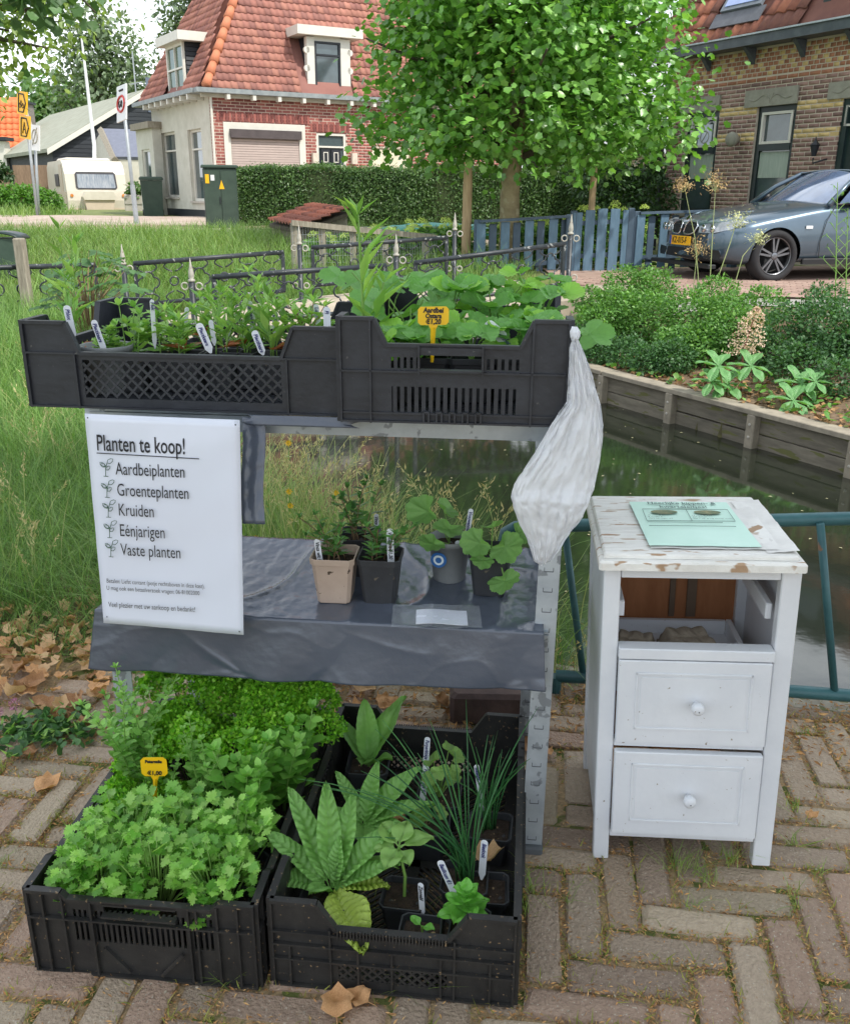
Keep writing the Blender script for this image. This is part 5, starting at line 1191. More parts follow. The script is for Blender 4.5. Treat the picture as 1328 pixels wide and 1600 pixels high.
# ================================================================== BRIDGE
def railing(label, P0, P1, h, n_orn):
    P0, P1 = Vector(P0), Vector(P1); t = thing('bridge_railing', label, 'railing', tuple((P0 + P1) / 2 - Vector((0, 0, h + .05))), group='ornamental bridge railings')
    dn = Vector((0, 0, -h)); U_ = (P1 - P0); L = U_.length; u = U_.normalized()
    MB().tube([P0, P1], .025, 10).build('top_rail', m_iron, t, world=True, smooth=True)
    MB().tube([P0 + dn, P1 + dn], .02, 8).build('bottom_rail', m_iron, t, world=True, smooth=True)
    for a in (P0 + u * .01, P1 - u * .01): MB().box(a + dn / 2, (.035, .035, h - .01), rz=math.atan2(u.y, u.x)).build('end_bar', m_iron, t, world=True)
    sp = L / n_orn
    for i in range(n_orn):
        c = P0 + u * sp * (i + .5) + dn / 2; mb = MB(); r = min(sp * .30, h * .22)
        if i % 2 == 0:
            pts = []
            for k in range(33): th = 2 * PI * k / 32; rr_ = r * (1.0 + .42 * abs(math.cos(2 * th))); pts.append(c + u * rr_ * math.cos(th) + Vector((0, 0, rr_ * math.sin(th))))
            mb.tube(pts, .009, 5, cap=False)
        else: mb.tube([c + u * r * .55 * math.cos(2 * PI * k / 16) + Vector((0, 0, r * .55 * math.sin(2 * PI * k / 16))) for k in range(17)], .009, 5, cap=False)
        for sg in (-1, 1):
            for s2 in (-1, 1):
                pts = []
                for k in range(9): q = k / 8; pts.append(c + u * (s2 * sp * (.06 + .30 * math.sin(q * PI * .9))) + Vector((0, 0, sg * (h * (.24 + .25 * q)))))
                mb.tube(pts, .008, 5)
        mb.build('scroll_ornament', m_iron, t, world=True, smooth=True)
    return t
def rpost(px, py, y, label, h=.8, rings=(-1, 1)):
    T_ = aty(px, py, y); base = Vector((T_.x, y, T_.z - h)); t = thing('railing_post', label, 'post', tuple(base), group='bridge posts with white spear tips')
    MB().lathe([(.034, -.3), (.034, .0), (.026, .01), (.026, h - .20)], 10).build('shaft', m_iron, t, smooth=True)
    MB().lathe([(.030, h - .2), (.032, h - .185), (.018, h - .175), (.026, h - .155), (.024, h - .125), (.009, h - .05), (.002, h)], 10).build('spear_tip', m_ironw, t, smooth=True)
    for s in rings:
        for zz in (.16, .56):
            MB().tube([(s * .062 + .03 * math.cos(k * PI / 8), 0, h * .9 - zz + .03 * math.sin(k * PI / 8)) for k in range(17)], .008, 6, cap=False).build('ring', m_ironw, t, smooth=True)
    return base
pa = rpost(893, 335, 10.0, 'spear-tipped post at the right end of the near railing'); pb = rpost(619, 366, 9.1, 'spear-tipped post in the middle of the near railing'); pc = rpost(297, 403, 8.2, 'spear-tipped post at the left end of the near railing')
pd = rpost(711, 332, 11.3, 'spear-tipped post at the right end of the far railing, by the blue fence'); pe = rpost(467, 352, 10.4, 'spear-tipped post in the middle of the far railing by the trellis'); pf_ = rpost(190, 381, 9.5, 'spear-tipped post at the left of the far railing beside the shrub')
railing('near right bridge railing panel ending by the bank shrubs', aty(648, 411, 9.15), aty(882, 381, 9.95), .41, 5)
railing('near left bridge railing panel above the seedling crate', aty(332, 433, 8.3), aty(603, 415, 9.05), .41, 6)
railing('far right bridge railing panel in front of the trellis', aty(487, 387, 10.5), aty(699, 371, 11.2), .41, 5)
railing('far left bridge railing panel across the long grass', aty(209, 412, 9.6), aty(443, 394, 10.3), .41, 6)
railing('railing stretch at the far left behind the wooden post', aty(-260, 425, 8.4), aty(150, 414, 9.35), .41, 8)
mb = MB(); off = Vector((-.12, -.35, -.0))
def pl(a, z): return Vector((a.x, a.y, a.z + z))
near = [pc + Vector((-.5, -.45, -.02)), pb + Vector((0, -.3, 0)), pa + Vector((.5, -.1, 0))]; far_ = [pf_ + Vector((-.5, .1, -.02)), pe + Vector((0, .3, 0)), pd + Vector((.6, .6, 0))]
vs = []
for k in range(3):
    vs += [near[k], far_[k], near[k] + Vector((0, 0, -.28)), far_[k] + Vector((0, 0, -.28))]
fs = []
for k in (0, 4): fs += [(k, k + 4, k + 5, k + 1), (k + 2, k + 3, k + 7, k + 6), (k, k + 2, k + 6, k + 4), (k + 1, k + 5, k + 7, k + 3)]
fs += [(0, 1, 3, 2), (8, 10, 11, 9)]; mb.add(vs, fs)
br = thing('bridge', 'low concrete footbridge deck crossing the canal behind the rack', 'bridge', (0, 9.8, -.6)); mb.build('deck', m_deck, br, world=True)
st = MB(); p = near[2]; st.bbox((p.x + .12, p.y + .1, p.z - .32), (.6, .7, .66), .04, rz=.2); st.build('abutment', mat('abutment_stone', S(120, 108, 88), S(160, 146, 120), rough=.95, scale=12, bump=1, spots=S(96, 100, 66), spot_scale=8, spot_t=.56), br, world=True)
MB().bbox((p.x + .12, p.y + .1, p.z + .03), (.66, .76, .05), .012, rz=.2).build('cap_slab', m_deck, br, world=True)

# ================================================================== BRICK AND TILE HELPERS
BR_T = MB().box((0, 0, 0), (1, 1, 1)).mesh('brick_shape')
def wall_from(A, pxB, pyB):
    lo, hi = 2.0, 80.0; g = lambda y: aty(pxB, pyB, y).z - A.z
    s = g(lo) > 0
    for _ in range(60):
        m_ = (lo + hi) / 2
        if (g(m_) > 0) == s: lo = m_
        else: hi = m_
    B = aty(pxB, pyB, lo); d = Vector((B.x - A.x, B.y - A.y, 0)); return B, d.normalized()
class Wall:
    def __init__(s, O, u):
        s.O = Vector(O); s.u = u.normalized(); n = Vector((s.u.y, -s.u.x, 0))
        if n.dot(s.O - Vector((0, 0, 0))) > 0: n = -n
        s.n = n; s.rz = math.atan2(s.u.y, s.u.x)
    def uz(s, px, py):
        p = onplane(px, py, s.O, s.n); return (p - s.O).dot(s.u), p.z
    def P(s, u, z, d=0.0): return Vector((s.O.x, s.O.y, 0)) + s.u * u + s.n * d + Vector((0, 0, z))
    def rect(s, x0, y0, x1, y1):
        xm, ym = (x0 + x1) / 2, (y0 + y1) / 2; return s.uz(x0, ym)[0], s.uz(xm, y1)[1], s.uz(x1, ym)[0], s.uz(xm, y0)[1]
    def box(s, u0, z0, u1, z1, d0, d1, mb=None):
        mb = mb or MB(); c = s.P((u0 + u1) / 2, (z0 + z1) / 2, (d0 + d1) / 2); return mb.box(c, (abs(u1 - u0), abs(d1 - d0), abs(z1 - z0)), rz=s.rz)
def bricks(w, parent, u0, u1, z0, z1, holes, mts, colf, nmax, bl=.21, bh=.054, jt=.014, prot=.002):
    Ts = []; r = 0; z = z0
    while z < z1 - .02:
        u = u0 - (bl / 2 if r % 2 else 0)
        while u < u1:
            a, b = max(u, u0), min(u + bl - jt, u1); zc = z + bh / 2
            for (h0, g0, h1, g1) in holes:
                if g0 < zc < g1:
                    if a >= h0 and b <= h1: a = b
                    elif a < h0 < b: b = h0 if (h0 - a) > .02 else a
                    elif a < h1 < b: a = h1
            if b - a > .03:
                pr = prot + random.uniform(-.001, .001); c = w.P((a + b) / 2, zc, pr / 2 - .01); k = colf(r, (a + b) / 2, zc)
                Mx = Matrix.Translation(c) @ Matrix.Rotation(w.rz, 4, 'Z') @ Matrix.Diagonal((b - a, pr + .02, bh, 1)); Ts.append((Mx, k, c.length))
            u += bl
        z += bh + jt; r += 1
    pieces(parent, 'brick', BR_T, Ts, mts, nmax)
def wallbody(w, parent, u0, u1, z0, z1, holes, m, name='wall', th=.2):
    # wall slab with openings: split in vertical strips
    us = sorted({u0, u1} | {h[0] for h in holes} | {h[2] for h in holes}); us = [x for x in us if u0 <= x <= u1]; mb = MB()
    for a, b in zip(us[:-1], us[1:]):
        mid = (a + b) / 2; hs = sorted([(h[1], h[3]) for h in holes if h[0] < mid < h[2]]); z = z0
        for h0, h1 in hs:
            if h0 > z + .001: w.box(a, z, b, h0, -th, 0, mb)
            z = h1
        if z1 > z + .001: w.box(a, z, b, z1, -th, 0, mb)
    return mb.build(name, m, parent, world=True)
def window(w, parent, r, mf, fr=.05, mull=None, inset=.06, trans=None, glass=None, name='window', sill=True):
    u0, z0, u1, z1 = r; mb = MB()
    for a in ((u0, z0, u0 + fr, z1), (u1 - fr, z0, u1, z1), (u0 + fr, z0, u1 - fr, z0 + fr), (u0 + fr, z1 - fr, u1 - fr, z1)): w.box(*a, -inset - .04, -inset + .02, mb)
    f = mb.build(name, mf, parent, world=True)
    w.box(u0 + fr * .6, z0 + fr * .6, u1 - fr * .6, z1 - fr * .6, -inset - .03, -inset - .022).build('pane', glass or m_glass, f, world=True)
    for t in (mull or []):
        if t[0] == 'h': w.box(u0 + fr, t[1] - .02, u1 - fr, t[1] + .02, -inset - .035, -inset + .025).build('glazing_bar', mf, f, world=True)
        else: w.box(t[1] - .015, z0 + fr, t[1] + .015, z1 - fr, -inset - .035, -inset + .023).build('glazing_bar', mf, f, world=True)
    if sill: w.box(u0 - .04, z0 - .05, u1 + .04, z0 - .004, -inset, .05).build('sill', m_kerb, f, world=True)
    return f
def tilemesh():
    vs = []; fs = []; n = 7
    for y, zo in ((0, .17), (1, .0)):
        for i in range(n): x = i / (n - 1) - .5; vs.append((x * 1.04, y * 1.08, zo + .11 * math.sin(2 * PI * (x + .5)) * (.9) + .05))
    for i in range(n): x = i / (n - 1) - .5; vs.append((x * 1.04, 0, .17 + .11 * math.sin(2 * PI * (x + .5)) * .9 - .1))
    for i in range(n - 1): fs.append((i, i + 1, n + i + 1, n + i)); fs.append((2 * n + i, 2 * n + i + 1, i + 1, i))
    mb = MB(); mb.add(vs, fs); return mb.mesh('tile_shape', True)
TILE = tilemesh()
def tiled(parent, O, U, V, inside, nu, nv, tw, th, mts, nmax, flat=1.0, name='roof_tile'):
    O, U, V = Vector(O), Vector(U).normalized(), Vector(V).normalized(); N = U.cross(V); 
    if N.z < 0: N = -N; 
    Ts = []
    for j in range(nv):
        for i in range(nu):
            u, v = i * tw, j * th
            if not inside(u, v): continue
            c = O + U * (u + (tw / 2 if False else 0)) + V * v + N * random.uniform(-.002, .004); X, Y, Z = U, V, N
            if X.cross(Y).dot(Z) < 0: X = -X
            Mx = Matrix.Translation(c) @ Matrix((X, Y, Z)).transposed().to_4x4() @ Matrix.Diagonal((tw, th, tw * flat, 1)); Ts.append((Mx, random.randrange(len(mts)), c.length))
    pieces(parent, name, TILE, Ts, mts, nmax)

# ================================================================== LEFT HOUSE (brick front, white side)
m_mort = mat('mortar', S(196, 182, 166), rough=.95, var=.1)
m_brR = [mat('red_brick_a', S(146, 84, 76), S(172, 108, 98), rough=.9, isl=.22, obr=0, scale=9, bump=.2), mat('red_brick_b', S(116, 66, 62), S(142, 86, 80), rough=.9, isl=.2, scale=9, bump=.2)]
for m in m_brR: pass
m_roofA = [mat('roof_tile_red', S(150, 98, 86), S(172, 118, 104), rough=.85, isl=.10, scale=1.2, bump=.2), mat('roof_tile_orange', S(160, 108, 92), S(178, 124, 108), rough=.85, isl=.10, scale=1.2, bump=.2), mat('roof_tile_dark', S(132, 86, 78), S(154, 106, 94), rough=.8, isl=.14, scale=1.2)]
m_stucco = mat('cream_stucco', S(186, 184, 170), S(204, 202, 190), rough=.9, scale=3, bump=.3, bscale=40)
m_shut = mat('roller_shutter', S(184, 168, 160), rough=.7, var=.05)
lh = thing('brick_house', 'brick cottage with steep red tiled hip roof, dormers and white side wall behind the hedge', 'house', (-4.5, 24.5, .6))
A_ = aty(326, 146, 23.0); B_, ud = wall_from(A_, 540, 158); wf = Wall((A_.x, A_.y, 0), ud)
Cs, us_ = wall_from(A_, 236, 168); ws = Wall((A_.x, A_.y, 0), us_)
Lf, Ls = 8.6, (Cs - A_).length; ZE = A_.z - .02; ZG = .5
rs = wf.rect(352, 193, 478, 300); rw = wf.rect(495, 208, 541, 262); rg = wf.rect(582, 232, 640, 300)
rw = (rw[0], rw[1], rw[2], rw[3]); holes = [(rs[0], 1.0, rs[2], rs[3]), rw, (rg[0], ZG + .1, rg[2], rg[3])]
wallbody(wf, lh, 0, Lf, ZG - .3, ZE, holes, m_mort, 'wall')
arch = wf.rect(345, 183, 485, 193)
def lcol(r, u, z): return 1 if (random.random() < .25 or (z > ZE - .45 and u < 1.2 and random.random() < .6)) else 0
bricks(wf, lh, .0, 6.4, 1.1, ZE - .02, holes, m_brR, lcol, 300)
bricks(wf, lh, 6.4, Lf, 1.6, ZE - .02, [], m_brR, lcol, 0, bl=.23)
for hr, k0 in ((rs, 0), (rw, 1)):
    n_ = int((hr[2] - hr[0] + .3) / .075)
    for i in range(n_):
        u = hr[0] - .15 + i * .075; w_ = wf.box(u, hr[3] + .02, u + .06, hr[3] + .20, -.005, .016); w_.build('soldier_brick', m_brR[i % 2], lh, world=True)
# garage shutter with white surround
f = window(wf, lh, (rs[0], 1.0, rs[2], rs[3]), m_white, fr=.16, inset=.0, glass=m_shut, name='shutter_window', sill=False)
for i in range(28):
    z = 1.2 + i * .055
    if z < rs[3] - .36: wf.box(rs[0] + .17, z, rs[2] - .17, z + .046, -.02, .0).build('shutter_slat', m_shut, f, world=True)
wf.box(rs[0] + .14, rs[3] - .34, rs[2] - .12, rs[3] - .15, -.02, .10).build('shutter_box', mat('shutter_box_brown', S(78, 70, 70), rough=.6), f, world=True)
f = window(wf, lh, rw, m_white, fr=.06, inset=.03, mull=[('h', rw[3] - .32)])
for k in (0, 1):
    a = rw[0] + .12 + k * (rw[2] - rw[0] - .24) / 2; b = a + (rw[2] - rw[0] - .24) / 2 - .03
    wf.box(a, rw[1] + .08, b, rw[3] - .38, -.05, -.012).build('door_panel', m_black, f, world=True)
    for q in (((a + .06), rw[1] + .12, (a + .08), rw[3] - .44), ((b - .08), rw[1] + .12, (b - .06), rw[3] - .44), (a + .081, rw[3] - .46, b - .081, rw[3] - .44), (a + .081, rw[1] + .12, b - .081, rw[1] + .14)): wf.box(*q, -.011, -.002).build('bead', m_white, f, world=True)
wf.box(rg[0], ZG + .1, rg[2], rg[3], -.1, -.03).build('garage_door', mat('cream_door', S(214, 206, 180), rough=.6), lh, world=True)
for px in (491, 552): u, z = wf.uz(px, 248); wf.box(u - .07, z - .13, u + .07, z + .13, .016, .12).build('wall_lamp', mat('cream_lamp', S(206, 196, 180), rough=.5), lh, world=True)
# white side wall
r1 = ws.rect(318, 201, 297, 314); r2 = ws.rect(277, 206, 255, 308); nr = lambda r: (min(r[0], r[2]), r[1], max(r[0], r[2]), r[3]); r1, r2 = nr(r1), nr(r2)
wallbody(ws, lh, 0, Ls, ZG + .35, ZE, [r1, r2], m_stucco, 'side_wall')
wallbody(ws, lh, 0, Ls, ZG - .3, ZG + .35, [], m_black, 'plinth', th=.17)
for r in (r1, r2): window(ws, lh, r, m_white, fr=.06, inset=.10, mull=[('h', r[3] - .45)])
# small bay further back
PB = ws.P(Ls - .75, 0, .25); wb = Wall((PB.x, PB.y, 0), us_); bh_ = aty(236, 200, PB.y).z
wallbody(wb, lh, 0, 1.5, ZG - .2, bh_, [(.35, 1.25, 1.1, bh_ - .5)], m_stucco, 'bay_wall'); window(wb, lh, (.35, 1.25, 1.1, bh_ - .5), m_white, fr=.06)
wb.box(-.08, bh_, 1.6, bh_ + .16, -.25, .12).build('bay_roof', m_gwood, lh, world=True)
wb.box(0, ZG - .2, .18, bh_, -.24, -.19).build('bay_side', m_stucco, lh, world=True)
# eaves: gutter, fascia, brackets
g = MB(); wf.box(-.35, ZE + .02, Lf, ZE + .12, .02, .30, g); g.build('gutter', mat('zinc_gutter', S(120, 128, 130), S(150, 156, 156), rough=.5), lh, world=True)
g = MB(); ws.box(.0, ZE + .02, Ls + .3, ZE + .12, .02, .42, g); g.build('gutter', MATS['zinc_gutter'], lh, world=True)
g = MB(); wf.box(-.2, ZE - .06, Lf, ZE + .018, .005, .10, g); g.build('fascia', m_stucco, lh, world=True)
for i in range(14): wf.box(.35 + i * .62, ZE - .10, .43 + i * .62, ZE + .015, .101, .28).build('rafter_end', m_white, lh, world=True)
for i in range(8): ws.box(.3 + i * .5, ZE - .10, .38 + i * .5, ZE + .015, .01, .40).build('rafter_end', m_white, lh, world=True)
# roof slopes
PT = R(61); Vf = (-wf.n * math.cos(PT) + Vector((0, 0, math.sin(PT)))); Vs = (-ws.n * math.cos(PT) + Vector((0, 0, math.sin(PT))))
Of = wf.P(-.05, ZE + .12, .22); HT = 6.6; inn = math.cos(PT)
def hipu(v): return v * inn * 1.02          # hip line on the front slope: u grows with v
q0 = wf.P(-.1, ZE + .1, .2); roofpts = [q0, wf.P(Lf, ZE + .1, .2)]
slab = MB(); e1 = q0 + Vf * HT + wf.u * hipu(HT); slab.add([q0, roofpts[1], roofpts[1] + Vf * HT, e1], [(0, 1, 2, 3)])
s0 = q0; s1 = ws.P(Ls + .4, ZE + .1, .2); HS = 3.6 ; slab.add([s0, q0 + (e1 - q0) * HS / HT, s1 + Vs * HS - ws.u * HS * inn * .75, s1], [(0, 1, 2, 3)]); slab.build('roof', m_roofA[2], lh, world=True)
dr = wf.rect(479, 60, 546, 148); u_a, u_b = dr[0], dr[2]
def in_f(u, v): return u > hipu(v) + .02 and not (u_a - .12 < u < u_b + .1 and v * math.sin(PT) < (dr[3] - ZE - .1)) and u < 8.6
tiled(lh, Of, wf.u, Vf, in_f, 58, 31, .155, .20, m_roofA, 300)
def in_s(u, v): return u > hipu(v) * .96 + .02 and u < Ls + .4 - v * inn * .75 and v < 3.6 and not (g0_ - .05 < u < g0_ + 1.3 and v * math.sin(PT) < sz_ - .1)
g0_ = ws.uz(291, 100)[0]; sz_ = ws.uz(290, 64)[1] - ZE
tiled(lh, ws.P(-.05, ZE + .12, .22), ws.u, Vs, in_s, 34, 31, .155, .20, m_roofA, 0)
m_ridge = mat('ridge_tile_orange', S(186, 112, 80), S(204, 130, 94), rough=.75, scale=3)
hd = (e1 - q0); n_ = int(hd.length / .33)
for i in range(n_):
    a = q0 + hd.normalized() * (i * .33) + Vector((0, 0, .06)); b = a + hd.normalized() * .35; MB().tube([a, b], [.115, .085], 8).build('ridge_tile', m_ridge, lh, world=True, smooth=True)
# front dormer
dz0, dz1 = dr[1], dr[3]; dw = window(wf, lh, wf.rect(491, 66, 531, 146), m_black, fr=.045, inset=-.05, mull=[('h', wf.uz(510, 87)[1])], name='dormer_window', sill=False)
g = MB(); a0, b0 = wf.rect(491, 66, 531, 146)[0], wf.rect(491, 66, 531, 146)[2]; wz0, wz1 = wf.rect(491, 66, 531, 146)[1], wf.rect(491, 66, 531, 146)[3]
wf.box(u_a, dz0, a0, dz1, -.10, .06, g); wf.box(b0, dz0, u_b, dz1, -.10, .06, g); wf.box(a0, wz1, b0, dz1 + .02, -.10, .05, g); wf.box(a0, dz0, b0, wz0, -.10, .05, g)
for k in range(2):
    sg = -1 if k == 0 else 1; e = u_a if k == 0 else u_b
    for zz in (dz0 + .55, dz0 + .95): g.lathe([(.075, -.02), (.075, .05)], 10, wf.P(e, zz, .01), rot=wf.n.to_track_quat('Z', 'Y').to_matrix())
g.build('dormer_front', m_white, lh, world=True)
g = MB()
for uu in (u_a + .02, u_b - .06):
    pp_ = [wf.P(uu, ZE + .15, -.1), wf.P(uu, dz1, -.1), wf.P(uu, dz1, -(dz1 - ZE - .1) / math.tan(PT) - .0)]; g.add(pp_ + [p + wf.u * .04 for p in pp_], [(0, 1, 2), (5, 4, 3), (0, 3, 4, 1), (1, 4, 5, 2)])
g.build('dormer_cheek', m_black, lh, world=True)
wf.box(u_a - .28, dz1 + .02, u_b + .28, dz1 + .22, -1.6, .22).build('dormer_roof', m_white, lh, world=True)
# side dormer
g0, h0 = ws.uz(291, 100)[0], 0; g1 = ws.uz(270, 100)[0]; sz0, sz1 = ZE + .15, ws.uz(290, 64)[1]; g0, g1 = min(g0, g1), max(g0, g1); g1 = g0 + 1.25
window(ws, lh, (g0, sz0, g1, sz1), m_white, fr=.07, inset=-.05, mull=[('h', sz1 - .55), ('v', (g0 + g1) / 2)], name='dormer_window', sill=False, glass=mat('green_glass', S(80, 100, 84), rough=.06, var=.4, scale=3, bump=0, spec=1))
back = (sz1 - ZE) / math.tan(PT)
nb = 11
for i in range(nb):
    z = sz0 + (sz1 - sz0) * i / nb; d = (z + .08 - ZE) / math.tan(PT) + .1; zt = z + (sz1 - sz0) / nb
    p = [ws.P(g0, z, .0), ws.P(g0, z, -d), ws.P(g0, zt - .006, -d - .0), ws.P(g0, zt - .006, .0)]; o1 = -ws.u * (.05); o2 = -ws.u * .03
    MB().add([p[0] + o1, p[1] + o1, p[2] + o2, p[3] + o2] + [q for q in p], [(0, 1, 2, 3), (3, 2, 6, 7), (0, 4, 5, 1), (0, 3, 7, 4)]).build('cladding_board', m_black, lh, world=True)
ws.box(g0 + .03, sz0, g1, sz1, -.9, -.06).build('dormer_body', m_black, lh, world=True)
ws.box(g0 - .28, sz1 + .0, g1 + .2, sz1 + .2, -back - .25, .25).build('dormer_roof', m_white, lh, world=True)
w_ = MB(); w_.grid(lambda u, v: wf.P(-.02 + 0 * u, ZG + v * (ZE - ZG), .03 + .05 * u), 1, 1)
MB().tube([wf.P(.03, ZG, .05), wf.P(.03, ZE, .05)], .03, 8).build('drainpipe', m_white, lh, world=True)

# ================================================================== RIGHT HOUSE (brown brick with yellow pattern)
rh = thing('brick_house', 'brown brick house with yellow zigzag frieze and red roof behind the parked car', 'house', (6, 16, .25))
m_brB = [mat('brown_brick_a', S(142, 112, 102), S(162, 132, 120), rough=.9, isl=.2, scale=9, bump=.25), mat('yellow_brick', S(196, 168, 112), S(214, 188, 132), rough=.9, isl=.12, scale=9, bump=.2), mat('brown_brick_b', S(120, 94, 88), S(142, 114, 104), rough=.9, isl=.2, scale=9, bump=.25), mat('orange_brown_brick', S(156, 104, 80), S(176, 124, 96), rough=.9, isl=.15, scale=9)]
m_lint = mat('grey_lintel_stone', S(138, 136, 124), S(158, 156, 142), rough=.9, scale=8, bump=.3)
G_ = aty(1059, 83, 18.0); G2, ur = wall_from(G_, 1328, 35); wr = Wall((G_.x, G_.y, 0), ur); uL = wr.uz(1039, 250)[0]; O2 = wr.P(uL, 0); wr = Wall((O2.x, O2.y, 0), ur)
ZR = wr.uz(1200, 70)[1]; LR = 7.5; ZR = wr.uz(1059, 84)[1]
r_A = wr.rect(1066, 176, 1116, 330); r_B = wr.rect(1174, 165, 1235, 322); r_D = wr.rect(1305, 152, 1380, 330); zg = .1
r_A = (r_A[0], .95, r_A[2], r_A[3]); r_B = (r_B[0], .95, r_B[2], r_B[3]); r_D = (r_D[0], zg + .2, r_D[2], r_D[3])
lints = [wr.rect(1062, 152, 1125, 175), wr.rect(1166, 138, 1247, 165), wr.rect(1296, 124, 1390, 151)]
holesR = [r_A, r_B, r_D]; wallbody(wr, rh, 0, LR, -.3, ZR - .02, holesR, mat('dark_mortar', S(196, 184, 166), rough=.95, var=.1), 'wall')
zb1 = wr.uz(1150, 176)[1]; zb2 = wr.uz(1150, 217)[1]; zf0 = wr.uz(1150, 124)[1]; crs = .066
def rcol(r, u, z):
    if abs(z - zb1) < .066 or abs(z - zb2) < .066: return 1 if random.random() < .9 else 3
    k = int((z - zf0) / crs)
    if 0 <= k < 9:
        ph = (u / .105) % 6; tri = abs(ph - 3); 
        if abs(tri - (k % 6 if k % 6 < 3 else 6 - k % 6)) < .55: return 1
        return 3
    return 2 if random.random() < .3 else 0
bricks(wr, rh, 0, 5.6, .35, zf0, holesR + [(l[0], l[1], l[2], l[3]) for l in lints], m_brB, rcol, 300)
bricks(wr, rh, 0, 5.6, zf0, ZR - .18, [], m_brB, rcol, 0, bl=.105)
for (l, w_) in zip(lints, (1.0, 1.3, 1.5)):
    L_ = wr.box(l[0], l[1], l[2], l[3], .001, .035).build('lintel', m_lint, rh, world=True)
    cu = (l[0] + l[2]) / 2; cz = (l[1] + l[3]) / 2; hw = (l[2] - l[0]) / 2; g = MB()
    for s in (-1, 1):
        g.tube([wr.P(cu + s * hw * (.08 + .75 * k / 10), cz + .055 * math.sin(k / 10 * 2 * PI) * (1 - k / 14) - .01, .036) for k in range(11)], .009, 5); g.tube([wr.P(cu + s * .0, cz - .08, .036), wr.P(cu + s * .03, cz, .036), wr.P(cu + s * .07, cz + .06, .036)], .009, 5)
    g.build('carved_ornament', m_lint, L_, world=True)
for r, nm in ((r_A, 'a'), (r_B, 'b')):
    f = window(wr, rh, r, m_dkgreen, fr=.09, inset=.07, mull=[])
    zt = r[1] + (r[3] - r[1]) * .60
    wr.box(r[0] + .09, zt, r[2] - .09, zt + .10, -.10, -.04).build('transom', m_dkgreen, f, world=True)
    for q in ((r[0] + .09, zt + .10, r[0] + .13, r[3] - .09), (r[2] - .13, zt + .10, r[2] - .09, r[3] - .09), (r[0] + .13, r[3] - .13, r[2] - .13, r[3] - .09), (r[0] + .13, zt + .10, r[2] - .13, zt + .14)): wr.box(*q, -.09, -.03).build('sash', m_white, f, world=True)
    wr.box(r[0] + .1, zt - .42, r[2] - .1, zt - .02, -.086, -.08).build('curtain', mat('net_curtain', S(150, 164, 152), S(176, 186, 174), rough=.8, stretch=(14, 14, 1), scale=4), f, world=True)
r = r_A; f = wr.box(r[0] + .24, r[3] - .60, r[2] - .22, r[3] - .2, -.088, -.082).build('window_poster', m_paper, rh, world=True)
c_ = wr.P((r[0] + r[2]) / 2 + .01, r[3] - .40, -.078); ring = [c_ + wr.u * .1 * math.cos(k * PI / 10) + Vector((0, 0, .1 * math.sin(k * PI / 10))) for k in range(21)]; MB().tube(ring, .008, 4, cap=False).tube([ring[3], ring[13]], .008, 4).build('ring_print', m_lint, f, world=True)
dd = wr.box(r_D[0] + .1, r_D[1], r_D[2] - .1, r_D[3] - .1, -.14, -.09).build('front_door', m_dkgreen, rh, world=True)
window(wr, rh, r_D, m_dkgreen, fr=.10, inset=.04, name='door_frame', sill=False, glass=m_dkgreen)
q = wr.rect(1318, 163, 1345, 196)
for b in ((q[0], q[1], q[0] + .03, q[3]), (q[0], q[1], q[2], q[1] + .03), (q[0], q[3] - .03, q[2], q[3])): wr.box(*b, -.085, -.02).build('door_light_frame', m_white, rh, world=True)
u, z = wr.uz(1153, 218); nq = wr.n.to_track_quat('Z', 'Y').to_matrix(); MB().lathe([(.05, .0), (.05, .05), (.10, .09), (.12, .16), (.10, .2), (.02, .2)], 16, wr.P(u, z, 0), rot=nq).build('vent_cowl', m_lint, rh, world=True, smooth=True)
u, z = wr.uz(1284, 238); lm = MB(); lm.tube([wr.P(u + .1, z - .1, .0), wr.P(u + .1, z - .12, .10), wr.P(u, z - .16, .18), wr.P(u, z - .08, .18)], .014, 6); lm.lathe([(.03, -.06), (.065, .08), (.075, .10), (.02, .16), (.004, .22)], 6, wr.P(u, z, .18)); lm.build('wall_lantern', m_black, rh, world=True)
# gutter, brackets and roof
m_gut = mat('grey_gutter', S(66, 74, 80), S(88, 96, 102), rough=.5)
wr.box(-.35, ZR - .12, LR, ZR + .02, .005, .34).build('gutter_box', m_gut, rh, world=True); wr.box(-.37, ZR + .021, LR, ZR + .045, .20, .37).build('gutter_lip', mat('zinc_lip', S(176, 186, 192), rough=.4), rh, world=True)
for px in (1107, 1175, 1251, 1330): u = wr.uz(px, 90)[0]; pp_ = [wr.P(u, ZR - .125, .01), wr.P(u, ZR - .125, .26), wr.P(u, ZR - .2, .16), wr.P(u, ZR - .36, .01)]; MB().add(pp_ + [p + wr.u * .08 for p in pp_], [(0, 1, 2, 3), (7, 6, 5, 4), (0, 4, 5, 1), (1, 5, 6, 2), (2, 6, 7, 3)]).build('bracket', m_gut, rh, world=True)
PR_ = R(57); Vr = (-wr.n * math.cos(PR_) + Vector((0, 0, math.sin(PR_)))); m_roofB = [mat('brown_tile_a', S(132, 80, 66), S(156, 100, 80), rough=.85, isl=.15, scale=2), mat('brown_tile_b', S(110, 70, 62), S(134, 90, 76), rough=.85, isl=.15, scale=2), mat('brown_tile_c', S(160, 96, 74), S(178, 116, 90), rough=.85, isl=.12, scale=2)]
q0 = wr.P(-.2, ZR + .04, .2); MB().add([q0, wr.P(LR, ZR + .04, .2), wr.P(LR, ZR + .04, .2) + Vr * 2.25, q0 + Vr * 2.25], [(0, 1, 2, 3)]).build('roof', m_roofB[1], rh, world=True)
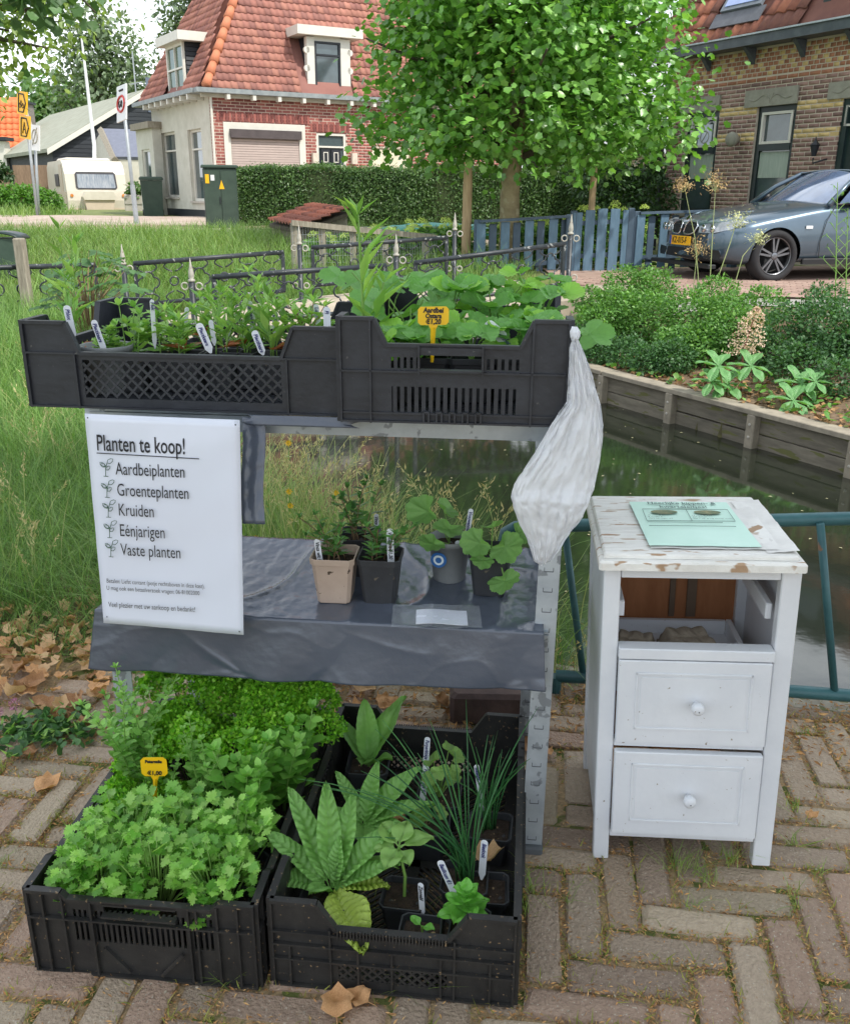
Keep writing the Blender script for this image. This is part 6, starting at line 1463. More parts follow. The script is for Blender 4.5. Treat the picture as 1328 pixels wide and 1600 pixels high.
nr_ = (Vr.cross(wr.u)); nr_ = nr_ if nr_.z > 0 else -nr_; RO = q0
def uvroof(px, py): p = onplane(px, py, RO, nr_); return (p - RO).dot(wr.u), (p - RO).dot(Vr)
sa = uvroof(1128, 27); sb = uvroof(1190, 13); sL = min(sa[0], uvroof(1140, 0)[0]); sk = (sa[0] + .03, .5 * (sa[1] + sb[1]), sb[0] + .05, .5 * (sa[1] + sb[1]) + 1.1)
da = uvroof(1250, 40)[0]
def in_r(u, v): return not (sk[0] - .1 < u < sk[2] + .1 and sk[1] - .32 < v < sk[3]) and not (u > da - .08 and u < da + 2.1 and v < 1.5)
tiled(rh, q0 + nr_ * .02, wr.u, Vr, in_r, 36, 7, .20, .30, m_roofB, 300)
sk0 = RO + wr.u * sk[0] + Vr * sk[1] + nr_ * .06; W_, H_ = sk[2] - sk[0], sk[3] - sk[1]
sf = MB().prism([(0, 0), (W_, 0), (W_, H_), (0, H_)], nr_ * .06, sk0, wr.u, Vr).build('skylight', mat('zinc_frame', S(110, 118, 126), rough=.4), rh, world=True)
MB().prism([(.07, .07), (W_ - .07, .07), (W_ - .07, H_ - .07), (.07, H_ - .07)], nr_ * .012, sk0 + nr_ * .061, wr.u, Vr).build('pane', mat('sky_glass', S(110, 140, 200), rough=.05, bump=0, spec=1, coat=1), sf, world=True)
MB().prism([(-.1, -.28), (W_ + .1, -.28), (W_ + .1, -.01), (-.1, -.01)], nr_ * .02, sk0, wr.u, Vr).build('lead_flashing', mat('lead_grey', S(96, 98, 104), rough=.6), rh, world=True)
dzt = ZR + 1.2; wd = Wall(tuple(wr.P(da, 0, -.02)), ur)
window(wd, rh, (.0, ZR + .12, 1.7, dzt), m_dkgreen, fr=.13, inset=.0, mull=[('v', .75)], name='dormer_window', sill=False)
wd.box(0.01, ZR + .1, 1.69, dzt, -.8, -.10).build('dormer_body', m_black, rh, world=True); wd.box(-.15, dzt, 1.85, dzt + .15, -1.3, .2).build('dormer_roof', m_dkgreen, rh, world=True)
# side wall of the right house (faces left)
sdv = -wr.n; c0 = wr.P(0, 0, 0)
g = MB(); g.add([c0 + Vector((0, 0, -.3)), c0 + Vector((0, 0, ZR)), c0 + sdv * 7 + Vector((0, 0, ZR)), c0 + sdv * 7 + Vector((0, 0, -.3)), c0 + sdv * 3.5 + Vector((0, 0, ZR + 1.8))], [(0, 1, 2, 3), (1, 4, 2)]); g.build('gable_wall', m_brB[0], rh, world=True)
MB().tube([wr.P(-.28, ZR, .12), wr.P(-.32, ZR - .25, .05), wr.P(-.06, ZR - .5, .05), wr.P(-.06, .2, .05)], .04, 8).build('drainpipe', m_black, rh, world=True)

# ================================================================== FAR BUILDINGS
def gable_house(name, label, cat, A, Lw, dpt, zg, ze, za, rz, mw, mr, roofn='roof', apex=.5, boards=0):
    t = thing(name, label, cat, (A[0], A[1], zg), rz); h, k = ze - zg, za - zg
    MB().prism([(0, 0), (Lw, 0), (Lw, h), (Lw * apex, k), (0, h)], (0, dpt, 0)).build('wall', mw, t)
    for (x0, z0, x1, z1) in ((-.25, h - .25 * (k - h) / (Lw * apex), Lw * apex, k), (Lw + .25, h - .25 * (k - h) / (Lw * (1 - apex)), Lw * apex, k)):
        MB().prism([(x0, z0 + .02), (x1, z1 + .02), (x1, z1 + .16), (x0, z0 + .16)], (0, dpt + .5, 0), (0, -.25, 0)).build(roofn, mr, t)
        MB().prism([(x0, z0 - .06), (x1, z1 - .06), (x1, z1 + .14), (x0, z0 + .14)], (0, .04, 0), (0, -.3, 0)).build('bargeboard', m_white, t)
    for i in range(boards): z = h * .2 + i * .16; hw = Lw if z < h else Lw * (1 - (z - h) / (k - h)); c = Lw * .5 if z < h else Lw * apex * 1.0; x0 = 0 if z < h else Lw * apex * (z - h) / (k - h); x1 = Lw if z < h else Lw - Lw * (1 - apex) * (z - h) / (k - h); (MB().box(((x0 + x1) / 2, -.015, z), (max(.05, x1 - x0), .03, .14), rx=.12).build('board', mw, t)) if x1 - x0 > .2 else None
    return t
m_tar = mat('tarred_boards', S(46, 50, 56), S(66, 70, 76), rough=.75, scale=3, stretch=(.5, .5, 6)); m_asb = mat('grey_green_roof', S(136, 138, 122), S(158, 160, 144), rough=.9, scale=3)
p = aty(118, 300, 40); a = aty(212, 144, 40); e = aty(104, 236, 40)
b = gable_house('barn', 'black tarred barn with long grey roof behind the caravan', 'barn', (e.x, 38.5), (a.x - e.x) * 2.1, 16, .6, e.z, a.z, R(34), m_tar, m_asb, apex=.6, boards=26)
MB().box((2.6, -.05, 2.1), (.5, .06, .9)).build('window', m_white, b); MB().box((3.4, -.05, 2.0), (.5, .06, .9)).build('window', m_white, b); MB().box((4.2, -.05, 4.4), (.5, .05, 1.3)).build('hatch', mat('blue_grey', S(98, 108, 124), rough=.7), b)
t = thing('outbuilding', 'small cream outbuilding with slate-blue roof sheet left of the white house wall', 'outbuilding', (aty(190, 320, 37).x, 37, .6))
o_ = Vector((aty(190, 320, 37).x, 37, 0)); W1 = lambda px, py, y: aty(px, py, y) - Vector((o_.x, 37, .6))
MB().add([W1(160, 203, 38.6), W1(240, 205, 38.6), W1(240, 248, 36.6), W1(180, 247, 36.6)], [(0, 1, 2, 3)]).build('roof', mat('slate_sheet', S(98, 102, 116), S(112, 116, 130), rough=.5), t, solid=.12)
g = MB(); g.add([W1(160, 206, 38.6), W1(180, 250, 36.7), W1(180, 335, 36.7), W1(140, 335, 40), W1(140, 240, 40)], [(0, 1, 2, 3, 4)]); g.add([W1(180, 250, 36.7), W1(245, 250, 36.7), W1(245, 340, 36.7), W1(180, 340, 36.7)], [(0, 1, 2, 3)]); g.build('wall', mat('whitewash', S(200, 196, 180), S(212, 208, 194), rough=.9), t, solid=.1)
MB().tube([W1(158, 203, 38.5), W1(180, 250, 36.5)], .14, 4).build('bargeboard', m_gwood, t)
o = gable_house('shed', 'flat grey shed behind the wooden fence', 'shed', (aty(62, 250, 52).x, 52), 4.6, 5, .6, aty(80, 214, 52).z, aty(80, 211, 52).z, 0, mat('grey_planks', S(130, 128, 120), S(150, 148, 140), rough=.9, stretch=(5, 5, 1)), m_black)
# orange roofed house at the far left
oh = thing('tiled_house', 'house with bright orange tiled roof at the far left edge', 'house', (aty(10, 300, 46).x, 46, .6)); a = aty(-90, 262, 46); b_ = aty(42, 262, 46); c_ = aty(38, 152, 49.5); d_ = aty(-90, 152, 49.5)
g = MB(); g.add([a, b_, c_, d_], [(0, 1, 2, 3)]); g.build('roof', mat('orange_tile', S(214, 108, 62), S(228, 128, 80), rough=.75, isl=.12, scale=2), oh, world=True)
vv = (c_ - b_); vv2 = (d_ - a); tiled(oh, a + Vector((0, -.05, .05)), (b_ - a), vv2 * .5 + vv * .5, lambda u, v: u < (b_ - a).length - .02, int((b_ - a).length / .3), int(vv2.length / .42), .3, .42, [MATS['orange_tile']], 0)
g = MB(); g.add([a, b_, Vector((b_.x, b_.y, .4)), Vector((a.x, a.y, .4))], [(0, 1, 2, 3)]); g.add([b_, c_, c_ + Vector((0, 4, -6)), Vector((b_.x, b_.y, .4))], [(0, 1, 2, 3)]); g.build('wall', m_mort, oh, world=True)
g = aty(0, 250, 45.5); MB().box(g, (.9, .6, 1.6)).build('dormer', m_white, oh, world=True); MB().box(g + Vector((0, -.1, .9)), (1.3, .9, .15)).build('dormer_roof', m_black, oh, world=True)
t = thing('chimney_block', 'grey tiled gable just right of the orange roof', 'roof', tuple(aty(47, 230, 50) - Vector((0, 0, 3)))); MB().box((0, 0, 3.2), (.6, .8, 3.6)).build('wall', mat('grey_tiles', S(110, 104, 98), S(136, 130, 122), rough=.9, scale=12), t); MB().box((0, 0, 5.05), (.8, 1, .1)).build('cap', m_black, t)
g = aty(1025, 170, 24); t = thing('neighbour_house', 'pale roofed neighbour glimpsed between the tree and the right house', 'house', (g.x, 24, .6)); MB().add([(-1.5, 0, 1.6), (1.2, 0, 1.6), (1.2, 1.5, 4.2), (-1.5, 1.5, 4.2)], [(0, 1, 2, 3)]).build('roof', mat('pale_slates', S(150, 154, 158), S(186, 188, 190), rough=.8, scale=14), t, solid=.1); MB().box((-.15, .3, .8), (2.6, .2, 1.7)).build('wall', m_mort, t)

# ================================================================== CARAVAN
m_cvn = mat('caravan_shell', S(196, 188, 172), S(210, 203, 188), rough=.4, scale=2); m_cvb = mat('caravan_beige', S(196, 180, 160), rough=.5, var=.08)
cvp = aty(157, 341, 33); cv = thing('caravan', 'small cream caravan with a wide front window parked by the fence', 'caravan', (cvp.x, 33, cvp.z - .12), R(30)); k = 1.0
prof_ = [(-.02, .38), (-.06, .7), (-.02, 1.0), (.10, 1.55), (.28, 1.86), (.55, 1.98), (3.2, 1.98), (3.55, 1.8), (3.7, 1.2), (3.7, .38)]
MB().prism([(p[0], p[1]) for p in prof_], (1.98, 0, 0), (-.99, 0, 0), (0, 1, 0), (0, 0, 1)).build('body', m_cvn, cv)
MB().bbox((0, 1.9, 2.03), (1.5, 1.8, .12), .05).build('roof_hatch', m_cvn, cv)
wn_ = MB().prism([(-.62, 0), (-.68, .06), (-.66, .5), (-.6, .56), (.6, .56), (.66, .5), (.68, .06), (.62, 0)], (0, -.03, 0), (0, .0, 1.06), (1, 0, 0), (0, .19, 1)).build('front_window', mat('dark_rubber', S(60, 60, 64), rough=.5), cv)
MB().prism([(-.6, .04), (-.62, .08), (-.6, .48), (.6, .48), (.62, .08), (.6, .04)], (0, -.014, 0), (0, -.031, 1.06), (1, 0, 0), (0, .19, 1)).build('pane', mat('caravan_glass', S(120, 132, 146), S(176, 180, 186), rough=.06, scale=3, stretch=(6, 1, 1), spec=1), wn_)
MB().prism([(-.5, .0), (-.55, .1), (-.45, .26), (.45, .26), (.55, .1), (.5, 0)], (0, -.3, 0), (0, -.05, .72), (1, 0, 0), (0, 0, 1)).build('gas_locker', m_cvn, cv)
MB().prism([(-.42, 0), (-.5, .42), (.5, .42), (.42, 0)], (0, -.22, 0), (0, -.06, .3), (1, 0, 0), (0, 0, 1)).build('front_skirt', m_cvb, cv)
MB().box((0, .02, .40), (2.0, .1, .12)).build('bumper_strip', m_cvb, cv); MB().box((-1.0, 1.8, .72), (.03, 3.4, .5)).build('side_skirt', m_cvb, cv)
MB().prism([(1.2, 0), (1.2, .4), (1.9, .4), (1.9, 0)], (-.02, 0, 0), (-1.0, 0, 1.15), (0, 1, 0), (0, 0, 1)).build('side_window', MATS['dark_rubber'], cv); MB().box((-.999, .75, 1.2), (.03, .5, 1.3)).build('door', m_cvb, cv)
MB().tube([(-.5, 0, .33), (0, -1.1, .36), (.5, 0, .33)], .04, 6).tube([(0, -1.0, .36), (0, -1.0, 0)], .03, 6).build('drawbar', m_black, cv); MB().lathe([(.0, -.02), (.09, -.02), (.09, .02), (0, .02)], 10, (0, -1.0, .07), rot=Matrix.Rotation(PI / 2, 3, 'Y')).build('jockey_wheel', m_black, cv)
for x in (-.8, .8):
    w_ = MB().lathe([(.02, -.09), (.28, -.09), (.31, -.06), (.31, .06), (.28, .09), (.02, .09)], 20, (x, 1.75, .31), rot=Matrix.Rotation(PI / 2, 3, 'Y')).build('wheel', m_black, cv, smooth=False); MB().lathe([(.01, 0), (.16, .0), (.16, .02), (.01, .03)], 14, (x + .09 * (1 if x > 0 else -1), 1.75, .31), rot=Matrix.Rotation(PI / 2 if x > 0 else -PI / 2, 3, 'Y')).build('hubcap', m_kerb, w_)
for x in (-.85, .85): MB().lathe([(.001, .02), (.05, .02), (.055, 0)], 10, (x, -.07, .86), rot=Matrix.Rotation(PI / 2, 3, 'X')).build('marker_light', mat('amber', S(210, 130, 60), rough=.3), cv)

# ================================================================== ROADSIDE: signs, cabinet, bins, wooden fence
def spole(name, label, top, bot, y, r=.035):
    A, B = aty(bot[0], bot[1], y), aty(top[0], top[1], y); t = thing(name, label, 'road sign', (A.x, y, A.z)); MB().tube([(0, 0, -.3), (0, 0, (B.z - A.z) * .38), (B.x - A.x, 0, B.z - A.z)] if False else [(0, 0, -.3), (B.x - A.x, 0, B.z - A.z)], r, 10).build('pole', mat('zinc_pole', S(150, 156, 160), S(172, 178, 182), rough=.5, metal=.3), t, smooth=True); return t, A, B
m_sy = mat('yellow_sign', S(244, 184, 20), rough=.4, var=.04, bump=0); m_sw = mat('white_sign', S(224, 226, 226), rough=.4, var=.04, bump=0); m_sr = mat('red_sign', S(190, 60, 56), rough=.4, bump=0)
def board(t, A, x0, y0, x1, y1, y, m, sl=0.0, yaw=.0, th=.03, name='sign_plate'):
    P_ = [aty(x0, y0, y), aty(x1, y0 + sl, y - (x1 - x0) * yaw), aty(x1, y1 + sl, y - (x1 - x0) * yaw), aty(x0, y1, y)]; P_ = [p - A for p in P_]; n = (P_[1] - P_[0]).cross(P_[3] - P_[0]).normalized(); n = n if n.y < 0 else -n
    o = MB().add(P_ + [p - n * th for p in P_], [(0, 1, 2, 3), (7, 6, 5, 4), (0, 4, 5, 1), (1, 5, 6, 2), (2, 6, 7, 3), (3, 7, 4, 0)]).build(name, m, t); return o, (lambda u, v, d=.004: P_[0] * (1 - u) * (1 - v) + P_[1] * u * (1 - v) + P_[2] * u * v + P_[3] * (1 - u) * v + n * d)
t, A, B = spole('route_sign', 'yellow diversion sign with two hexagon symbols on a leaning pole', (38, 150), (60, 346), 24)
for (x0, y0, x1, y1, s) in ((27, 141, 42, 177, 'fiets'), (31, 179, 47, 215, 'A')):
    o, q = board(t, A, x0, y0, x1, y1, 23.9, m_sy, 3, .02); pts = [q(*c) for c in ((.2, .12), (.7, .12), (.92, .5), (.7, .9), (.2, .9), (.2, .12))]; MB().tube(pts, .018, 4).build('hexagon_line', m_ink, o)
    if s == 'A': MB().tube([q(.35, .78), q(.5, .3), q(.65, .78)], .014, 4).tube([q(.42, .6), q(.58, .6)], .012, 4).build('letter', m_ink, o)
    else: MB().tube([q(.34 + .1 * math.cos(a * .7), .62 + .1 * math.sin(a * .7)) for a in range(10)], .01, 4).tube([q(.62 + .1 * math.cos(a * .7), .62 + .1 * math.sin(a * .7)) for a in range(10)], .01, 4).tube([q(.34, .62), q(.45, .4), q(.62, .62)], .01, 4).build('bicycle_symbol', m_ink, o)
t, A, B = spole('zone_sign', 'white end-of-zone sign with a crossed roundel behind the yellow sign pole', (54, 200), (61, 344), 24.6)
o, q = board(t, A, 48, 194, 62, 234, 24.5, m_sw, 2, .01); MB().tube([q(.5 + .3 * math.cos(a * PI / 8), .45 + .27 * math.sin(a * PI / 8)) for a in range(17)], .015, 4, cap=False).tube([q(.25, .8), q(.75, .1)], .014, 4).build('roundel', m_lint, o)
t, A, B = spole('zone_sign', 'tall zone 30 sign with red roundel on a grey pole in front of the barn', (192, 150), (215, 357), 20)
MB().tube([(B - A) * .0 + Vector((0, 0, 0)), (B - A) * .34], .05, 10).build('pole_sleeve', MATS['zinc_pole'], t)
o, q = board(t, A, 183, 136, 197, 192, 19.9, m_sw, -6, .03); MB().tube([q(.5 + .38 * math.cos(a * PI / 8), .52 + .22 * math.sin(a * PI / 8)) for a in range(17)], .025, 4, cap=False).build('red_ring', m_sr, o)
for i, c in enumerate('30'): MB().tube([q(.34 + i * .2 + .07 * math.cos(a * PI / 4), .52 + .09 * math.sin(a * PI / 4)) for a in range(9 if c == '0' else 7)], .012, 4).build('numeral', m_ink, o)
MB().tube([q(.3, .14), q(.7, .14)], .02, 4).build('zone_text', m_ink, o)
t = thing('antenna_mast', 'thin leaning white mast rising in front of the barn roof', 'mast', tuple(aty(148, 330, 36))); a = aty(148, 330, 36); MB().tube([Vector((0, 0, 0)), aty(148, 228, 36) - a, aty(134, 110, 36) - a, aty(128, 60, 36) - a], [.09, .07, .05, .03], 6).build('pole', m_sw, t)
t = thing('antenna_mast', 'thin television aerial pole on the barn ridge', 'mast', tuple(aty(213, 146, 41))); a = aty(213, 146, 41); MB().tube([Vector((0, 0, 0)), aty(207, 80, 41) - a], .03, 5).tube([aty(205, 132, 41) - a, aty(222, 128, 41) - a], .02, 4).build('pole', MATS['zinc_pole'], t)
# wooden fence
wfn = thing('wooden_fence', 'brown vertical board fence between the clipped hedge and the caravan', 'fence', (aty(60, 330, 34).x, 34, .6)); m_bf = mat('brown_fence_board', S(118, 96, 78), S(146, 122, 100), rough=.85, obr=.15, stretch=(6, 6, .8))
for i in range(34):
    px = -25 + i * 5.3; y = 36 - max(0, px - 95) * .035; top = 262 - (4 if px > 20 else -14) + max(0, px - 95) * .02; a = aty(px, top, y); MB().box((a.x, y, (a.z + .5) / 2), (.125, .025, a.z - .5), rz=random.uniform(-.02, .02)).build('board', m_bf, wfn, world=True)
for z in (1.0, 1.9): a, b = aty(-30, 290, 36.1), aty(95, 290, 36.1); MB().box(((a.x + b.x) / 2, 36.06, z), (b.x - a.x, .04, .1)).build('rail', m_bf, wfn, world=True)
uc = thing('utility_cabinet', 'dark green steel utility cabinet with yellow stickers at the hedge end', 'utility cabinet', (atx(346, 18.5, .6), 18.5, .5), R(14)); m_uc = mat('utility_green', S(48, 66, 56), S(62, 80, 68), rough=.55, scale=5)
MB().bbox((0, 0, .6), (.62, .42, 1.2), .02).build('body', m_uc, uc); MB().bbox((0, 0, 1.225), (.68, .48, .05), .015).build('lid', m_uc, uc); MB().box((-.15, -.217, .6), (.29, .012, 1.1)).build('door', m_uc, uc); MB().box((.155, -.217, .6), (.29, .012, 1.1)).build('door', m_uc, uc)
MB().box((-.24, -.226, 1.0), (.07, .004, .16)).build('sticker', m_sy, uc); MB().box((-.14, -.226, 1.02), (.07, .004, .10)).build('sticker', m_sw, uc); MB().prism([(-.05, 0), (.05, 0), (.0, .16)], (0, -.004, 0), (0.02, -.223, .82), (1, 0, 0), (0, 0, 1)).build('warning_triangle', m_sy, uc); MB().box((-.02, -.232, .62), (.02, .02, .12)).build('handle', m_black, uc)
wb_ = thing('wheelie_bin', 'dark green wheelie bin against the white house wall', 'bin', (atx(238, 25.5, .7), 25.5, .62), .3); MB().box((0, 0, .48), (.48, .5, .9), taper=1.15).build('body', m_uc, wb_); MB().bbox((0, 0, .98), (.6, .64, .08), .03).build('lid', m_uc, wb_)
for x in (-.24, .24): MB().lathe([(.01, -.03), (.1, -.03), (.1, .03), (.01, .03)], 12, (x, .25, .1), rot=Matrix.Rotation(PI / 2, 3, 'Y')).build('wheel', m_black, wb_)
# ================================================================== TREES AND HEDGES
def blobpts(blobs, n, rng=RNG, shell=.55, lump=.16):
    w = np.array([b[3] ** 2 for b in blobs]); w /= w.sum(); k = rng.choice(len(blobs), n, p=w); B = np.array([(b[0], b[1], b[2], b[3]) for b in blobs])[k]; sq = np.array([b[4] if len(b) > 4 else .85 for b in blobs])[k]
    d = rdir(n); r = B[:, 3] * (shell + (1 - shell) * rng.uniform(0, 1, n) ** .5) * (1 + lump * np.sin(d[:, 0] * 7 + B[:, 0] * 3) * np.cos(d[:, 2] * 6 + B[:, 1]) + rng.normal(0, .07, n))
    P = B[:, :3] + d * r[:, None]; P[:, 2] = B[:, 2] + d[:, 2] * r * sq; return P, d
def crown(parent, blobs, n, key, s0, s1, m, name='crown', shell=.5, out=.6, down=.35, rng=RNG, clump=0):
    if clump:
        C, D = blobpts(blobs, n // clump, rng, shell); P = np.repeat(C, clump, 0) + rng.normal(0, s1 * 1.3, (len(C) * clump, 3)); d = np.repeat(D, clump, 0)
    else: P, d = blobpts(blobs, n, rng, shell)
    k = len(P); dirs = d * out + rdir(k) * .8 - np.array([0, 0, down]); nrm = d * .5 + rdir(k) * .55 + np.array([0, 0, .8])
    return bake(name, [(key, TR(P, dirs, nrm, rng.uniform(s0, s1, k)))], m, parent, world=True)
def trunk(parent, pts, rs, m, n=12, name='trunk'): return MB().tube(pts, rs, n).build(name, m, parent, world=True, smooth=True)
G_plane = leafmat('plane_tree_leaf', [S(72, 120, 46), S(102, 156, 62), S(142, 188, 94)], isl=.28, rough=.36, trans=.3, spec=.7)
G_hedge = leafmat('hedge_leaf', [S(46, 78, 36), S(72, 106, 50), S(112, 142, 84)], isl=.3, rough=.4)
G_dark = leafmat('dark_shrub_leaf', [S(34, 58, 32), S(50, 78, 42), S(74, 104, 58)], isl=.3)
G_pop = leafmat('poplar_leaf', [S(84, 104, 74), S(108, 128, 96), S(140, 156, 128)], isl=.3)
G_yel = leafmat('lime_tree_leaf', [S(98, 124, 56), S(128, 152, 74), S(156, 176, 98)], isl=.25, trans=.35)
G_bush = leafmat('bank_shrub_leaf', [S(66, 110, 48), S(92, 140, 62), S(126, 168, 84)], isl=.28)
G_bushd = leafmat('bank_shrub_dark_leaf', [S(44, 82, 44), S(66, 106, 58), S(92, 132, 78)], isl=.28)
G_meadow = leafmat('meadow_grass', [S(84, 120, 54), S(114, 146, 74), S(150, 172, 104)], isl=.25, rough=.6)
G_bankg = leafmat('bank_grass', [S(66, 106, 46), S(92, 138, 60), S(126, 164, 84), S(150, 170, 106)], isl=.28, rough=.6)
m_seedh = mat('dry_seed_head', S(176, 164, 120), S(206, 192, 146), rough=.8, isl=.2, trans=.2, bump=0)
BASEZ = hgt(1.35, 14, False)
tc = thing('plane_tree', 'round-headed plane tree with mottled trunk between the two brick houses', 'tree', (aty(795, 340, 14).x, 14, .2)); tx_ = tc.location.x
trunk(tc, [(tx_, 14, -.2), (tx_ + .02, 14, .6), (tx_ + .0, 14, 1.3), (tx_ + .06, 14, 2.1), (tx_ + .02, 14, 3.2), (tx_ + .1, 14, 4.6)], [.19, .15, .14, .13, .10, .05], mat('mottled_bark', S(128, 114, 84), S(168, 154, 120), rough=.9, scale=5, bump=.5, spots=S(170, 160, 130), spot_scale=7, spot_t=.6))
for i in range(16):
    a = i * 2.4; z0 = 1.7 + .18 * i; L = 2.3 - .06 * i; trunk(tc, [(tx_, 14, z0), (tx_ + math.cos(a) * L * .5, 14 + math.sin(a) * L * .5, z0 + .45), (tx_ + math.cos(a) * L, 14 + math.sin(a) * L, z0 + .8)], [.06, .035, .012], m_barkd, 6, 'branch')
tcx = aty(818, 80, 14).x; bl = []
rt = random.Random(3)
for (px, py, rp_) in ((600, 170, 62), (645, 95, 66), (640, 45, 46), (700, 40, 90), (720, 150, 90), (660, 205, 55), (790, 80, 100), (800, 190, 80), (870, 60, 100), (890, 160, 90), (960, 60, 90), (980, 150, 85), (1030, 110, 62), (1050, 200, 48), (980, 220, 50), (900, 225, 48), (740, 215, 50), (830, 0, 110), (700, -60, 110), (900, -80, 130), (1000, -20, 80), (660, -20, 54), (800, -160, 130), (720, -200, 90), (900, -220, 100), (800, -280, 80)):
    for dy in (-1.5, 0, 1.4):
        if abs(dy) > 0 and rt.random() < .35: continue
        c = aty(px, py, 14); r = rp_ / 1425 * 14 * (1 if dy == 0 else .85); xx = c.x - (c.x - tcx) * .18 * (dy != 0); bl.append((xx, 14 + dy * (1 - abs(xx - tcx) / 4.2), c.z, r, .85))
crown(tc, bl, 29000, K_MAP, .06, .12, G_plane, clump=6, shell=.45, down=.4, out=.9)
# hedge behind
hd_ = thing('clipped_hedge', 'long clipped green hedge in front of the brick cottage', 'hedge', (atx(700, 19.5, 1), 19.5, .5)); HX0, HX1 = aty(368, 300, 19).x, aty(1040, 300, 19.5).x; HZ = aty(500, 263, 19.2).z
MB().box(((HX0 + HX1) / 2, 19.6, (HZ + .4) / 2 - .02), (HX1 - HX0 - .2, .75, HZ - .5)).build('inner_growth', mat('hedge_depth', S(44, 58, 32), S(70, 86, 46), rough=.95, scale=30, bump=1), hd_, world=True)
n = 62000; u = RNG.uniform(0, 1, n); face = RNG.uniform(0, 1, n) < .78; P = np.zeros((n, 3)); P[:, 0] = HX0 + u * (HX1 - HX0); wv = .05 * np.sin(P[:, 0] * 2.1) + .04 * np.sin(P[:, 0] * 5.3)
P[face, 1] = 19.2 + wv[face] + RNG.normal(0, .035, face.sum()); P[face, 2] = RNG.uniform(.45, HZ, face.sum()); P[~face, 1] = RNG.uniform(19.15, 20.0, (~face).sum()); P[~face, 2] = HZ + RNG.normal(0, .03, (~face).sum()) + wv[~face] * .5
nr2 = np.where(face[:, None], [0, -1, .35], [0, -.2, 1]) + rdir(n) * .5
bake('leaves', [(L_DIA, TR(P, rdir(n), nr2, RNG.uniform(.035, .065, n)))], G_hedge, hd_, world=True)
P2 = P[:2500].copy(); P2[:, 0] = HX0 + RNG.normal(0, .04, 2500); P2[:, 1] = RNG.uniform(19.2, 20, 2500); P2[:, 2] = RNG.uniform(.45, HZ, 2500)
bake('end_leaves', [(L_DIA, TR(P2, rdir(2500), rdir(2500) * .6 - [1, 0, 0], RNG.uniform(.035, .065, 2500)))], G_hedge, hd_, world=True)
def bush(name, label, cat, blobs, n, key, s0, s1, m, base, stems=4, shell=.5, down=.1, out=.8):
    t = thing(name, label, cat, base)
    for i in range(stems):
        b = blobs[i % len(blobs)]; MB().tube([(base[0] + U(-.1, .1), base[1] + U(-.1, .1), base[2] - .15), (b[0] * .6 + base[0] * .4, b[1] * .6 + base[1] * .4, (b[2] + base[2]) / 2), (b[0], b[1], b[2])], [.03, .02, .008], 5).build('stem', m_barkd, t, world=True)
    crown(t, blobs, n, key, s0, s1, m, 'foliage', shell, out, down); return t
def B(px, py, y, rp_, sq=.85): c = aty(px, py, y); return (c.x, c.y, c.z, rp_ / 1425 * y, sq)
bush('evergreen_shrub', 'dark glossy shrub at the right end of the hedge beside the brown brick house', 'shrub', [B(985, 250, 17.5, 46), B(1005, 310, 17.2, 50), B(960, 320, 17.4, 45), B(1015, 200, 17.8, 32), B(930, 285, 17.6, 40)], 5200, K_OVL, .06, .11, G_dark, (aty(990, 340, 17.4).x, 17.4, .25))
# far trees
def fartree(label, blobs, n, s0, s1, m, base, tr=.35, name='tree', shell=.25):
    t = thing(name, label, 'tree', base); top = max(blobs, key=lambda b: b[2]); trunk(t, [base, (base[0] + .2, base[1], base[2] * .5 + top[2] * .5), (top[0], top[1], top[2])], [tr, tr * .6, .05], m_barkd)
    for b in blobs[::2]: trunk(t, [(base[0] + .1, base[1], b[2] * .6), (b[0], b[1], b[2])], [tr * .35, .04], m_barkd, 6, 'branch')
    crown(t, blobs, n, K_DIA, s0, s1, m, clump=6, shell=shell, down=.3); return t
g = aty(170, 300, 68); fartree('tall airy grey-green poplar behind the barn', [B(*a) for a in ((125, 60, 68, 34), (160, 50, 68, 30), (185, 90, 68, 34), (130, 110, 68, 38), (175, 125, 68, 40), (222, 130, 68, 28), (105, 160, 68, 28), (150, 25, 68, 20), (205, 160, 68, 34), (240, 165, 70, 20))], 4200, .3, .52, G_pop, (g.x, 68, .6), name='poplar_tree')
g = aty(310, 200, 60); fartree('grey-green poplar top rising behind the cottage roof', [B(*a) for a in ((300, 15, 60, 34), (335, 25, 60, 36), (280, 40, 60, 24), (320, 60, 60, 34), (355, 5, 60, 30), (310, -30, 60, 34), (300, 90, 60, 30))], 3000, .3, .5, G_pop, (g.x, 60, .6), name='poplar_tree')
g = aty(95, 300, 75); fartree('low bushy green trees behind the flat grey shed', [B(*a) for a in ((85, 185, 75, 34), (60, 175, 75, 26), (120, 190, 75, 30), (150, 200, 75, 26), (100, 205, 75, 26))], 4200, .4, .7, leafmat('mid_green_leaf', [S(70, 104, 56), S(92, 126, 70), S(116, 150, 88)], isl=.2), (g.x, 75, .6))
g = aty(1020, 200, 34); fartree('garden tree standing behind the gap between the houses', [B(*a) for a in ((985, 130, 34, 55), (1030, 110, 34, 40), (960, 190, 34, 50), (1010, 190, 34, 40), (930, 220, 32, 40))], 3600, .16, .3, G_hedge, (g.x, 34, .6))
g = aty(760, 240, 30); fartree('garden tree hidden behind the plane tree crown', [B(*a) for a in ((740, 210, 32, 40), (860, 215, 30, 45), (900, 240, 30, 35))], 2400, .15, .28, G_hedge, (aty(860, 250, 30).x, 30, .6))
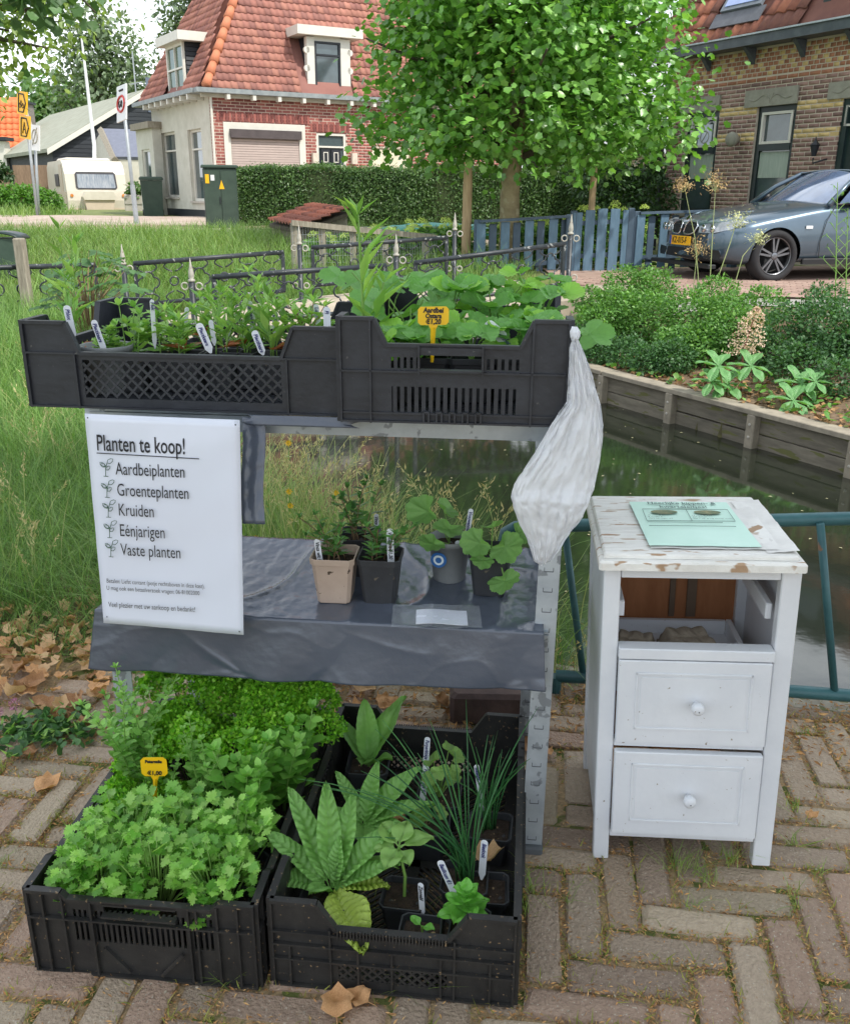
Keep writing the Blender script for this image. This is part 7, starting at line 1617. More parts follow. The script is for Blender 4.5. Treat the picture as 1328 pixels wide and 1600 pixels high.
# tree at the upper left, trunk outside the picture
g = aty(-170, 300, 13); t = thing('lime_tree', 'yellow-green tree whose branches reach in at the top left corner', 'tree', (g.x, 13, .3)); trunk(t, [(g.x, 13, .0), (g.x + .1, 13, 2.2), (g.x + .4, 13, 4.6)], [.26, .2, .1], m_bark)
bl2 = [B(*a) for a in ((15, 48, 13, 56), (50, 20, 13, 52), (-22, 120, 13, 26), (95, 20, 13, 22), (75, 75, 13, 24), (-60, 60, 13, 100), (-120, 0, 13, 120), (-160, 130, 13, 100), (20, -60, 13, 90), (120, -40, 13, 60), (-80, -100, 13, 120))]
for b in bl2[:6]: trunk(t, [(g.x + .3, 13, 3.6), ((b[0] + g.x) / 2, 13, b[2] * .8 + .8), (b[0], b[1], b[2])], [.09, .05, .012], m_barkd, 6, 'branch')
crown(t, bl2, 4200, K_OVL, .07, .13, G_yel, clump=6, shell=.3)
g = aty(-300, -100, 7); t = thing('overhanging_branch_tree', 'dark leafy branches hanging into the top edge near the left corner', 'tree', (g.x - .6, 7, 0)); trunk(t, [(g.x - .6, 7, -.1), (g.x - .5, 7, 2.5), (g.x, 7, 4.2)], [.16, .13, .07], m_barkd)
bl3 = [B(*a) for a in ((85, -20, 7, 24, .7), (120, -6, 7, 16, .7), (55, -22, 7, 26, .6), (150, 20, 7, 8), (20, -60, 7, 60), (-100, -90, 7, 90))]
for b in bl3[:4]: trunk(t, [(g.x, 7, 4.1), ((b[0] + g.x) / 2, 7, (b[2] + 4.1) / 2 + .12), (b[0], b[1], b[2])], [.04, .02, .006], m_barkd, 5, 'branch')
crown(t, bl3, 700, K_MAP, .06, .10, leafmat('dark_branch_leaf', [S(56, 84, 50), S(78, 108, 66), S(96, 130, 80)], isl=.2), clump=3, shell=.3)  # darker greens for the leaves of these hanging branches
for nm, px, top, bot, y, lb in (('tree_stake', 730, 262, 350, 13.7, 'left round wooden stake beside the plane tree'), ('tree_stake', 927, 262, 345, 13.9, 'right wooden stake beside the plane tree')):
    a = aty(px, top, y); z0 = hgt(a.x, y, False); anchored(MB().tube([(a.x, y, z0 - .1), (a.x + .01, y, a.z - .3), (a.x + .01, y, a.z)], [.07 if px < 800 else .05, .068 if px < 800 else .048, .06 if px < 800 else .045], 10), nm, m_gwood if False else mat('stake_wood', S(168, 142, 108), S(194, 168, 132), rough=.85, stretch=(6, 6, .6)), lb, 'stake', 'stakes beside the plane tree')
# low hedge at far left
t = thing('low_hedge', 'bright green low hedge in front of the wooden fence at the left', 'hedge', (aty(30, 320, 27).x, 27, .5)); crown(t, [B(*a) for a in ((-40, 312, 27, 26, .8), (-5, 308, 27, 24, .8), (25, 309, 27, 23, .8), (55, 310, 27, 22, .8), (80, 314, 27, 17, .8), (92, 322, 27, 10, .8))], 6500, K_DIA, .07, .12, G_yel if False else leafmat('bright_hedge_leaf', [S(88, 136, 48), S(116, 162, 64), S(70, 112, 44)], isl=.25), 'foliage', shell=.5)
t = thing('garden_shrub', 'dark shrub at the left end of the wooden fence', 'shrub', (aty(5, 290, 33).x, 33, .5)); crown(t, [B(*a) for a in ((0, 265, 33, 12), (12, 272, 33, 10), (-15, 270, 33, 18))], 900, K_DIA, .1, .16, G_dark, 'foliage')
t = thing('planter_plant', 'leafy plant in a pale stacked block planter beside the caravan', 'planter', (aty(215, 340, 31).x, 31, .62)); MB().bbox((0, 0, .28), (.6, .5, .56), .03).build('planter', m_kerb, t); MB().box((0, -.26, .28), (.62, .02, .02)).build('joint', m_lint, t); crown(t, [B(212, 298, 31, 13), B(222, 308, 31, 10), B(205, 308, 31, 9)], 500, K_OVL, .1, .18, G_hedge, 'foliage')
# cottage-side shed with clay tiles, behind the trellis
A_ = aty(424, 345, 15.0); B_ = aty(468, 378, 14.0); C_ = aty(545, 332, 14.8)
sh = thing('coal_shed', 'low weathered plank shed with a sloping clay tile roof in the long grass', 'shed', (aty(480, 395, 14.6).x, 14.6, .3)); P0 = aty(420, 347, 14.9); P1 = aty(466, 352, 13.9); P2 = aty(545, 325, 15.0); P3 = P0 + (P2 - P1)
P0 = aty(420, 345, 15.2); P1 = aty(472, 355, 14.0); P2 = aty(546, 326, 14.4); P3 = P0 + (P2 - P1)
g = MB(); dn = Vector((0, 0, -.05)); g.add([P0 + dn, P1 + dn, P2 + dn, P3 + dn, P0 + dn * 2, P1 + dn * 2, P2 + dn * 2, P3 + dn * 2], [(0, 1, 2, 3), (7, 6, 5, 4), (0, 4, 5, 1), (1, 5, 6, 2), (2, 6, 7, 3)]); g.build('roof_base', m_barkd, sh, world=True)
Ush = (P1 - P0); Vsh = (P2 - P1); mts = [mat('clay_tile_shed', S(158, 92, 74), S(184, 116, 94), rough=.9, obr=.15, scale=6), mat('clay_tile_shed_b', S(130, 80, 68), S(150, 98, 84), rough=.9, obr=.15, scale=6)]
nu_, nv_ = int(Ush.length / .12), int(Vsh.length / .15); tiled(sh, P0 + Ush.normalized() * .07, Ush, Vsh, lambda u, v: True, nu_, nv_, Ush.length / nu_, Vsh.length / nv_, mts, 300, flat=1.5)
def plankwall(a, b, zt_a, zt_b, zb, nm='wall_plank', k=5, m=m_gwood):
    for i in range(k):
        f0, f1 = i / k, (i + .94) / k; pts = [Vector((a.x, a.y, zb + (zt_a - zb) * f0)), Vector((b.x, b.y, zb + (zt_b - zb) * f0)), Vector((b.x, b.y, zb + (zt_b - zb) * f1)), Vector((a.x, a.y, zb + (zt_a - zb) * f1))]; n = (b - a).cross(Vector((0, 0, 1))).normalized() * .02
        MB().add([p + n for p in pts] + [p - n for p in pts], [(0, 1, 2, 3), (7, 6, 5, 4), (3, 2, 6, 7), (0, 4, 5, 1), (1, 5, 6, 2), (3, 7, 4, 0)]).build(nm, m, sh, world=True)
plankwall(P0 + Vector((.05, .1, 0)), P1 + Vector((.0, .12, 0)), P0.z - .1, P1.z - .1, .25); plankwall(P1 + Vector((.0, .12, 0)), P2 + Vector((-.05, .1, 0)), P1.z - .1, P2.z - .1, .25)
# trellis fence with wire
tf = thing('wire_fence', 'weathered wooden rail fence with wire mesh in front of the hydrangeas', 'fence', (aty(560, 400, 12.9).x, 12.9, .25)); a, b = aty(456, 348, 12.4), aty(682, 371, 13.2)
MB().box((a + b) / 2, ((b - a).length, .05, .07), rz=math.atan2(b.y - a.y, b.x - a.x), ry=-math.atan2(b.z - a.z, math.hypot(b.x - a.x, b.y - a.y))).build('rail', m_gwood, tf, world=True)
for i, px in enumerate((458, 500, 547, 598, 663)):
    f = (px - 456) / 226; p = a.lerp(b, f); MB().bbox((p.x, p.y + .05, (p.z + .0) / 2), (.09, .05, p.z), .008).build('post', m_gwood, tf, world=True)
g = MB()
for i in range(58): p = a.lerp(b, i / 57); g.tube([(p.x, p.y + .02, .15), (p.x, p.y + .02, p.z - .03)], .0022, 3, False)
for z in np.arange(.2, a.z - .05, .09): g.tube([(a.x, a.y + .02, z), (b.x, b.y + .02, z)], .0022, 3, False)
g.build('wire_mesh', MATS['zinc_pole'], tf, world=True, kind='stuff')
# upturned turquoise canoe under the hedge
ca, cb_ = aty(572, 350, 16.0), aty(772, 346, 16.0); g = MB(); L = (cb_ - ca).length; rg = []
for i in range(25):
    s = i / 24; w = .34 * (math.sin(PI * min(1, max(0, s))) ** .45) + .01; h = .20 * (math.sin(PI * s) ** .35) + .02; c = ca.lerp(cb_, s); rg.append([(c.x, 16.0 + w * math.cos(k * PI / 10), c.z - .22 + h * math.sin(k * PI / 10) * (1 + .04 * math.sin(s * 40) * (k in (3, 4, 5, 6)))) for k in range(11)])
for r_ in rg: g.v.extend(r_)
for i in range(24):
    for k in range(10): g.f.append((i * 11 + k, i * 11 + k + 1, (i + 1) * 11 + k + 1, (i + 1) * 11 + k))
cn = thing('canoe', 'upturned turquoise covered canoe lying behind the pale green flowers', 'canoe', (float((ca.x + cb_.x) / 2), 16, .3)); g.build('hull', mat('turquoise_cover', S(62, 150, 140), S(84, 172, 158), rough=.5, scale=5, bump=.4, bscale=12), cn, world=True, smooth=True)
for s in (.25, .75): c = ca.lerp(cb_, s); MB().box((c.x, 16, (c.z - .2 + .25) / 2), (.06, .6, c.z - .2 - .25)).build('trestle', m_gwood, cn, world=True)
# hydrangeas
def hydrangea(px, y, wpx, toppy, n, label):
    a = aty(px, toppy, y); z0 = .2; t = thing('hydrangea', label, 'shrub', (a.x, y, z0)); w = wpx / 1425 * y / 2; h = a.z - z0
    P = np.stack([RNG.normal(0, w * .55, 700), RNG.normal(0, .22, 700), RNG.uniform(.05, h * .95, 700)], 1); bake('foliage', [(L_OVL, TR(P, rdir(700, -.4, .6), rdir(700, .2, 1), RNG.uniform(.07, .12, 700)))], G_bush, t)
    for i in range(int(n * 1.8)):
        c = np.array([U(-w, w), U(-.3, .1), h * (U(.5, 1.12))]); k = 110; d = rdir(k, -.1, 1); r = U(.055, .085); Pp = c + d * [r, r, r * .75]; bake('flower_head', [(L_DIA, TR(Pp, rdir(k), d + rdir(k) * .3, RNG.uniform(.018, .028, k)))], mat('lime_blossom', S(196, 216, 112), S(220, 232, 150), rough=.7, isl=.12, trans=.3, bump=0), t)
    MB().tube([(0, 0, -.1), (0, 0, h * .6)], .02, 5).build('stem', m_stemr, t)
for a in ((505, 13.6, 50, 372, 7, 'pale green hydrangea at the left behind the wire fence'), (560, 13.7, 60, 366, 9, 'pale green hydrangea left of the middle behind the wire fence'), (615, 13.8, 60, 362, 11, 'pale green hydrangea in the middle below the canoe'), (670, 14.2, 60, 352, 12, 'tall lime hydrangea below the right end of the canoe'), (722, 14.4, 50, 352, 9, 'lime hydrangea behind the left end of the blue fence'),
          (800, 14.6, 60, 352, 7, 'hydrangea showing between the blue pickets at the tree foot'), (860, 14.6, 60, 350, 7, 'hydrangea between the pickets right of the tree trunk'), (925, 14.6, 60, 336, 7, 'hydrangea behind the blue gate pickets'), (985, 14.7, 60, 330, 7, 'hydrangea at the right behind the blue gate')): hydrangea(*a)

# ================================================================== BLUE PICKET FENCE
m_bp = mat('blue_grey_paint', S(82, 110, 130), S(98, 126, 146), rough=.6, obr=.08, scale=6, stretch=(4, 4, 1), bump=.25, spots=S(120, 124, 120), spot_scale=26, spot_t=.68)
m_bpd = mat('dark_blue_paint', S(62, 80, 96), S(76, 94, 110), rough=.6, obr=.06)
def picket(label, x0, x1, yA, yB, topA, topB, bot, wid, gap, rail=True, alt=True, arch=0.0, dense=False):
    t = thing('picket_fence', label, 'fence', (aty((x0 + x1) / 2, bot, (yA + yB) / 2).x, (yA + yB) / 2, .2)); n = int((x1 - x0) / gap); L_ = aty(x0, 400, yA); R_ = aty(x1, 400, yB); rz = math.atan2(R_.y - L_.y, R_.x - L_.x)
    for i in range(n + 1):
        f = i / max(1, n); px = x0 + (x1 - x0) * f; y = yA + (yB - yA) * f; tp = topA + (topB - topA) * f - arch * math.sin(PI * f); a = aty(px, tp, y); zb = max(.15, aty(px, bot + (2 if i % 2 else 0), y).z); back = alt and i % 2; w = wid / 1425 * y
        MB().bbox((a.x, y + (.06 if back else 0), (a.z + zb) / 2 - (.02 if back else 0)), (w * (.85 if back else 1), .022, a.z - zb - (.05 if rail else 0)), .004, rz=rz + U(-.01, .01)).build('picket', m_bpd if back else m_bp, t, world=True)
    for dz in ((.0, .62) if rail else (.15, .6)):
        a = aty(x0 - 4, topA + (0 if rail else 0), yA); b = aty(x1 + 4, topB, yB); c = (a + b) / 2; MB().box((c.x, c.y + (.0 if (rail and dz == 0) else .03), c.z - dz - (0 if rail else .0)), ((b - a).length, .09 if (rail and dz == 0) else .03, .035 if dz == 0 else .06), rz=rz, ry=-math.atan2(b.z - a.z, math.hypot(b.x - a.x, b.y - a.y))).build('rail', m_bpd, t, world=True)
    for px, y, tp in ((x0 - 6, yA, topA), (x1 + 6, yB, topB)): a = aty(px, tp - 3, y); MB().bbox((a.x, y + .03, (a.z + .0) / 2), (.09, .09, a.z), .008).build('post', m_bpd, t, world=True)
    return t
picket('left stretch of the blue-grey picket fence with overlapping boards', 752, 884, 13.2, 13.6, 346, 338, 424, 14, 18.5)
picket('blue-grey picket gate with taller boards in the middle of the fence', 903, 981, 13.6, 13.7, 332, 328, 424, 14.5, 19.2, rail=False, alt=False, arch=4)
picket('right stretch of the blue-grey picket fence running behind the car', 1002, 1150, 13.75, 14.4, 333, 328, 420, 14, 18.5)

# ================================================================== CAR
m_carp = mat('blue_grey_metallic', S(78, 96, 110), S(90, 108, 122), rough=.28, metal=.55, coat=.9, scale=1.5, bump=0, var=.05); m_carg = mat('car_glass', S(96, 112, 140), rough=.03, var=.2, bump=0, spec=1, coat=1); m_tyre = mat('tyre_rubber', S(40, 40, 42), rough=.85, bump=.3); m_alloy = mat('alloy', S(120, 122, 126), rough=.3, metal=.8, bump=0); m_trim = mat('black_trim', S(24, 26, 28), rough=.5, bump=0); m_chrome = mat('chrome', S(210, 212, 216), rough=.12, metal=1, bump=0, var=.02)
WC = aty(1213, 401, 12.0); CZ_ = WC.z - .325
car = thing('parked_car', 'blue-grey sedan with dark alloy wheels parked facing left before the brown house', 'car', (WC.x, WC.y, CZ_))
# local frame: x forward (nose), y left side of the car (towards the camera after turning), origin under the near front wheel
car.rotation_euler = (0, 0, PI + R(15)); HWD = .90
def cs(x): # section: list of (y offset from centre, z)
    tab = [(.83, .52, .40, .66, .30, .60), (.79, .68, .42, .70, .27, .62), (.68, .80, .46, .735, .24, .66), (.45, .87, .5, .80, .20, .70), (0, .90, .52, .88, .20, .78), (-.45, .90, .52, .945, .22, .86), (-.72, .90, .52, .975, .22, .90), (-1.4, .90, .52, .98, .22, .92), (-2.4, .90, .52, .99, .22, .94), (-3.0, .89, .52, 1.0, .24, .96), (-3.5, .84, .52, 1.0, .28, .97), (-3.66, .74, .5, .96, .32, .94)]
    for (a, b) in zip(tab[:-1], tab[1:]):
        if b[0] <= x <= a[0]: f = (a[0] - x) / (a[0] - b[0]); return [p * (1 - f) + q * f for p, q in zip(a[1:], b[1:])]
    return list((tab[0] if x > 0 else tab[-1])[1:])
def ring_(x):
    w, zm, zt, zb, zs = cs(x); crown_ = .035; return [(.0, zb), (w * .90, zb), (w * .975, zb + .10), (w, zm), (w * .985, zs - .03), (w * .93, zs + .02), (w * .80, zt - .005), (w * .4, zt + crown_ * .8), (0, zt + crown_)]
mb = MB(); xs2 = [.83, .80, .74, .66, .56, .45, .36, .2, 0, -.2, -.36, -.5, -.72, -1.0, -1.4, -1.9, -2.4, -2.8, -3.1, -3.4, -3.6, -3.66]; NRr = 17
for x in xs2:
    r_ = ring_(x); full = [(-HWD + y, z) for y, z in r_] + [(-HWD - y, z) for y, z in r_[::-1][1:]]
    for y, z in full:
        bow = -.16 * ((y + HWD) / .9) ** 2 * max(0, (x - .2) / .63); mb.v.append((x + bow, y, z))
for i in range(len(xs2) - 1):
    for k in range(NRr - 1): mb.f.append((i * NRr + k, i * NRr + k + 1, (i + 1) * NRr + k + 1, (i + 1) * NRr + k))
mb.f.append(tuple(range(NRr))); mb.f.append(tuple((len(xs2) - 1) * NRr + k for k in range(NRr))[::-1])
body = mb.build('body', m_carp, car, smooth=True)
md = body.modifiers.new('s', 'SUBSURF'); md.levels = md.render_levels = 2
cut = MB(); RX = Matrix.Rotation(PI / 2, 3, 'X')
for x in (0, -2.76):
    for y in (-.11, -2 * HWD + .11): cut.lathe([(.355, -.26), (.355, .26)], 40, (x, y, .325), rot=RX)
co = cut.build('cutter', m_trim); co.parent = car
md = body.modifiers.new('b', 'BOOLEAN'); md.operation = 'DIFFERENCE'; md.object = co; md.solver = 'EXACT'
bpy.context.view_layer.update(); dg = bpy.context.evaluated_depsgraph_get(); nm_ = bpy.data.meshes.new_from_object(body.evaluated_get(dg)); body.modifiers.clear(); body.data = nm_; bpy.data.objects.remove(co)
nm_.materials.clear(); nm_.materials.append(m_carp); nm_.polygons.foreach_set('use_smooth', [True] * len(nm_.polygons)); nm_.polygons.foreach_set('material_index', [0] * len(nm_.polygons))
def wheel(x, y, side):
    w = MB(); rot = RX if side > 0 else Matrix.Rotation(-PI / 2, 3, 'X')
    t = w.lathe([(.20, -.11), (.29, -.115), (.322, -.09), (.327, -.04), (.327, .04), (.322, .09), (.29, .115), (.245, .108), (.235, .08)], 40, (x, y, .327), rot=Matrix.Rotation(-PI / 2 if side > 0 else PI / 2, 3, 'X'), cap=False).build('wheel', m_tyre, car, smooth=True)
    out = 1 if side > 0 else -1
    MB().lathe([(.235, .08), (.225, .085), (.215, .03), (.20, -.05), (.0, -.06)], 40, (x, y, .327), rot=Matrix.Rotation(-PI / 2 if side > 0 else PI / 2, 3, 'X'), cap=False).build('rim', m_trim, t, smooth=True)
    MB().tube([(x + .228 * math.cos(a * PI / 20), y + out * .085, .327 + .228 * math.sin(a * PI / 20)) for a in range(41)], .009, 6, False).build('rim_lip', m_alloy, t)
    for k in range(5):
        for q in (-.13, .13):
            a = 2 * PI * k / 5 + .3; p0 = Vector((x + .05 * math.cos(a + q * 2), y + out * .078, .327 + .05 * math.sin(a + q * 2))); p1 = Vector((x + .222 * math.cos(a + q * 1.25), y + out * .08, .327 + .222 * math.sin(a + q * 1.25))); e = p1 - p0; n = Vector((-e.z, 0, e.x)).normalized() * .013
            MB().add([p0 + n, p0 - n, p1 - n * .9, p1 + n * .9] + [v + Vector((0, -out * .03, 0)) for v in (p0 + n * 1.4, p0 - n * 1.4, p1 - n * 1.2, p1 + n * 1.2)], [(0, 1, 2, 3), (0, 4, 5, 1), (1, 5, 6, 2), (2, 6, 7, 3), (3, 7, 4, 0)]).build('spoke', m_alloy, t)
    MB().lathe([(.05, .04), (.045, .082), (.02, .088), (.001, .088)], 16, (x, y, .327), rot=Matrix.Rotation(-PI / 2 if side > 0 else PI / 2, 3, 'X')).build('hub', m_alloy, t)
# towards the camera is local -y?  the nose points to -X in the world, so local +y looks to the camera
for x in (0, -2.76): wheel(x, -.13, 1); wheel(x, -2 * HWD + .13, -1)
# greenhouse
def gl(x, w, z): return Vector((x, -HWD + w, z))
ws_b = [(-.50, .93), (-.72, .99)]; 
roofx0, roofx1 = -1.28, -2.45; rz_, rw_ = 1.385, .60
def lerp(a, b, f): return a + (b - a) * f
g = MB(); g.grid(lambda u, v: gl(lerp(-.56 - .22 * (2 * u - 1) ** 2, roofx0 - .06 * (2 * u - 1) ** 2, v), lerp(.78, rw_ - .02, v) * (2 * u - 1), lerp(.915 + .03 * (1 - (2 * u - 1) ** 2), rz_ - .03 * (2 * u - 1) ** 2, v) + .02 * math.sin(PI * v)), 16, 10).build('windscreen', m_carg, car, smooth=True)
g = MB(); g.grid(lambda u, v: gl(lerp(roofx0, roofx1, v), rw_ * (2 * u - 1), rz_ - .035 * (2 * u - 1) ** 2 + .015 * math.sin(PI * v)), 16, 10).build('roof', m_carp, car, smooth=True, solid=.02)
g = MB(); g.grid(lambda u, v: gl(lerp(roofx1, -3.15, v), lerp(rw_, .70, v) * (2 * u - 1), lerp(rz_ - .03 * (2 * u - 1) ** 2, .98, v)), 10, 8).build('rear_window', m_carg, car, smooth=True)
for s in (1, -1):
    MB().add([gl(-.84, .855 * s, .955), gl(-1.36, .615 * s, 1.345), gl(-1.95, .625 * s, 1.36), gl(-1.9, .865 * s, .985)], [(0, 1, 2, 3) if s > 0 else (3, 2, 1, 0)]).build('side_window', m_carg, car)
    MB().add([gl(-1.97, .865 * s, .985), gl(-2.0, .625 * s, 1.36), gl(-2.5, .61 * s, 1.35), gl(-2.95, .84 * s, 1.0)], [(0, 1, 2, 3) if s > 0 else (3, 2, 1, 0)]).build('side_window', m_carg, car)
    MB().tube([gl(-.70, .85 * s, .945), gl(-1.0, .745 * s, 1.18), gl(-1.30, .61 * s, rz_ - .035), gl(-1.8, .635 * s, rz_ - .02), gl(roofx1, .62 * s, rz_ - .04), gl(-3.12, .78 * s, .99)], [.035, .03, .03, .028, .03, .04], 8).build('pillar', m_carp, car, smooth=True)
    MB().tube([gl(-1.93, .868 * s, .975), gl(-1.97, .628 * s, 1.36)], .022, 6).build('pillar', m_trim, car)
    MB().tube([gl(-.78, .875 * s, .955), gl(-1.9, .885 * s, .985), gl(-2.95, .85 * s, 1.0)], .012, 6).build('window_trim', m_trim, car)
    m_ = MB(); m_.lathe([(.01, -.10), (.06, -.09), (.085, -.03), (.09, .03), (.06, .09), (.01, .10)], 12, gl(-1.02, 1.0 * s, 1.02), rot=Matrix.Rotation(PI / 2, 3, 'X')).tube([gl(-1.0, .88 * s, .97), gl(-1.02, .96 * s, 1.0)], .02, 6).build('wing_mirror', m_trim, car, smooth=True)
    # seams, marker, sill
    MB().tube([gl(-.62, .893 * s, .3), gl(-.60, .906 * s, .5), gl(-.66, .905 * s, .75), gl(-.80, .862 * s, .945)], .0045, 4).build('door_seam', m_trim, car); MB().tube([gl(-1.95, .895 * s, .3), gl(-1.95, .906 * s, .6), gl(-1.93, .865 * s, .97)], .0045, 4).build('door_seam', m_trim, car)
    MB().bbox(gl(-.42, .903 * s, .68), (.10, .012, .035), .004).build('side_marker', m_sw, car); MB().bbox(gl(-1.38, .885 * s, .26), (2.0, .05, .07), .01).build('sill', m_trim, car)
# front
def nose(y, z, d=.0):  # point on the nose at lateral offset y (0 centre), height z
    return Vector((.845 - .16 * (abs(y) / .9) ** 2 * 1.05 + d, -HWD + y, z))
for s in (1, -1):
    k = MB(); pts = [(s * .04, .60), (s * .05, .70), (s * .10, .74), (s * .26, .73), (s * .31, .68), (s * .28, .60), (s * .20, .575), (s * .08, .575)]; k.add([nose(y, z, .0 + .006 - max(0, z - .62) * .38) for y, z in pts], [tuple(range(8)) if s > 0 else tuple(range(8))[::-1]]).build('kidney_grille', m_trim, car)
    r_ = [nose(y, z, .010 - max(0, z - .62) * .38) for y, z in pts]; MB().tube(r_ + [r_[0]], .011, 6).build('grille_surround', m_chrome, car, smooth=True)
    hl = [(.36, .60), (.35, .68), (.50, .715), (.66, .735), (.80, .76), (.84, .73), (.76, .655), (.60, .60)]; xx = lambda y: .84 - .17 * (y / .9) ** 2 * 1.0 - max(0, y - .62) * .95
    P_ = [Vector((xx(y) - max(0, z - .62) * .25 + .012, -HWD + s * y, z)) for y, z in hl]; h_ = MB().add(P_ + [p - Vector((.05, 0, 0)) for p in P_], [tuple(range(8))] + [(i, (i + 1) % 8, 8 + (i + 1) % 8, 8 + i) for i in range(8)]).build('headlight', mat('headlight_glass', S(176, 184, 192), S(120, 130, 140), rough=.08, scale=14, bump=0, spec=1, coat=1), car)
    for y in (.45, .6): MB().lathe([(.052, .0), (.045, .012), (.001, .016)], 14, Vector((xx(y) + .008, -HWD + s * y, .655)), rot=Matrix.Rotation(PI / 2, 3, 'Y')).build('lamp_ring', m_chrome, h_, smooth=True)
    MB().lathe([(.055, 0), (.05, .012), (.001, .018)], 14, nose(s * .66, .335, -.03), rot=Matrix.Rotation(PI / 2, 3, 'Y')).build('fog_lamp', m_chrome, car, smooth=True)
    MB().add([nose(s * y, z, .006) for y, z in ((.50, .28), (.46, .39), (.74, .40), (.78, .33), (.74, .28))], [(0, 1, 2, 3, 4)]).build('side_intake', m_trim, car)
MB().add([nose(y, z, .006) for y, z in [(-.44, .28), (.44, .28), (.40, .40), (-.40, .40)]] + [], [(0, 1, 2, 3)]).build('lower_intake', m_trim, car)
mb = MB(); mb.bbox(nose(0, .20, -.03), (.12, 1.5, .05), .01); mb.build('front_splitter', m_trim, car)
npq = nose(0, .49, .022); pl_ = MB().bbox(npq, (.014, .52, .115), .003).build('number_plate', m_sy, car); MB().box(npq + Vector((.008, -.238, 0)) * 1.0, (.003, .04, .11)).build('blue_band', mat('plate_blue', S(40, 70, 170), var=.02, bump=0), pl_)
textobj('KZ-015-F', .11, m_ink, pl_, npq + Vector((.0115, -.195, 0)), (PI / 2, 0, PI / 2), sx=.86, bold=.0015)
MB().lathe([(.04, 0), (.038, .006), (.001, .009)], 16, nose(0, .775, -.075), rot=Matrix.Rotation(.9, 3, 'Y')).build('round_badge', m_chrome, car)
wipe = MB().tube([gl(-.62, .5, .955), gl(-.75, -.1, 1.0)], .01, 5).build('wiper', m_trim, car)
g = MB()
for s in (1, -1): g.tube([Vector((.70, -HWD + .34 * s, .745)), Vector((.3, -HWD + .46 * s, .85)), gl(-.5, .60 * s, .93)], .006, 4)
g.build('bonnet_crease', m_carp, car, smooth=True)

# ================================================================== BANK SHRUBS, RODGERSIA, WEEDS
def bz(px, py, y, rp_): return B(px, py, y, rp_, .8)
G_bush2 = G_bush
bush('bank_shrub', 'light green small-leaved shrub sprawling beside the bridge abutment', 'shrub', [bz(*a) for a in ((985, 455, 9.4, 46), (960, 490, 9.0, 50), (1010, 500, 8.8, 55), (930, 510, 8.8, 40), (1020, 450, 9.6, 38), (920, 470, 9.2, 26))], 15000, K_DIA, .022, .045, G_bush, (1.9, 9.0, -.1), 6)
bush('bank_shrub', 'grey-green shrub drooping over the timber wall behind the plastic bag', 'shrub', [bz(*a) for a in ((930, 555, 8.35, 36), (975, 560, 8.2, 44), (1020, 570, 7.8, 42), (1050, 560, 7.7, 36), (915, 530, 8.6, 30))], 11000, K_DIA, .02, .04, G_bushd, (1.75, 8.3, -.15), 6)
bush('bank_shrub', 'dense green shrub in the middle of the far bank behind the pink flower spike', 'shrub', [bz(*a) for a in ((1080, 500, 8.4, 58), (1130, 500, 8.2, 52), (1100, 545, 7.9, 48), (1150, 520, 7.9, 50), (1060, 540, 8.0, 40), (1190, 480, 8.3, 38), (1120, 460, 8.8, 34))], 15000, K_DIA, .022, .045, G_bush, (2.6, 8.1, -.05), 6)
bush('bank_shrub', 'dark green shrub at the right edge of the far bank', 'shrub', [bz(*a) for a in ((1230, 520, 7.6, 58), (1290, 510, 7.5, 62), (1340, 540, 7.1, 64), (1250, 570, 7.0, 46), (1310, 590, 6.6, 40), (1200, 550, 7.4, 44), (1400, 520, 7.2, 80), (1290, 470, 8.0, 34), (1500, 540, 7.0, 90))], 20000, K_DIA, .022, .045, G_bushd, (3.5, 7.2, -.1), 8)
def rodgersia(px, py, y, label, leaves):
    a = aty(px, py, y); z0 = hgt(a.x, a.y, False) - .02; t = thing('rodgersia', label, 'plant', (a.x, a.y, z0))
    for (lx, ly, s) in leaves:
        c = aty(lx, ly, y + U(-.12, .12)); c = c - Vector((a.x, a.y, z0)); MB().tube([(0, 0, 0), tuple(c * .6), tuple(c)], .006, 5).build('petiole', m_stemr, t); n = 6
        for k in range(n):
            az = 2 * PI * k / n + U(-.1, .1) - .2; bigleaf(t, c, az, .15 + .75 * max(-.6, math.sin(az)), s / 1425 * y * 1.35, s / 1425 * y * .62, U(.4, .7), mat_rod, 'obov', ruf=.05, fold=.15, name='leaflet')
mat_rod = leafmat('rodgersia_leaf', [S(92, 146, 84), S(112, 164, 100), S(132, 180, 116)], isl=.1)
rodgersia(1135, 620, 6.75, 'hand-leaved plant at the foot of the pink flower spike on the far bank', [(1122, 572, 27), (1172, 572, 28), (1135, 600, 30), (1112, 598, 24)])
rodgersia(1250, 640, 6.5, 'hand-leaved plant at the right on the far bank, nearer the timber wall', [(1250, 600, 30), (1238, 626, 30), (1272, 596, 22), (1266, 640, 20)])
fs_a = aty(1163, 560, 7.0); t = thing('flower_spike', 'tall pinkish tiered flower spike standing over the hand-leaved plant', 'flower', (fs_a.x, fs_a.y, hgt(fs_a.x, fs_a.y, False)))
tp_ = aty(1182, 482, 7.0) - t.location; b0 = aty(1160, 550, 7.0) - t.location; MB().tube([(0, 0, 0), b0, tp_], [.008, .007, .003], 6).build('stalk', mat('red_stalk', S(120, 66, 56), var=.1), t)
PP = []
for i in range(11):
    f = i / 10; c = np.array(b0.lerp(tp_, f)); w = .12 * (1 - f) ** .5 + .025; sg = -1 if i % 2 else 1; w2 = w * (1.0 if i != 1 else .6)
    for q in range(85): s = U(-1, 1); PP.append(c + [s * w2, U(-.5, .5) * w2, U(-.006, .012) - .015 * abs(s)])
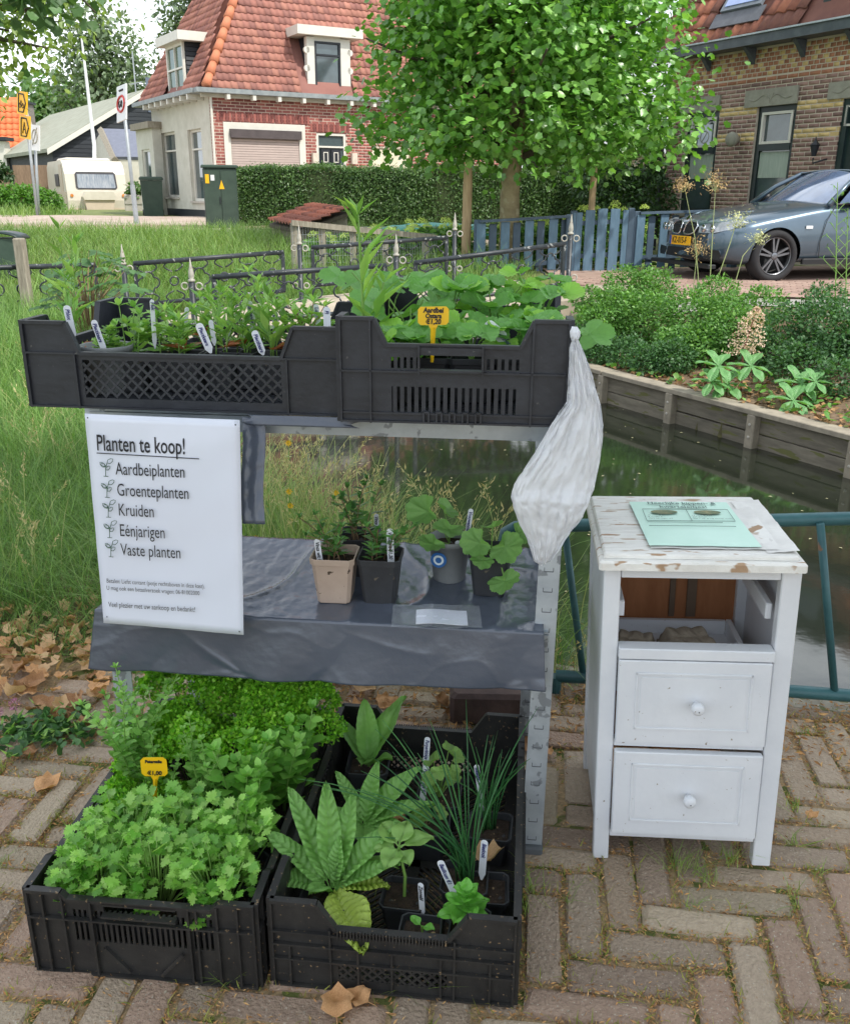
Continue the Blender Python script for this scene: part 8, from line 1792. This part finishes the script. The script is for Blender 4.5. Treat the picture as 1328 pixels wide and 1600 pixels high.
PP = np.array(PP); bake('blossom', [(L_DIA, TR(PP, rdir(len(PP)), rdir(len(PP), .2, 1), RNG.uniform(.014, .024, len(PP))))], mat('pinkish_blossom', S(206, 176, 158), S(232, 210, 190), rough=.8, isl=.2, trans=.2, bump=0), t)
# ground cover and litter on the far bank
n = 5200; P = np.stack([RNG.uniform(1.6, 4.6, n), RNG.uniform(4.5, 8.4, n), np.zeros(n)], 1); keep = [farside(p[0], p[1]) and dedge(p[0], p[1], FAR) < .75 and dedge(p[0], p[1], FAR) > .05 for p in P]; P = P[keep]; P[:, 2] = [hgt(p[0], p[1], False) + U(.0, .03) for p in P]; n = len(P)
bake('bank_litter', [(L_DIA, TR(P, rdir(n, -.3, .4), rdir(n, .2, 1), RNG.uniform(.03, .07, n)))], mat('bank_litter', S(126, 92, 62), S(176, 140, 96), rough=.9, isl=.35), kind='stuff')
P = P[RNG.uniform(0, 1, n) < .35]; P[:, 2] += .03; n = len(P); bake('bank_ground_cover', [(L_RND, TR(P, rdir(n, -.2, .4), rdir(n, .5, 1), RNG.uniform(.03, .06, n)))], G_bush, kind='stuff')
# tall weeds before the car
def weed(pts, y, label, head=None, hs=.05, col=None):
    A = [aty(px, py, y) for px, py in pts]; t = thing('tall_weed', label, 'weed', tuple(A[0]), group=None); MB().tube([p - A[0] for p in A], [.0045] * (len(A) - 1) + [.002], 5).build('stem', mat('pale_green_stem', S(150, 164, 104), S(176, 180, 128), rough=.7, bump=0), t)
    if head:
        c = np.array(A[-1] - A[0]); k = 170; PP = c + RNG.normal(0, 1, (k, 3)) * [hs, hs, hs * .75] - [0, 0, hs * .2]; bake('seed_head', [(L_NAR, TR(PP, rdir(k), rdir(k), RNG.uniform(.02, .045, k)))], head, t)
        g = MB()
        for i in range(12): q = PP[i * 3]; g.tube([c - [0, 0, hs * 1.6], q], .0015, 3, False)
        g.build('rays', MATS['pale_green_stem'], t)
m_umb = mat('dry_umbel', S(170, 140, 92), S(200, 172, 122), rough=.85, isl=.2, bump=0)
weed([(1108, 455), (1112, 380), (1118, 282)], 9.0, 'tall weed with a dry tan seed head crossing the left window of the brown house', m_umb, .06)
weed([(1092, 450), (1085, 370), (1068, 288)], 9.1, 'leaning weed with a thin dry head left of the tallest one', m_umb, .045)
weed([(1112, 460), (1140, 380), (1152, 340)], 9.0, 'weed stem with a small pale head over the car bonnet', mat('pale_umbel', S(186, 190, 132), S(206, 206, 156), rough=.8, isl=.2, bump=0), .06)
weed([(1140, 470), (1160, 400), (1185, 370)], 8.9, 'short pale weed in front of the car wheel', MATS['pale_umbel'], .04)
weed([(1082, 460), (1088, 400), (1090, 385)], 9.2, 'low weed with a dry head under the number plate', m_umb, .06)
for j, (x0, lb) in enumerate(((1306, 'branching weed in front of the car door, left one'), (1322, 'branching weed at the right edge in front of the car'))):
    A0 = aty(x0, 500, 8.2); t = thing('tall_weed', lb, 'weed', tuple(A0)); g = MB(); tpv = aty(x0 + 2, 285 + 40 * j, 8.2) - A0; g.tube([(0, 0, -.1), tpv], [.007, .003], 5); F = Fol()
    for i in range(14):
        f = .3 + .05 * i; p = tpv * f; a = (i % 2) * PI + U(-.5, .5); L_ = .16 * (1.2 - f); q = p + Vector((math.cos(a) * L_, math.sin(a) * L_ * .5, L_ * .9)); g.tube([p, q], .0025, 4); 
        for w_ in range(3): F.leaf(K_NAR, q, rdir(1)[0], (0, 0, 1), U(.03, .05))
    g.build('stem', m_stem, t); F.done(t, m_stem, G_bush)

# ================================================================== LEFT BANK: shrub, post, box, grasses
gx = aty(22, 430, 12.0); t = thing('compost_bin', 'dark green box with curved lid behind the wooden post at the left edge', 'bin', (gx.x, 12.0, .2), .1); b_ = aty(28, 360, 12.0) - Vector((0, 0, .2))
MB().box((-.1, 0, b_.z / 2 - .04), (.50, .4, b_.z - .1)).build('body', m_uc, t); g = MB(); g.grid(lambda u, v: (-.1 + (u - .5) * .58, (v - .5) * .48, b_.z - .1 + .08 * math.sin(PI * u) ** .5), 12, 2); g.build('lid', m_dkgreen, t, smooth=True, solid=.02)
a = aty(30, 372, 9.0); anchored(MB().bbox((a.x, 9.0, a.z / 2), (.095, .095, a.z), .01), 'wooden_post', m_gwood, 'weathered square wooden post in front of the dark green box', 'post')
pts = []; b0 = aty(140, 500, 6.8); t = thing('elder_shrub', 'dark green shrub with divided leaves beside the left bridge post', 'shrub', (b0.x, 6.8, 0)); F = Fol()
for i in range(44):
    c = aty(U(70, 235), U(385, 470) + abs(U(-1, 1)) * 10, U(6.5, 7.3)) - t.location
    if c.x > .35 and c.z > .75: c.z -= .2
    F.st.tube([(U(-.05, .05), 0, 0), (c.x * .4, c.y * .4, c.z * .75), tuple(c)], [.008, .005, .002], 4); az = U(0, 6.28)
    for k in range(4):
        for s in (-1, 1): p = c + Vector((math.cos(az), math.sin(az), -.25)) * (.04 * k); d = (math.cos(az + s * 1.1), math.sin(az + s * 1.1), -.25); F.leaf(K_OVL, p, d, (U(-.2, .2), -.3, 1), U(.06, .085))
F.done(t, m_stemr, leafmat('elder_leaf', [S(52, 88, 46), S(70, 108, 58), S(92, 132, 74)], isl=.2))
print('grasses')
def region_pts(n, x0, x1, y0, y1, cond, bias=0):
    out = []
    while len(out) < n:
        x, y = U(x0, x1), U(y0, y1)
        if cond(x, y): out.append((x, y, hgt(x, y) - .01))
    return np.array(out)
left = lambda x, y: not inpoly(x, y, CANAL) and x < -.62 - .0 * y and abs(x) < .6 + y * .56 and not farside(x, y)
P = region_pts(14000, -2.4, -.62, 2.55, 4.2, left); grass('bank_grass_near', P, .10, .34, .0016, .0034, G_bankg, lean=.5)
P = region_pts(9000, -3.2, -.7, 4.0, 6.2, left); grass('bank_grass_middle', P, .16, .42, .003, .006, G_bankg, lean=.4)
P = region_pts(12000, -5.4, -.7, 6.0, 9.4, left); grass('bank_grass_far', P, .2, .5, .005, .009, G_bankg, lean=.35)
P = region_pts(2600, -1.9, -.6, 2.3, 2.75, left); grass('bank_grass_edge', P, .04, .14, .0014, .003, G_bankg, lean=.7)
# verge beyond the bridge
vg = lambda x, y: x < 1.6 and abs(x) < 1 + y * .52 and y < 13.9 + (x + 45) / 48 * 3.2 - .1 and (farside(x, y) or y > 9.7) and not inpoly(x, y, CANAL) and not (x > -2.9 and y < 10.9)
P = region_pts(3500, -4.5, 1.0, 10.5, 12.6, vg); grass('tall_verge_grass', P, .3, .62, .006, .012, G_bankg, lean=.3)
P = region_pts(26000, -9, 1.4, 9.7, 17.2, vg); grass('verge_grass', P, .14, .34, .006, .013, G_meadow, lean=.3)
P = region_pts(3500, -18, -9.6, 22.8, 27, lambda x, y: True); grass('far_verge_grass', P, .15, .4, .012, .02, G_meadow, lean=.3)
# tall flowering grass at the water edge behind the rack
def tall_grass(n, pos, h0, h1, label, seeds=.4, leafn=5):
    t = thing('tall_grass', label, 'grass', (pos[0], pos[1], hgt(pos[0], pos[1])) if not inpoly(pos[0], pos[1], CANAL) else (pos[0], pos[1], -.05)); F = MB(); S_ = []; D_ = []; N2 = []
    for i in range(n):
        az = U(0, 6.28); h = U(h0, h1); ln = U(.1, .55); b = Vector((random.gauss(0, .09), random.gauss(0, .05), 0)); pts = [b + Vector((math.cos(az) * ln * h * s ** 2, math.sin(az) * ln * h * s ** 2 * .6, h * s * (1 - .2 * ln * s))) for s in (0, .25, .5, .75, 1)]; F.tube(pts, [.0016, .0014, .0012, .001, .0006], 4, False)
        if random.random() < seeds:
            tpd = (pts[-1] - pts[-2]).normalized()
            for k in range(16): S_.append(pts[-1] - tpd * (.0055 * k) + Vector((random.gauss(0, .006), random.gauss(0, .006), random.gauss(0, .004)))); D_.append(tpd + Vector(rdir(1)[0]) * .7)
    F.build('stalks', mat('grass_stalk', S(150, 168, 92), S(184, 184, 126), rough=.7, bump=0, isl=.2), t)
    if S_: bake('seed_heads', [(L_NAR, TR(S_, D_, rdir(len(S_)), RNG.uniform(.010, .022, len(S_))))], m_seedh, t)
    m_ = n * leafn; P = np.stack([RNG.normal(0, .10, m_), RNG.normal(0, .06, m_), np.zeros(m_)], 1); grass('blades', P, h0 * .35, h1 * .8, .0022, .005, G_meadow, t, lean=.4, kind=None)
for i, (x, y, n, h0, h1) in enumerate(((-.50, 2.75, 34, .3, .62), (-.38, 2.62, 40, .3, .64), (-.27, 2.66, 36, .3, .58), (-.16, 2.55, 30, .25, .55), (-.04, 2.48, 26, .25, .60), (.06, 2.40, 22, .25, .56), (.16, 2.34, 22, .25, .60), (.26, 2.30, 16, .2, .48), (-.60, 3.1, 36, .3, .6), (-.45, 3.0, 36, .3, .5), (.40, 2.26, 10, .15, .34))):
    tall_grass(n, (x, y), h0, h1, 'tall seeding grass tuft at the water edge seen between the shelves, number from the left %d' % (i + 1) if False else ['thick seeding grass tuft beside the foil strip at the water edge', 'yellow-green grass tuft left of the taupe pot at the water edge', 'dense grass tuft directly behind the taupe pot', 'grass tuft behind the rear dark vinca pot', 'seeding grass tuft between the vinca and lady mantle pots', 'arching grass stalks behind the grey round pot', 'arching seeding grass behind the tall label on the shelf', 'thin grass stalks under the plastic bag at the water edge', 'grass tuft on the bank behind the poster edge', 'grass tuft on the bank behind the foil strip', 'short grass tuft at the left foot of the teal guard rail'][i], .45)
n = 4600; P = np.stack([RNG.uniform(-.75, .20, n), RNG.uniform(2.35, 3.2, n), np.zeros(n)], 1); P = P[[not inpoly(p[0], p[1], CANAL) for p in P]]; grass('water_edge_grass', P, .14, .5, .002, .005, G_meadow, lean=.35)
for i, (px, py) in enumerate(((395, 840), (447, 768), (520, 770), (449, 790), (446, 692))):
    a = aty(px, py, 2.7); t = thing('yellow_flower', ['orange-yellow flower beside the foil strip', 'small yellow flower in the grass left of the vinca', 'small yellow flower above the vinca pot', 'lower of the two small yellow flowers left of the vinca', 'yellow flower high in the grass under the shelf beam'][i], 'flower', (a.x, a.y, 0)); MB().tube([(0, 0, 0), (.01, 0, a.z)], .001, 4).build('stem', m_stem, t)
    bake('petals', [(L_DIA, TR(np.tile([.01, 0, a.z], (8, 1)), [(math.cos(k * .785), -.2, math.sin(k * .785)) for k in range(8)], np.tile([0, -1, .3], (8, 1)), .012))], mat('yellow_petal', S(236, 190, 40), var=.1, bump=0), t)
# weeds on the left near the bricks
t = thing('ground_ivy', 'low weed patch with small leaves creeping over the bricks at the left', 'weed', tuple(atz(75, 1150, 0))); n = 300; P = np.stack([RNG.normal(0, .06, n), RNG.normal(0, .045, n), RNG.uniform(.003, .03, n)], 1); bake('foliage', [(L_RND, TR(P, rdir(n, -.2, .6), rdir(n, .3, 1), RNG.uniform(.012, .024, n)))], G_bushd, t); bake('blades', [(L_NAR, TR(P[:90], rdir(90, .1, .7), rdir(90), RNG.uniform(.02, .04, 90)))], G_seed, t)
for px, py, lb in ((0, 1130, 'pink clover head at the left edge'), (28, 1118, 'dark pink clover head above the weed patch')): a = atz(px, py + 10, 0); t = thing('clover_flower', lb, 'flower', tuple(a)); k = 60; d = rdir(k); bake('petals', [(L_NAR, TR(d * .009 + [0, 0, .05], d, rdir(k), .01))], mat('clover_pink', S(176, 110, 140), S(206, 150, 172), isl=.2, bump=0), t); MB().tube([(0, 0, 0), (0, 0, .045)], .001, 4).build('stem', m_stem, t)
t = thing('broad_weed', 'broad-leaved green weed at the left edge of the grass', 'weed', tuple(atz(8, 940, 0)))
for k in range(7): bigleaf(t, (0, 0, 0), U(0, 6.28), U(.4, .9), U(.10, .16), .045, U(.5, 1), G_hedge, 'lance', name='leaf')
for i, (px, py) in enumerate(((60, 930), (20, 880), (100, 760), (55, 700), (90, 620), (20, 600))): a = atz(px, py, 0); tall_grass(14 if py > 800 else 20, (a.x, a.y), .2, .42, ['seeding grass tuft just left of the poster bottom', 'seeding grass tuft at the left edge below mid height', 'seeding grass tuft left of the poster middle', 'seeding grass tuft left of the poster heading', 'seeding grass tuft under the left end of the top crate', 'seeding grass tuft at the left edge level with the top crate'][i], .6, 3)
n = 500; P = np.stack([RNG.uniform(-1.6, -.75, n), RNG.uniform(2.2, 2.75, n), RNG.uniform(0, .03, n)], 1); bake('leaf_fragments', [(L_MAP, TR(P, rdir(n, -.3, .4), rdir(n, .2, 1), RNG.uniform(.015, .04, n)))], G_dry[0], kind='stuff')

# shade tree over the stall: stands behind the camera, its crown shades the foreground
t = thing('shade_tree', 'broad plane tree standing behind the viewpoint and shading the plant stall', 'tree', (3.6, -2.4, 0)); trunk(t, [(3.6, -2.4, -.2), (3.5, -2.3, 1.6), (3.2, -1.9, 3.4), (2.6, -1.0, 5.0)], [.24, .2, .15, .07], MATS['mottled_bark'])
bl4 = [(2.3, -.4, 5.0, 1.5, .6), (3.4, -.6, 5.1, 1.4, .6), (1.3, -.2, 5.0, 1.1, .55), (2.8, .5, 5.2, 1.2, .5), (1.9, -1.4, 5.1, 1.3, .6), (3.2, -1.9, 5.3, 1.4, .7), (4.3, -1.2, 5.1, 1.3, .6), (1.6, .6, 5.3, .9, .5), (2.6, -.9, 6.0, 1.5, .6)]
for b in bl4: trunk(t, [(3.2, -1.9, 3.5), ((b[0] + 3.2) / 2, (b[1] - 1.9) / 2, 4.4), (b[0], b[1], b[2])], [.09, .05, .015], m_barkd, 6, 'branch')
crown(t, bl4, 11000, K_MAP, .13, .21, G_plane, clump=4, shell=.2)

pts_ = [(x, 105 + 18 * math.sin(x * .05) + U(-5, 5), U(2.5, 5.5), U(4.5, 8), .9) for x in range(-95, 170, 6)]
P, d = blobpts(pts_, 16000); bake('treeline', [(K_DIA, TR(P, rdir(16000), d + [0, 0, .6], RNG.uniform(1.0, 1.9, 16000)))], G_hedge, kind='stuff')
bush('bank_shrub', 'shrub on the far bank beyond the right edge of the picture', 'shrub', [(5.6, 6.6, .2, .8, .7), (6.8, 6.4, .2, .9, .7), (8.1, 6.2, .2, .8, .7)], 7000, K_DIA, .03, .06, G_bushd, (6.8, 6.5, .1), 5)
